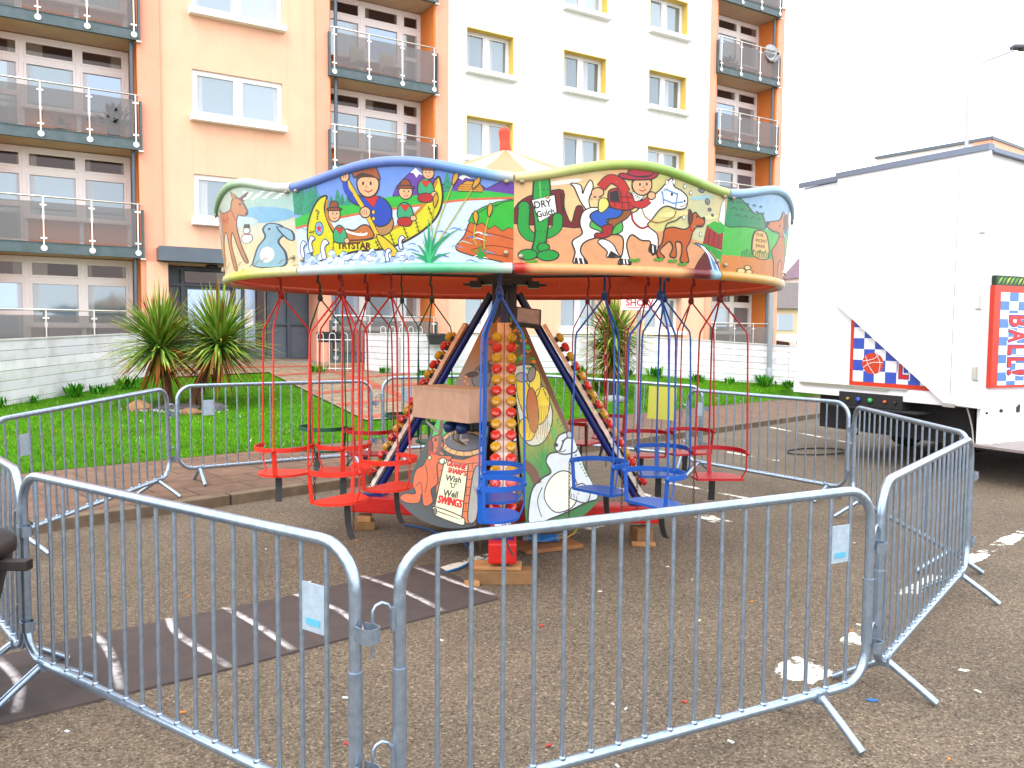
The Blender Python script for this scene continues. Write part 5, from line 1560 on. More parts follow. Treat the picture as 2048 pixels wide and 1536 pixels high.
def swing_chair(label, group, col, loc, yaw, variant, hook_z, tailbend=0.0):
    key = (col, variant)
    t = thing('swing_chair', label, 'swing', loc, yaw, group)
    if variant == 0: t.scale = (.8, 1, 1)
    if key in _cache:
        for ch in [x for x in bpy.data.objects if x.parent == _cache[key]]:
            c = ch.copy(); COL.objects.link(c); c.parent = t
        return t
    _cache[key] = t
    HZ = .2
    mb = MB()
    outl = [(.14, -.185), (.14, .185)] + [(.02 - .2 * math.sin(PI * k / 14) , .2 * math.cos(PI * k / 14)) for k in range(0, 15)]
    mb.prism([(x, y) for x, y in outl], .018, col=col, M=Matrix.Translation((0, 0, -.018)))
    mb.build('seat', M_PAINT, t)
    arc = [(.14, .205, HZ), (.06, .215, HZ)] + [(.0 - .215 * math.sin(PI * k / 16), .215 * math.cos(PI * k / 16), HZ) for k in range(0, 17)] + [(.06, -.215, HZ), (.14, -.205, HZ)]
    mb = MB(); ribbon(mb, arc, .036, .008, col)
    for p in ((.14, .207, HZ), (.14, -.207, HZ), (-.217, 0, HZ)):
        mb.lathe([(0, -.016), (.014, -.014), (.016, 0), (.014, .014), (0, .016)], 8, col=col, M=Matrix.Translation(p))
    mb.build('backrest_hoop', M_PAINT, t)
    flats = ((.13, .2), (.13, -.2)) if variant == 0 else ((-.21, 0.0),)
    thin = ((-.215, 0.0),) if variant == 0 else ((.13, .205), (.13, -.205))
    for x, y in flats:
        mb = MB()
        e = (x * .97, y * .92)
        if variant == 0: mb.bar((x, y, HZ), (e[0], e[1], -.012), .04, .008, up=(0, 1, 0), col=col)
        else: mb.bar((x, y, HZ), (-.185, 0, -.012), .036, .008, up=(1, 0, 0), col=col)
        mb.build('side_strap', M_PAINT, t)
    for x, y in thin:
        mb = MB(); mb.tube([(x, y, HZ), (x * .99, y * .99, .07), (x * .84, y * .84, -.004)], .007, 8, col=col); mb.build('support_rod', M_PAINT, t)
    hz = 1.41
    for x, y in ((.135, .207), (.135, -.207), (-.217, 0)):
        mb = MB()
        top = (x * .04, y * .04, hz)
        k = (x * .92, y * .92, 1.13)
        mb.tube([(x, y, HZ), (x * .96, y * .96, .66), (k[0], k[1], 1.10), (x * .88, y * .88, 1.15), (x * .1, y * .1, hz - .03), top], [.0075] * 6, 8, col=col)
        mb.build('hanger_rod', M_PAINT, t)
    mb = MB()
    dk = tuple(c * .45 for c in col)
    mb.lathe([(0, hz - .03), (.022, hz - .025), (.03, hz), (.022, hz + .03), (.01, hz + .045)], 10, col=dk)
    mb.tube([(0, 0, hz + .03), (.0, .0, hz + .13), (0, .012, hz + .16), (0, .03, hz + .16), (0, .035, hz + .14), (0, .03, hz + .16), (0, .0, hz + .3), (0, 0, hz + .345)], .011, 8, col=dk)
    mb.build('hook', M_PAINT, t)
    mb = MB()
    pts = [(-.06, 0, -.02), (-.065, 0, -.1), (-.075, 0, -.17), (-.1, 0, -.23), (-.13, 0, -.265)] if variant == 0 else [(-.1, 0, -.02), (-.1, 0, -.1), (-.105, 0, -.17), (-.11, 0, -.22)]
    vs, fs = [], []
    for i, p in enumerate(pts):
        for dx, dy in ((-.004, -.026), (.004, -.026), (.004, .026), (-.004, .026)): vs.append((p[0] + dx, dy, p[2]))
    for i in range(len(pts) - 1):
        for k in range(4): fs.append((i * 4 + k, i * 4 + (k + 1) % 4, i * 4 + 4 + (k + 1) % 4, i * 4 + 4 + k))
    fs += [(0, 1, 2, 3), (len(vs) - 1, len(vs) - 2, len(vs) - 3, len(vs) - 4)]
    mb.add(vs, fs); mb.build('rubber_strap', M_BLACK, t)
    mb = MB()
    for k in range(17):
        z = HZ - .02 - k * .028
        r = []
        for q in range(8):
            a = 2 * PI * q / 8; u, w = .008 * math.cos(a), .018 * math.sin(a)
            r.append((.15 + (u if k % 2 else 0), -.215 + (0 if k % 2 else u), z + w))
        mb.tube(r, .0028, 5, closed=True)
    mb.build('safety_chain', M_RUST, t)
    return t

ro, ri = 1.86, 1.38
def sw(a, r): 
    p = pol(r, a) + RC
    return (p.x, p.y, .665 + .024 * (p.y - 6.9))
SW = [
 ('orange red swing chair hanging lowest at the left front, over the mat', ORED, 234, ro, 0, 0),
 ('orange red swing chair just left of the painted dog, before the left leg', ORED, 233, 1.36, 0, 6),
 ('red swing chair farthest left, nearest the lawn', ORED, 198, ro, 1, -4),
 ('red swing chair second from the left, beside the outermost red one', ORED, 199, ri, 1, 8),
 ('green swing chair behind the outermost red swings, over the pavement edge', GREEN, 163, ro - .06, 0, -6),
 ('dark red swing chair left of the tower, in front of the left lamp strip', CRIM, 164, ri - .08, 0, 0),
 ('small green swing chair farthest back left of the tower', GREEN, 126, ro, 0, -5),
 ('small green swing chair half hidden by the left leg of the tower', GREEN, 125, ri - .1, 0, 6),
 ('blue swing chair hanging nearest the camera before the front lamp strip', BLUE, -90.5, 1.9, 0, 0),
 ('blue swing chair just behind the nearest blue one at the front lamp strip', BLUE, -90.5, ri, 0, 4),
 ('blue swing chair hanging lowest right of the painted bear', BLUE, -55, ro, 0, 0),
 ('blue swing chair directly beside the painted bear', BLUE, -57, ri - .03, 0, 8),
 ('red swing chair farthest right, near the side barrier', CRIM, -19, ro - .05, 1, 178),
 ('blue swing chair behind the lowest right blue swing', BLUE, -21, ri, 1, 176),
 ('red swing chair hanging right of the blue rods, over the road marking', CRIM, 17, ro - .05, 0, 0),
 ('red swing chair behind the blue swings at right', CRIM, 16, ri - .05, 0, -8),
 ('small red swing chair farthest back right of the tower', CRIM, 54, ro - .03, 0, 0),
 ('small red swing chair half hidden by the right lamp strip', CRIM, 53, ri - .02, 0, 5),
]
for lab, col, a, r, var, dy in SW:
    x, y, z = sw(a, r)
    # each chair looks the way the ride turns (clockwise seen from above)
    f = a - 90
    if var == 1: f = 92 if a > 90 else -88
    swing_chair(lab, 'swing chairs hanging from the ride', col, (x, y, z), math.radians(f + (dy if abs(dy) < 90 else dy - 178)), var, 0)

# ------------------------------------------------------------------ crowd barriers
BL_, HB, HT = 2.27, .175, 1.08
M_PLATE = mat('zinc_plate', (.42, .53, .63), .5, .4, noise=20)
M_STK = mat('blue_sticker', pc(95, 185, 220, .7), .5)
M_YEL = mat('yellow_card', pc(228, 225, 90), .6)
_bar = {}
def rounded(x0, x1, z0, z1, r, n=7):
    pts = []
    for cx, cz, a0 in ((x1 - r, z1 - r, 0), (x0 + r, z1 - r, 90), (x0 + r, z0 + r, 180), (x1 - r, z0 + r, 270)):
        for k in range(n + 1):
            a = math.radians(a0 + 90 * k / n); pts.append((cx + r * math.cos(a), 0, cz + r * math.sin(a)))
    return pts
def barrier(label, p0, p1, z0=0.0, z1=0.0, plate=None, sticker=False, feet=(.22, .22)):
    p0, p1 = Vector((p0[0], p0[1], z0)), Vector((p1[0], p1[1], z1))
    d = p1 - p0
    t = thing('crowd_barrier', label, 'barrier', p0, math.atan2(d.y, d.x), 'galvanised barriers round the ride')
    t.rotation_euler = (0, -math.atan2(d.z, d.xy.length), math.atan2(d.y, d.x))
    L = BL_
    def part(key, fn, m, name):
        if key in _bar:
            o = bpy.data.objects.new(name, _bar[key]); COL.objects.link(o); o.parent = t
        else:
            mb = MB(); fn(mb); o = mb.build(name, m, t); _bar[key] = o.data
        return o
    def frame(mb):
        mb.tube(rounded(0, L, HB, HT, .155), .0215, 14, closed=True)
        for x in (0, L):
            mb.tube([(x, 0, .36), (x, 0, .66)], .0245, 14)
            mb.tube([(x, 0, .655), (x, 0, .662)], .0258, 14)
    part('frame', frame, M_STEEL, 'frame')
    N = 17
    for i in range(N):
        x = .135 + (L - .27) * i / (N - 1)
        if 'bar' in _bar:
            o = bpy.data.objects.new('upright_bar', _bar['bar']); COL.objects.link(o); o.parent = t
        else:
            mb = MB(); mb.tube([(0, 0, HB + .012), (0, 0, HT - .012)], .0088, 10)
            mb.lathe([(.016, HB + .018), (.012, HB + .026), (.009, HB + .03)], 8)
            o = mb.build('upright_bar', M_STEEL, t); _bar['bar'] = o.data
        o.location = (x, 0, 0)
    for x in (feet[0], L - feet[1]):
        for s in (-1, 1):
            mb = MB(); mb.tube([(0, s * .015, HB - .012), (0, s * .13, .09), (0, s * .24, .016)], .0185, 12)
            mb.bar((-.03, s * .012, HB - .01), (.03, s * .012, HB - .01), .03, .05)
            key = 'foot%d' % s
            if key in _bar: o = bpy.data.objects.new('foot', _bar[key]); COL.objects.link(o); o.parent = t
            else: o = mb.build('foot', M_STEEL, t); _bar[key] = o.data
            o.location = (x, 0, 0)
    for z in (.33, .8):
        key = 'hook%.2f' % z
        def hk(mb):
            mb.tube([(-.02, 0, z + .05)] + [(-.062 + .03 * math.cos(a), 0, z + .06 + .03 * math.sin(a)) for a in (.2, .8, 1.57, 2.3, 2.9)] + [(-.093, 0, z + .04), (-.093, 0, z - .09)], .0062, 8)
            mb.box((-.024, 0, z + .03), (.012, .018, .08))
        part(key, hk, M_STEEL, 'hook')
        key = 'eye%.2f' % z
        def ey(mb):
            pts = [(L + .02, -.022, z), (L + .06, -.03, z)] + [(L + .075 + .02 * math.sin(a), -.03 * math.cos(a), z) for a in (.5, 1, 1.57, 2.1, 2.6)] + [(L + .06, .03, z), (L + .02, .022, z)]
            ribbon(mb, pts, .05, .005, (1, 1, 1))
        part(key, ey, M_STEEL, 'eyelet')
    if plate is not None:
        i, top = plate
        step = (L - .27) / (N - 1)
        x = .135 + step * (i + .5)
        mb = MB(); mb.box((x, -.002, top - .085), (step - .004, .004, .17), bev=.001)
        o = mb.build('number_plate', M_PLATE, t)
        if sticker:
            mb = MB(); mb.box((x, -.0052 if sticker == 1 else .0012, top - .135), (step * .55, .002, .024)); mb.build('sticker', M_STK, o)
    return t
def P2(x, y, a, L=2.27): return (x, y), (x + L * math.cos(a), y + L * math.sin(a))
def barP(label, x, y, a, **k):
    p, q = P2(x, y, a); return barrier(label, p, q, **k)
barP('crowd barrier nearest at left, standing over the dark mat', -2.377, 3.866, -.603, plate=(15, .92), sticker=1, feet=(.16, .4))
barP('crowd barrier nearest the camera in the middle, with two free hooks on its left post', -.367, 2.616, .472, plate=(15, .93), sticker=1, feet=(.4, .3))
barP('crowd barrier at right running away beside the dashed white line', 1.764, 3.784, .888, feet=(.17, .22))
barP('crowd barrier at right rear, in front of the dark space under the trailer', 3.428, 7.993, -1.632)
barP('crowd barrier behind the right hand swings, crossing the bay lines', 2.262, 10.292, -.969, plate=(0, .93))
b6 = barrier('crowd barrier behind the tower carrying a yellow card', (.33, 11.25), (2.2, 10.5), .12, .04)
mb = MB(); mb.box((1.76, -.035, .83), (.37, .006, .43), bev=.002); mb.build('yellow_card', M_YEL, b6)
barrier('crowd barrier behind the plywood box, ending beside the path', (-1.62, 10.05), (.33, 11.2), .13, .13, plate=(1, .95))
barrier('crowd barrier on the pavement in front of the double yucca', (-3.62, 8.66), (-1.76, 9.94), .1, .1, plate=(1, .92))
barrier('crowd barrier at the left rear between lawn and road', (-3.85, 5.95), (-3.5, 8.25), .02, .12, plate=(1, .93))
barrier('crowd barrier at the left edge behind the dark bin', (-3.94, 5.56), (-2.41, 3.9))

# dark tapered bin at the left edge
t = thing('metal_bin', 'dark rusty tapered bin at the left edge of the ring', 'bin', (-2.55, 3.42, 0))
M_BIN = mat('rusty_black_paint', (.012, .011, .011), .55, .2, noise=7, col2=(.024, .014, .011), ramp=(.35, .6), bump=(30, .2, .004))
mb = MB(); mb.lathe([(.17, 0), (.2, .02), (.25, .4), (.32, .72), (.335, .74), (.335, .78)], 32); mb.build('body', M_BIN, t)
mb = MB(); mb.lathe([(.335, .78), (.355, .79), (.355, .83), (.34, .845), (.2, .9), (.06, .93), (0, .935)], 32); mb.build('lid', M_BIN, t)
mb = MB(); mb.box((.4, .0, .76), (.14, .05, .045), bev=.006);  mb.build('bracket', M_BIN, t)

# mat
M_MAT = mat('old_rubber_mat', (.064, .046, .043), .8, noise=5, col2=(.044, .033, .032), bump=(60, .2, .003))
tm = thing('floor_mat', 'long dark rubber mat with white scuffed stripes on the road', 'mat', (-1.4, 4.8, 0))
mq = [(-.60, 6.07), (-.08, 5.27), (-1.40, 4.17), (-2.34, 3.46), (-3.3, 2.7), (-3.6, 3.45), (-2.5, 4.5), (-1.43, 5.32)]
mb = MB(); mb.prism([(x + 1.4, y - 4.8) for x, y in mq][::-1], .012); mb.build('sheet', M_MAT, tm)
def chalk():
    m = bpy.data.materials.new('chalky_white_paint'); m.use_nodes = True
    nt = m.node_tree; p = nt.nodes['Principled BSDF']; p.inputs['Base Color'].default_value = (.62, .58, .58, 1); p.inputs['Roughness'].default_value = .9
    a = nt.nodes.new('ShaderNodeAttribute'); a.attribute_name = 'Col'
    n = nt.nodes.new('ShaderNodeTexNoise'); n.inputs['Scale'].default_value = 14; n.inputs['Detail'].default_value = 8
    tc = nt.nodes.new('ShaderNodeTexCoord'); nt.links.new(tc.outputs['Object'], n.inputs['Vector'])
    s = nt.nodes.new('ShaderNodeMath'); s.operation = 'SUBTRACT'; nt.links.new(n.outputs['Fac'], s.inputs[0]); s.inputs[1].default_value = .28
    s2 = nt.nodes.new('ShaderNodeMath'); s2.operation = 'MULTIPLY'; nt.links.new(s.outputs[0], s2.inputs[0]); s2.inputs[1].default_value = 4.2; s2.use_clamp = True
    mu = nt.nodes.new('ShaderNodeMath'); mu.operation = 'MULTIPLY'; nt.links.new(s2.outputs[0], mu.inputs[0]); nt.links.new(a.outputs['Fac'], mu.inputs[1])
    nt.links.new(mu.outputs[0], p.inputs['Alpha']); return m
M_CHALK = chalk()
def scuff(pts, w):
    mb = MB()
    c = spline(pts, 8, closed=False)
    vs, cs, fs = [], [], []
    for i, p in enumerate(c):
        q = Vector(c[min(i + 1, len(c) - 1)]) - Vector(c[max(i - 1, 0)]); q.normalize(); n = Vector((-q.y, q.x))
        f = math.sin(PI * min(1, (i + 1.5) / len(c))) ** .4
        for k, al in ((-1.0, 0), (-.35, .9), (.2, .95), (1.6, 0)):
            vs.append((p[0] + n.x * w * k + 1.4, p[1] + n.y * w * k - 4.8, .0165)); cs.append((al * f,) * 3)
    for i in range(len(c) - 1):
        for k in range(3): fs.append((i * 4 + k, i * 4 + k + 1, i * 4 + 5 + k, i * 4 + 4 + k))
    mb.add(vs, fs, 0, cs)
    mb.build('white_stripe', M_CHALK, tm, fix=False)
for pts in ([(-.72, 5.95), (-.4, 5.6), (-.1, 5.3)], [(-1.08, 5.72), (-.75, 5.4), (-.42, 4.99)], [(-1.45, 5.3), (-1.1, 5.0), (-.85, 4.62)], [(-1.83, 5.03), (-1.55, 4.75), (-1.2, 4.34)],
            [(-2.1, 4.83), (-1.92, 4.55), (-1.46, 4.1)], [(-2.43, 4.57), (-2.2, 4.3), (-1.9, 3.82)], [(-2.75, 4.2), (-2.45, 3.9), (-2.27, 3.58)]):
    scuff(pts, .023)

# timber under the ride
M_WOOD = mat('sawn_timber', (.24, .125, .045), .8, noise=6, col2=(.13, .065, .025), ramp=(.3, .7), bump=(22, .3, .006))
M_WOODN = mat('fresh_timber', (.42, .21, .08), .8, noise=8, col2=(.3, .14, .05), bump=(22, .2, .004))
def block(label, c, sz, rz, m=None, group='timber packing under the ride'):
    mb = MB(); mb.box((0, 0, sz[2] / 2), sz, bev=.008)
    o = mb.build('timber_block', m or M_WOOD); o.location = c; o.rotation_euler = (0, 0, rz)
    return tag(o, label, 'timber block', group)
block('thick weathered timber block under the front red beam', (-.05, 5.66, 0), (.42, .16, .095), .03)
block('thin plank on the thick block under the front red beam', (-.1, 5.7, .095), (.36, .17, .028), -.04, M_WOODN)
block('small offcut lying left of the front timber block', (-.27, 5.55, 0), (.1, .07, .04), .3, M_WOODN)
block('dark timber block under the left red beam', (-1.33, 7.22, 0), (.18, .2, .07), .2)
block('bright timber piece on the block under the left beam', (-1.33, 7.22, .07), (.12, .16, .05), .1, M_WOODN)
block('timber block under the right red beam', (1.13, 6.86, 0), (.15, .16, .12), .3)
block('flat offcut in front of the right beam block', (1.12, 6.68, 0), (.2, .07, .03), -.05, M_WOODN)
mb = MB(); mb.box((0, 0, .02), (.52, .34, .032), bev=.004)
o = mb.build('wooden_board', mat('varnished_board', (.3, .12, .035), .6, noise=4, col2=(.2, .075, .022), bump=(18, .2, .004))); o.location = (.3, 6.62, 0); o.rotation_euler = (0, 0, .42)
tag(o, 'varnished board lying flat under the tower beside the blue plug', 'board')
t = thing('cable_plug', 'blue plug and coupler lying on the varnished board', 'plug', (.26, 6.62, .04), .1)
mb = MB(); mb.tube([(-.1, 0, .035), (.0, 0, .035), (.0, 0, .035), (.12, .0, .035)], .032, 12, col=pc(40, 130, 210)); mb.tube([(-.16, 0, .035), (-.1, 0, .035)], .024, 10, col=pc(150, 160, 170)); mb.tube([(.12, 0, .035), (.15, 0, .035)], .036, 12, col=pc(120, 140, 160))
mb.build('coupler', M_PAINT, t)
mb = MB(); mb.tube(spline([(.15, 0, 0), (.2, .01, 0), (.27, .06, 0)], 5, closed=False) and [(.15, 0, .035), (.21, .01, .03), (.28, .07, .05), (.33, .1, .1)], .008, 8, col=pc(215, 160, 40)); mb.build('flex', M_PAINT, t)
cab = [(-.98, 7.3), (-.8, 7.2), (-.6, 6.95), (-.42, 6.75), (-.34, 6.5), (-.3, 6.2), (-.36, 6.0), (-.45, 5.88), (-.5, 5.84)]
mb = MB(); mb.tube([(x, y, .01) for x, y in [(a, b) for a, b in spline(cab, 6, closed=False)]], .009, 8)
tag(mb.build('cable', mat('blue_cable', pc(25, 110, 185), .5)), 'blue cable trailing from under the tower to the mat', 'cable')

# litter
mb = MB()
for i in range(60):
    x = rng.uniform(-2.2, 3.4); y = rng.uniform(2.6, 9)
    c = [pc(240, 240, 235), pc(240, 150, 60), pc(230, 230, 230), pc(210, 60, 50), pc(235, 225, 200)][i % 5]
    s = .006 + .009 * rng.random()
    mb.box((x, y, .006), (s * 2.4, s, .006), rz=rng.uniform(0, 3), col=c)
tag(mb.build('litter', M_PLAIN), kind='stuff')
def scrap(label, x, y, col):
    mb = MB(); mb.prism(spline([(-.028, 0), (-.016, .012), (-.004, .018), (.008, .006), (.024, .011), (.03, -.006), (.012, -.012), (.0, -.018), (-.012, -.008)], 3), .004, col=col); o = mb.build('paper_scrap', M_PLAIN); o.location = (x, y, .003)
    tag(o, label, 'litter')
scrap('small blue scrap on the road right of the front barrier', 1.77, 3.82, pc(40, 130, 210))
scrap('white paper scrap on the road at the right', 2.42, 4.18, pc(240, 238, 230))

# ------------------------------------------------------------------ board fences
M_FENCE = attr_mat('limewashed_board', .85, wear=.4, noise=3.5, bump=(30, .2, .004))
def fence(label, pts, rows=7):
    """pts: (x, y, z bottom, z top); a run of horizontal boards"""
    t = thing('board_fence', label, 'fence', (pts[0][0], pts[0][1], 0))
    o0 = Vector((pts[0][0], pts[0][1], 0))
    mb = MB()
    for (a, b) in zip(pts[:-1], pts[1:]):
        A, Bq = Vector(a[:2]), Vector(b[:2])
        L = (Bq - A).length
        d = (Bq - A).normalized(); n = Vector((-d.y, d.x))
        nsp = max(1, round(L / 3.6))
        for r in range(rows):
            for q in range(nsp):
                f0, f1 = q / nsp, (q + 1) / nsp
                sh = rng.uniform(.86, 1.05)
                base = lin(226, 226, 232)
                c = tuple(x * .95 * sh * w for x, w in zip(base, (1, 1, 1.0 - .04 * rng.random())))
                vs = []
                for f, e_ in ((f0, .004), (f1, -.004)):
                    P = A.lerp(Bq, f) + d * e_
                    zb = a[2] + (b[2] - a[2]) * f - .08; zt = a[3] + (b[3] - a[3]) * f
                    z0 = zb + (zt - zb) * r / rows + .006; z1 = zb + (zt - zb) * (r + 1) / rows - .006
                    for w in (-.014, .014):
                        for z in (z0, z1): vs.append((P.x + n.x * w - o0.x, P.y + n.y * w - o0.y, z))
                mb.add(vs, [(0, 1, 5, 4), (2, 6, 7, 3), (1, 3, 7, 5), (0, 4, 6, 2), (0, 2, 3, 1), (4, 5, 7, 6)], 0, c)
    mb.build('boards', M_FENCE, t)
    mb = MB()
    for (a, b) in zip(pts[:-1], pts[1:]):
        A, Bq = Vector((a[0] - o0.x, a[1] - o0.y, a[3] + .012)), Vector((b[0] - o0.x, b[1] - o0.y, b[3] + .012))
        mb.bar(A, Bq, .07, .03, col=pc(240, 240, 238)); 
    mb.build('cap_rail', M_FENCE, t)
    for p in pts:
        q = MB(); A = Vector((p[0] - o0.x, p[1] - o0.y)); dd = Vector((pts[1][0] - pts[0][0], pts[1][1] - pts[0][1])).normalized(); A = A + Vector((-dd.y, dd.x)) * .075; q.box((A.x, A.y, (p[2] + p[3]) / 2 - .05), (.09, .09, p[3] - p[2]), col=pc(200, 195, 190)); q.build('post', M_FENCE, t)
fence('limewashed board fence left of the path, below the left balconies', [(-10.2, 10.6, .3, 1.42), (-9.15, 14.3, .38, 1.578), (-8.6, 19.0, .62, 1.72)])
fence('limewashed board fence right of the path, running behind the right yucca', [(-3.84, 21, .72, 1.74), (-2.85, 19.75, .72, 1.73), (3.6, 22, .6, 1.735), (7.57, 22, .4, 1.5), (9.6, 21.9, .3, 1.42)])

def trough(label, c, rz, L):
    t = thing('planter_trough', label, 'planter', c, rz, 'black planter troughs')
    mb = MB()
    vs = []
    for z, w, l in ((0, .1, L / 2 - .04), (.24, .13, L / 2)): vs += [(-l, -w, z), (l, -w, z), (l, w, z), (-l, w, z)]
    mb.add(vs, [(0, 3, 2, 1), (0, 1, 5, 4), (1, 2, 6, 5), (2, 3, 7, 6), (3, 0, 4, 7), (4, 5, 6, 7)])
    mb.box((0, 0, .235), (L + .03, .28, .03))
    mb.build('body', M_BLACK, t)
    mb = MB()
    for i in range(24):
        x = rng.uniform(-L / 2 + .05, L / 2 - .05); mb.box((x, rng.uniform(-.08, .08), .26), (.05, .05, .03), rz=rng.uniform(0, 3), col=pc(70, 45, 30))
    mb.build('soil', M_PLAIN, t)
    for x in (-L / 2 + .1, L / 2 - .12):
        mb = MB(); mb.tube([(x, .13, .18), (x, .17, .3), (x + .03, .2, .24)], .008, 6); mb.build('bracket', M_DARKM, t)
trough('black trough hung on the corner of the right fence, left of the tower', (-1.75, 19.86, 1.5), .33, .68)
trough('black trough on the white hooped railing by the entrance', (-4.75, 20.9, 1.52), .0, .62)

def hoop_rail(label, p, q, h, zb):
    p, q = Vector(p), Vector(q); d = q - p
    t = thing('hooped_railing', label, 'railing', (p.x, p.y, zb), math.atan2(d.y, d.x), 'white hooped railings')
    L = d.length; n = max(3, int(L / .115))
    mb = MB()
    W = (.5, .52, .55)
    for i in range(n):
        x = L * i / (n - 1)
        mb.tube([(x, 0, 0), (x, 0, h - .06)], .009, 6)
    for i in range(0, n - 1, 1):
        if i % 2 == 0:
            x0, x1 = L * i / (n - 1), L * (i + 1) / (n - 1); c = (x0 + x1) / 2; r = (x1 - x0) / 2
            mb.tube([(c - r * math.cos(a), 0, h - .06 + r * math.sin(a)) for a in [PI * k / 8 for k in range(9)]], .009, 6)
    for z in (.1, h - .16): mb.tube([(0, 0, z), (L, 0, z)], .013, 6)
    mb.build('bars', mat('white_railing_paint', (.62, .62, .62), .5), t)
hoop_rail('white hooped railing beside the entrance, under a black trough', (-5.0, 20.6), (-4.1, 20.75), 1.0, .75)
hoop_rail('white hooped railing above the board fence, below the middle balcony', (-3.7, 22.6), (-2.6, 23.2), 1.0, .95)

# ------------------------------------------------------------------ yuccas
def yucca(label, base, heads, seed):
    t = thing('yucca_tree', label, 'yucca', base, 0, 'yuccas on the lawn')
    r = np.random.default_rng(seed)
    for (hx, hy, hz, n, L) in heads:
        tr = MB()
        pts = [Vector((hx * .35, hy * .35, -.05)), Vector((hx * .55, hy * .55, hz * .4)), Vector((hx * .9, hy * .9, hz * .8)), Vector((hx, hy, hz))]
        tr.tube(pts, [.1, .085, .075, .06], 9, col=pc(120, 80, 50))
        for k in range(160):            # shaggy dead leaves on the stem
            f = r.random() * .8; p = pts[0].lerp(pts[3], f); a = r.random() * 2 * PI; q = Vector((math.cos(a), math.sin(a), 0))
            l = .18 + .25 * r.random()
            w = Vector((-q.y, q.x, 0)) * .012
            tr.add([p + q * .06 - w, p + q * .06 + w, p + q * (.12 + .1 * r.random()) + Vector((0, 0, -l))], [(0, 1, 2)], 0, [pc(120, 70, 35), pc(150, 95, 50), pc(95, 55, 35)][k % 3])
        tr.build('trunk', M_PLAIN, t, fix=False)
        mb = MB()
        for k in range(n):
            el = math.asin(min(1, max(-.92, r.normal(.2, .55)))) if k > n * .18 else r.uniform(.55, 1.5)
            az = r.random() * 2 * PI
            l = L * r.uniform(.75, 1.15) * (1 if el > -.2 else .9)
            w = r.uniform(.016, .028)
            d = Vector((math.cos(az) * math.cos(el), math.sin(az) * math.cos(el), math.sin(el)))
            sidev = Vector((-math.sin(az), math.cos(az), 0))
            droop = r.uniform(.05, .32) * l * math.cos(el)
            old = el < -.42 or r.random() < .05
            if old: cols = [pc(110, 120, 40), pc(150, 130, 60), pc(170, 105, 50), pc(150, 70, 35)]
            else:
                q = r.random()
                g = pc(140, 185, 65) if q < .4 else (pc(195, 220, 110) if q < .78 else pc(85, 140, 52))
                tip = pc(175, 175, 70) if r.random() < .5 else pc(185, 100, 50)
                cols = [pc(120, 150, 70), g, g, tip]
            vs, cs = [], []
            origin = Vector((hx, hy, hz)) + d * .04 + Vector((0, 0, r.uniform(-.12, .1)))
            for i, (f, ww) in enumerate(((0, .7), (.35, 1), (.7, .8), (1, .06))):
                p = origin + d * l * f + Vector((0, 0, -droop * f ** 2.2))
                up = sidev.cross(d) * (w * .35 * ww)
                vs += [p - sidev * w * ww + up, p - Vector((0, 0, .002)), p + sidev * w * ww + up]; cs += [cols[i]] * 3
            fs = []
            for i in range(3):
                fs += [(3 * i, 3 * i + 1, 3 * i + 4, 3 * i + 3), (3 * i + 1, 3 * i + 2, 3 * i + 5, 3 * i + 4)]
            mb.add(vs, fs, 0, cs)
        mb.build('crown', M_LEAF, t, fix=False)
    return t
zy = gz(-6.55, 15.5)
yucca('double headed yucca with ragged brown tips on the lawn at left', (-6.55, 15.5, zy), [(-.2, -.1, 1.2, 620, 1.08), (.82, .2, 1.22, 640, 1.14)], 3)
zy2 = gz(2.27, 18.4)
yucca('tall single yucca with drooping brown leaves on the lawn at right', (2.27, 18.4, zy2), [(0, 0, .85, 420, .85), (.06, .05, 1.35, 420, .95)], 5)

def stone(label, x, y, s, col):
    mb = MB(); bm = bmesh.new(); bmesh.ops.create_icosphere(bm, subdivisions=2, radius=1)
    r = np.random.default_rng(int(abs(x * 100)))
    for v in bm.verts: v.co *= 1 + .25 * (r.random() - .5)
    bm.verts.index_update()
    mb.add([(v.co.x * s[0], v.co.y * s[1], v.co.z * s[2]) for v in bm.verts], [[v.index for v in f.verts] for f in bm.faces], 0, col); bm.free()
    o = mb.build('stone', M_PLAIN); o.location = (x, y, gz(x, y) + s[2] * .4); tag(o, label, 'stone', 'edging stones round the yuccas')
stone('orange brown stone left of the double yucca', -6.95, 14.9, (.22, .15, .14), pc(190, 140, 95))
stone('grey stone right of the double yucca', -5.65, 15.2, (.2, .16, .12), pc(120, 115, 120))
stone('brown flat stone in front of the double yucca', -5.9, 14.7, (.2, .13, .09), pc(165, 120, 85))
stone('dark slab stone under the double yucca', -6.3, 15.1, (.45, .12, .1), pc(85, 80, 78))
stone('pale stone under the right yucca', 2.25, 17.7, (.28, .16, .1), pc(165, 170, 170))
mb = MB()
for i in range(130):
    x = -6.2 + rng.normal(0, .32); y = 14.95 + rng.normal(0, .16)
    mb.box((x, y, gz(x, y) + .03), (.035, .025, .02), rz=rng.uniform(0, 3), col=pc(225, 222, 218))
tag(mb.build('white_pebbles', M_PLAIN), kind='stuff')
mb = MB()
def weed(mbx, x, y, n, s, r):
    for k in range(n):
        a = r.uniform(0, 2 * PI); l = s * r.uniform(.5, 1.1); z = gz(x, y)
        p = Vector((x + r.normal(0, s * .3), y + r.normal(0, s * .3), z)); q = p + Vector((math.cos(a) * l * .6, math.sin(a) * l * .6, l)); w = Vector((-math.sin(a), math.cos(a), 0)) * s * .09
        mbx.add([p, p.lerp(q, .6) - w, q, p.lerp(q, .6) + w], [(0, 1, 2, 3)], 0, [pc(60, 150, 30), pc(110, 190, 50), pc(45, 110, 30)][k % 3])
r = np.random.default_rng(9)
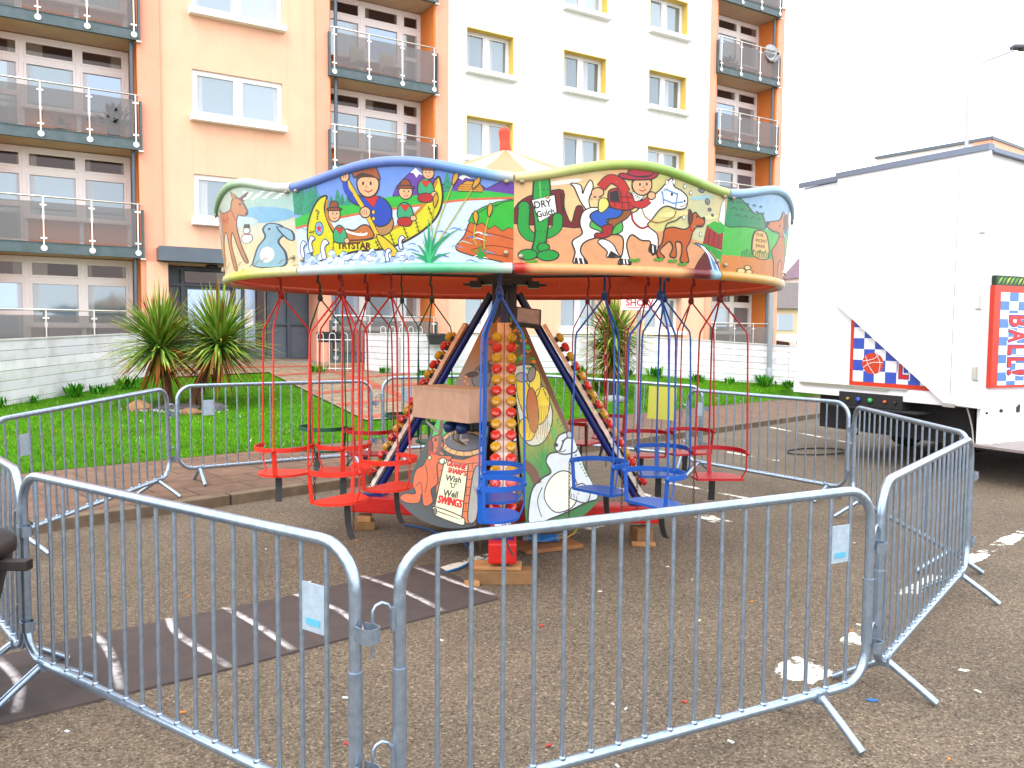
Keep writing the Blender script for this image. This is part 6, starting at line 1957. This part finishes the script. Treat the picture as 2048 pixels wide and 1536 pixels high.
for (x, y, n, s) in ((-8.7, 15.9, 60, .28), (-8.5, 16.5, 40, .22), (-9.1, 14.1, 60, .2), (-8.9, 14.9, 30, .16), (-8.3, 17.2, 50, .3), (-4.9, 20.2, 50, .25), (-3.2, 19.9, 50, .2), (-2.2, 19.7, 40, .15),
                     (3.1, 21.5, 60, .22), (3.9, 21.7, 50, .3), (5.0, 21.6, 60, .24), (6.8, 21.6, 70, .32), (7.4, 21.5, 60, .25), (1.8, 21.1, 50, .25), (.3, 20.6, 40, .2), (5.9, 21.7, 40, .2), (2.1, 18.6, 60, .35)):
    weed(mb, x, y, n, s, r)
tag(mb.build('weeds', M_LEAF, fix=False), kind='stuff')

# ------------------------------------------------------------------ show trailer
TX, TY = Vector((.903, .428)), Vector((-.428, .903))
tr = thing('show_trailer', 'white fairground trailer with red and blue basketball signs and a folded end flap', 'trailer', (5.65, 9.7, 0), math.atan2(TX.y, TX.x))
M_TW = mat('white_trailer_skin', (.82, .82, .84), .35, noise=2, col2=(.78, .78, .8))
M_TRIM = mat('grey_aluminium_trim', (.16, .2, .27), .4, .5)
M_UND = mat('dark_underside', (.012, .012, .014), .8)
mb = MB(); mb.box((3.1, 1.48, 2.5), (6.2, 2.96, 3.0))
mb.box((3.1, 1.48, 1.0), (6.26, 3.0, .16), bev=.01)
mb.build('body', M_TW, tr)
mb = MB()
mb.prism([(2.18, 2.27), (2.18, 4.04), (-.07, 3.99), (-.07, .93), (.37, .95)], .05, M=Matrix(((0, 0, 1, -.1), (1, 0, 0, 0), (0, 1, 0, 0), (0, 0, 0, 1))))
mb.build('end_flap', M_TW, tr)
mb = MB()
mb.bar((-.075, 2.2, 4.07), (-.075, -.08, 4.02), .1, .075); mb.bar((-.02, 2.98, 4.06), (-.02, 2.21, 4.05), .06, .07)
mb.bar((-.02, -.03, 4.0), (6.2, -.03, 3.5), .08, .05)
mb.build('roof_trim', M_TRIM, tr)
mb = MB(); mb.box((3.1, 1.5, 4.015), (6.1, 2.9, .03)); mb.build('roof', M_TRIM, tr)
mb = MB(); mb.box((-.045, 1.9, 1.085), (.03, 1.9, .02)); mb.bar((-.05, 2.8, 1.06), (-.05, 1.25, 1.06), .02, .02); mb.build('edge_rail', M_STAIN, tr)
mb = MB(); mb.box((-.012, 2.9, 1.03), (.02, .1, .035)); mb.build('marker_lamp', M_TRIM, tr)
mb = MB()
for z in (1.1,): mb.box((-.12, .3, 1.02 - .08), (.02, .16, .05))
mb.build('flap_catch', M_STAIN, tr)
mb = MB()
mb.box((-.101, .3, 2.5), (.003, .006, 2.9)); mb.build('panel_seam', M_TRIM, tr)
for z in (1.35, 2.2, 3.1):
    mb = MB(); mb.box((-.112, -.02, z), (.025, .07, .16), bev=.004); mb.tube([(-.12, -.06, z - .08), (-.12, -.06, z + .08)], .012, 8)
    mb.build('hinge', M_STAIN, tr)
# checker sign with a basketball on the end wall
RO = pc(238, 62, 30); CB = pc(60, 95, 215); CW = pc(250, 250, 252, .8)
def sheet(mbx, pts, col, x, axis):
    """flat shape on the end wall (axis 0: coords are y,z) or on the side wall (axis 1: coords are x,z)"""
    T = tessellate_polygon([[Vector((a, b, 0)) for a, b in pts]])
    vs = [(x, a, b) if axis == 0 else (a, x, b) for a, b in pts]
    mbx.add(vs, [tuple(t) for t in T], 0, col)
def word(mbx, txt, o, ux, uz, w, h, col, x, axis):
    vs, fs = text_mesh(txt)
    q = [(o[0] + ux[0] * a * w + uz[0] * b * h, o[1] + ux[1] * a * w + uz[1] * b * h) for a, b in vs]
    mbx.add([(x, a, b) if axis == 0 else (a, x, b) for a, b in q], fs, 0, col)
mb = MB()
mb.box((-.008, 1.11, 1.74), (.016, 1.64, 1.3), col=RO)
n = 0
cw = .152
for i in range(10):
    for j in range(8):
        y1 = 1.87 - i * .18; y0 = max(.36, y1 - .18); z0 = 1.15 + j * cw; z1 = min(2.33, z0 + cw)
        if y1 > y0 and z1 > z0: sheet(mb, [(y1, z0), (y0, z0), (y0, z1), (y1, z1)], CB if (i + j) % 2 else CW, -.0175, 0)
sheet(mb, [(1.537 + .178 * math.cos(a), 1.41 + .148 * math.sin(a)) for a in [2 * PI * k / 28 for k in range(28)]], pc(232, 72, 40), -.019, 0)
for arc in ([(-.13, -.06), (-.02, .01), (.145, .02)], [(-.145, .03), (-.0, .06), (.08, .125)], [(-.1, .1), (-.06, -.02), (.03, -.145)], [(.04, .14), (.1, .02), (.09, -.115)]):
    c = spline([(1.537 - a * 1.2, 1.41 + b) for a, b in arc], 6, closed=False)
    for p, q in zip(c[:-1], c[1:]):
        d = Vector(q) - Vector(p); d.normalize(); nn = Vector((-d.y, d.x)) * .004
        sheet(mb, [(p[0] - nn.x, p[1] - nn.y), (q[0] - nn.x, q[1] - nn.y), (q[0] + nn.x, q[1] + nn.y), (p[0] + nn.x, p[1] + nn.y)], CW, -.0205, 0)
for z in (1.225, 1.49, 1.755, 2.02):
    for k, (gx, col) in enumerate(((.022, CW), (.008, pc(70, 40, 150)), (0, pc(235, 35, 50)))):
        L = [(1.11 + gx, z - gx), (.96 - gx, z - gx), (.96 - gx, z + .05 + gx), (1.06 - gx, z + .05 + gx), (1.06 - gx, z + .19 + gx), (1.11 + gx, z + .19 + gx)]
        sheet(mb, L, col, -.0225 - .0015 * k, 0)
mb.build('basketball_sign', M_ART, tr, fix=False)
# BALL! sign on the long side
mb = MB()
mb.box((.75, -.03, 1.79), (1.24, .06, 1.24), col=RO)
mb.box((.75, -.03, 2.47), (1.2, .06, .12), col=pc(20, 60, 25))
for k in range(16):
    x = .18 + k * .075; sheet(mb, [(x, 2.42), (x + .05, 2.46), (x + .1, 2.52), (x + .03, 2.49)], [pc(150, 215, 40), pc(90, 180, 40), pc(200, 235, 80)][k % 3], -.0615 - .0002 * k, 1)
cs = .108
for i in range(10):
    for j in range(11):
        x0 = .245 + i * .17; x1 = min(1.28, x0 + .17); z1 = 2.33 - j * cs; z0 = max(1.2, z1 - cs)
        if x1 > x0 and z1 > z0: sheet(mb, [(x0, z0), (x1, z0), (x1, z1), (x0, z1)], pc(95, 150, 225) if (i + j) % 2 else CW, -.0615, 1)
zt = 2.05
for ch, w in (('B', .13), ('A', .15), ('L', .11), ('L', .11), ('!', .055)):
    for k, (g, col) in enumerate(((.026, CW), (.012, pc(90, 50, 165)), (0, pc(235, 40, 45)))):
        # heavier backing: the same letter drawn larger
        hh = .36
        word(mb, ch, (.42 - g, zt + g), (0, -1), (1, 0), w + 2 * g, hh + 2 * g, col, -.063 - .0015 * k, 1)
    zt -= w + .042
mb.build('ball_sign', M_ART, tr, fix=False)
# lower locker, step deck, chain, controls, chassis
mb = MB(); mb.box((1.6, .02, .75), (3.1, .05, .6), bev=.008); mb.build('side_locker', M_TW, tr)
mb = MB(); mb.lathe([(0, 0), (.022, 0), (.022, .02), (0, .02)], 10, M=Matrix.Translation((.42, -.005, .88)) @ Matrix.Rotation(PI / 2, 4, 'X')); mb.box((.75, -.012, .9), (.05, .02, .1)); mb.lathe([(0, 0), (.014, 0), (.014, .02), (0, .02)], 10, M=Matrix.Translation((.15, -.005, .86)) @ Matrix.Rotation(PI / 2, 4, 'X')); mb.build('locker_latch', M_BLACK, tr)
mb = MB(); mb.box((1.6, -.32, .47), (3.3, .78, .035), bev=.004); mb.box((1.6, -.71, .45), (3.3, .02, .09)); mb.build('step_deck', mat('aluminium_deck', (.3, .26, .25), .5, .4, noise=8), tr)
mb = MB()
for k in range(22):
    f = k / 21
    z = .92 - f * .44; y = .12 - f * .1 + .0 ; x = -.03 + .03 * math.sin(f * 3)
    ring = [(x + (.008 * math.cos(a) if k % 2 else 0), y + (0 if k % 2 else .008 * math.cos(a)), z + .016 * math.sin(a)) for a in [2 * PI * q / 8 for q in range(8)]]
    mb.tube(ring, .003, 5, closed=True)
for k in range(12):
    ring = [(.03 + k * .024 + .014 * math.cos(a), -.12 - .02 * math.sin(k), .497 + .006 * math.sin(a)) for a in [2 * PI * q / 8 for q in range(8)]]
    mb.tube(ring, .003, 5, closed=True)
mb.build('chain', M_STAIN, tr)
mb = MB(); mb.box((.05, 1.55, .9), (.2, 1.05, .19), bev=.006); mb.box((.0, 1.45, .79), (.34, 1.5, .02)); cp = mb.build('control_panel', M_UND, tr)
for y, m_, r_ in ((1.9, pc(200, 160, 60), .022), (1.72, pc(40, 90, 190), .038), (1.52, pc(70, 180, 90), .036), (1.28, pc(240, 110, 30), .022), (1.12, pc(60, 40, 35), .02)):
    mb = MB(); mb.lathe([(0, 0), (r_, 0), (r_ * .9, .03), (0, .035)], 12, col=m_, M=Matrix.Translation((-.05, y, .9)) @ Matrix.Rotation(-PI / 2, 4, 'Y')); mb.build('knob', M_PAINT, cp)
mb = MB(); mb.box((3.2, 1.5, .66), (5.8, 2.5, .52)); mb.box((.9, 1.6, .7), (.1, 1.6, .36)); mb.box((.5, .45, .62), (.12, .12, .62)); mb.box((.5, 2.3, .62), (.12, .12, .62)); mb.box((.5, .45, .31), (.3, .3, .02)); mb.build('chassis', M_UND, tr)
mb = MB(); mb.box((.78, 1.25, .68), (.04, 1.5, .44)); mb.build('under_panel', mat('grey_panel', (.1, .095, .1), .6), tr)
for x in (2.2, 3.1):
    for y in (.25, 2.7):
        mb = MB(); mb.lathe([(.18, -.1), (.4, -.11), (.44, -.06), (.44, .06), (.4, .11), (.18, .1)], 24, M=Matrix.Translation((x, y, .44)) @ Matrix.Rotation(PI / 2, 4, 'X')); mb.build('wheel', M_UND, tr)
mb = MB(); mb.tube([(x_, y_, .02) for x_, y_ in ell(.2, 2.7, .55, .3, 20)], .012, 6, closed=True); mb.build('hose', M_BLACK, tr)

# ------------------------------------------------------------------ posts, signs, street lamp
M_GPOLE = mat('grey_pole', (.27, .3, .33), .5, .3)
t = thing('pole_sign', 'white board reading SHOW in red on a grey pole beside the right yucca', 'sign', (2.37, 15.1, .1))
mb = MB(); mb.tube([(0, 0, 0), (0, 0, 2.9)], .038, 12); mb.build('pole', M_GPOLE, t)
mb = MB(); mb.box((.0, -.05, 2.44), (.68, .02, .6), bev=.004); sb = mb.build('board', mat('white_board', (.8, .8, .8), .4), t)
mb = MB(); word(mb, 'SHOW', (-.26, 2.215), (1, 0), (0, 1), .52, .13, pc(215, 25, 40), -.0625, 1); mb.box((-.0, -.062, 2.185), (.48, .003, .014), col=pc(215, 25, 40)); mb.build('lettering', M_ART, sb, fix=False)
t = thing('grey_post', 'plain tall grey post in front of the right end of the board fence', 'post', (7.0, 22.2 - .35, .2))
mb = MB(); mb.tube([(0, 0, -.2), (0, 0, 4.1)], .07, 12); mb.lathe([(.085, -.2), (.085, .7), (.07, .72)], 12); mb.build('shaft', M_GPOLE, t)
t = thing('street_lamp', 'grey street lamp with a curved arm rising behind the trailer', 'street lamp', (13.85, 25, 0))
mb = MB(); mb.tube([(0, 0, 0), (0, 0, 5)], .09, 12); mb.tube([(0, 0, 5), (0, 0, 9.2), (.06, 0, 9.6), (.2, 0, 9.95), (.5, 0, 10.2), (1.3, 0, 10.5)], [.06, .05, .045, .04, .035, .035], 12); mb.build('pole', mat('lamp_grey_pole', (.42, .4, .46), .5), t)
mb = MB(); mb.box((1.65, 0, 10.6), (.8, .28, .12), bev=.04); mb.box((1.75, 0, 10.53), (.5, .2, .06), bev=.02); o = mb.build('lantern', mat('dark_lantern', (.06, .06, .08), .5), t)

# ------------------------------------------------------------------ far buildings and cars
def house(label, c, rz, sx, sy, hw, hr, wall_c, roof_c, chim=False, wins=()):
    t = thing('house', label, 'house', c, rz)
    mb = MB(); mb.box((0, 0, hw / 2), (sx, sy, hw)); mb.build('wall', mat('house_wall', wall_c, .9), t)
    mb = MB(); e = .3
    vs = [(-sx / 2 - e, -sy / 2 - e, hw - .1), (sx / 2 + e, -sy / 2 - e, hw - .1), (sx / 2 + e, sy / 2 + e, hw - .1), (-sx / 2 - e, sy / 2 + e, hw - .1), (-sx / 2 - e, 0, hw + hr), (sx / 2 + e, 0, hw + hr)]
    mb.add(vs, [(0, 1, 5, 4), (2, 3, 4, 5), (0, 4, 3), (1, 2, 5), (0, 3, 2, 1)]); rf = mb.build('roof', mat('roof_tile', roof_c, .9, noise=4), t)
    if chim:
        mb = MB(); mb.box((chim, .2, hw + hr), (.8, .6, 1.6)); mb.build('chimney', mat('chimney_brick', (.4, .2, .13), .9), rf)
    for (x, z, w, h, m) in wins:
        mb = MB(); mb.box((x, -sy / 2 - .02, z), (w, .06, h)); mb.build('window', m, t)
house('low bungalow with a grey roof beyond the cars', (22.2, 62, 1.6), -.1, 9, 7, 2.3, 2.0, (.6, .45, .28), (.14, .12, .12), False, [(-2.0, 1.2, 1.2, 1.2, M_GLASS), (-.3, 1.0, .8, 1.9, mat('blue_door', pc(40, 70, 190), .5)), (.7, 1.0, .9, 1.9, mat('orange_door', pc(225, 80, 40), .5)), (2.6, 1.2, 1.6, 1.2, M_GLASS)])
house('gabled house with an ochre end wall behind the bungalow', (31.0, 84, 2), 1.5, 9, 8, 3.2, 3.0, (.62, .4, .17), (.3, .16, .1), -2.0)
house('tall pale house with a purple brown roof beside the trailer', (28.6, 76.5, 2), .2, 3.0, 6, 5.4, 1.7, (.75, .62, .55), (.3, .2, .26))
t = thing('apartment_building', 'pale distant block with an orange end wall behind the trailer roof', 'building', (34, 66.5, 0), math.atan2(-7, 5.4))
mb = MB(); mb.box((0, 5, 8.6), (9, 10, 17.2)); mb.build('wall', mat('pale_wall', (.8, .76, .72), .9), t)
mb = MB(); mb.box((0, 5, 17.15), (9.4, 10.4, .22)); mb.build('roof_edge', M_GREYM, t)
mb = MB(); mb.box((3.9, -.05, 8.6), (1.3, .12, 17.0)); mb.build('orange_strip', M_PEACH2, t)
mb = MB(); mb.box((4.55, 5, 8.6), (.12, 9.9, 17.0)); mb.build('end_wall', M_PEACH, t)
for x in (-3, -.5, 2):
    for z in (3, 6, 9, 12, 15):
        mb = MB(); mb.box((x, -.03, z), (1.4, .08, 1.3)); mb.build('window', M_GLASS, t)

def car(label, loc, rz, col):
    t = thing('parked_car', label, 'car', loc, rz, 'cars parked beyond the fence')
    prof = [(-2.0, .35), (-2.05, .7), (-1.9, .92), (-1.55, 1.0), (-1.15, 1.4), (-.4, 1.5), (.5, 1.45), (1.05, 1.05), (1.75, .92), (2.02, .75), (2.05, .4), (1.9, .3), (-1.85, .3)]
    mb = MB(); mb.prism(prof, 1.66, M=Matrix(((1, 0, 0, 0), (0, 0, 1, -.83), (0, 1, 0, 0), (0, 0, 0, 1)))); mb.build('body', mat('car_paint', col, .25, coat=.6), t)
    mb = MB()
    for s in (-.835, .835):
        mb.prism([(-1.05, 1.02), (-.95, 1.34), (-.35, 1.42), (-.35, 1.02)], .012, M=Matrix(((1, 0, 0, 0), (0, 0, 1, s - .006), (0, 1, 0, 0), (0, 0, 0, 1)))); mb.prism([(-.27, 1.02), (-.27, 1.42), (.42, 1.38), (.9, 1.04)], .012, M=Matrix(((1, 0, 0, 0), (0, 0, 1, s - .006), (0, 1, 0, 0), (0, 0, 0, 1))))
    mb.add([(-1.2, -.7, 1.39), (-1.2, .7, 1.39), (-1.56, .72, 1.03), (-1.56, -.72, 1.03)], [(0, 1, 2, 3)]); mb.add([(.56, -.7, 1.43), (.56, .7, 1.43), (1.06, .72, 1.07), (1.06, -.72, 1.07)], [(0, 1, 2, 3)])
    mb.build('window', M_GLASSD, t)
    for x in (-1.25, 1.3):
        for y in (-.78, .78):
            mb = MB(); mb.lathe([(.0, -.09), (.3, -.09), (.32, 0), (.3, .09), (0, .09)], 18, M=Matrix.Translation((x, y, .32)) @ Matrix.Rotation(PI / 2, 4, 'X')); mb.build('wheel', M_BLACK, t)
    mb = MB(); mb.box((-2.03, .6, .72), (.05, .25, .16)); mb.box((-2.03, -.6, .72), (.05, .25, .16)); mb.build('tail_lamp', mat('tail_lamp', (.4, .02, .02), .3), t)
car('white car parked beyond the right end of the board fence', (12.9, 39.5, .15), 2.5, (.75, .77, .8))
car('pale car farther off beside the trailer edge', (16.0, 46, .2), 1.2, (.7, .72, .74))
fence('pale picket fence in front of the distant bungalow', [(16, 56, 1.1, 1.95), (28, 58, 1.1, 1.95)], rows=2)

# satellite dish and plants on the balconies
t = thing('satellite_dish', 'grey satellite dish above the top right balcony rail', 'dish', (0, 0, 0))
w = BT * 25.15 + BN * 22.0
t.location = (w.x, w.y, 12.72); t.rotation_euler = (math.radians(78), 0, math.radians(25))
mb = MB(); mb.lathe([(0, -.09), (.2, -.07), (.36, 0), (.37, .01), (.2, -.055), (0, -.075)], 22); mb.build('reflector', mat('grey_dish', (.3, .31, .33), .5), t)
mb = MB(); mb.tube([(0, -.3, -.02), (0, -.18, .28)], .012, 6); mb.box((0, -.17, .3), (.06, .06, .08)); mb.build('feed_arm', M_DARKM, t)
mb = MB(); mb.tube([(0, 0, -.08), (0, .05, -.2), (0, -.3, -.3)], .02, 6); mb.build('bracket', M_DARKM, t)

def potted(label, tt, nn, z, s, seed):
    r = np.random.default_rng(seed)
    w = BT * tt + BN * nn
    t = thing('potted_plant', label, 'plant', (w.x, w.y, z))
    mb = MB(); mb.lathe([(.12 * s, 0), (.17 * s, .3 * s), (.18 * s, .3 * s), (.15 * s, .28 * s)], 14, col=pc(90, 60, 50)); mb.build('pot', M_PLAIN, t)
    mb = MB()
    for k in range(140):
        a = r.uniform(0, 2 * PI); el = r.uniform(.1, 1.5); l = s * r.uniform(.3, .75)
        d = Vector((math.cos(a) * math.cos(el), math.sin(a) * math.cos(el), math.sin(el))); p = Vector((0, 0, .3 * s)) + d * l * .5; q = p + d * l * .5 + Vector((0, 0, -.05)); wv = Vector((-math.sin(a), math.cos(a), 0)) * .05 * s
        mb.add([p, p.lerp(q, .5) - wv, q, p.lerp(q, .5) + wv], [(0, 1, 2, 3)], 0, [pc(45, 80, 40), pc(70, 110, 50), pc(35, 60, 40)][k % 3])
    mb.build('leaves', M_LEAF, t, fix=False)
zf2 = ZS[2] + .245
potted('tall bushy plant behind the smoked glass at the right end of the second left balcony', 2.1, 22.5, zf2, 1.0, 1)
potted('low round plant behind the smoked glass in the middle of the second left balcony', .95, 22.5, zf2, .5, 2)
potted('bushy plant behind the glass of the top right balcony', 23.4, 22.6, ZS[4] + .245, .8, 3)
def patio_chair(label, tt, nn, z, rz):
    w = BT * tt + BN * nn
    t = thing('patio_chair', label, 'chair', (w.x, w.y, z), rz, 'cream chairs on the middle balcony')
    c = pc(225, 205, 170)
    mb = MB(); mb.box((0, 0, .42), (.46, .44, .04), col=c, bev=.01); mb.build('seat', M_PAINT, t)
    mb = MB(); mb.box((0, .22, .68), (.46, .035, .46), col=c, bev=.01); mb.build('backrest', M_PAINT, t)
    for x in (-.2, .2):
        for y in (-.19, .19):
            mb = MB(); mb.tube([(x, y, 0), (x, y, .41)], .016, 8, col=c); mb.build('leg', M_PAINT, t)
patio_chair('cream patio chair on the left half of the upper middle balcony', 8.6, 22.6, ZS[3] + .245, .7)
patio_chair('cream patio chair on the right half of the upper middle balcony', 9.5, 22.6, ZS[3] + .245, .5)
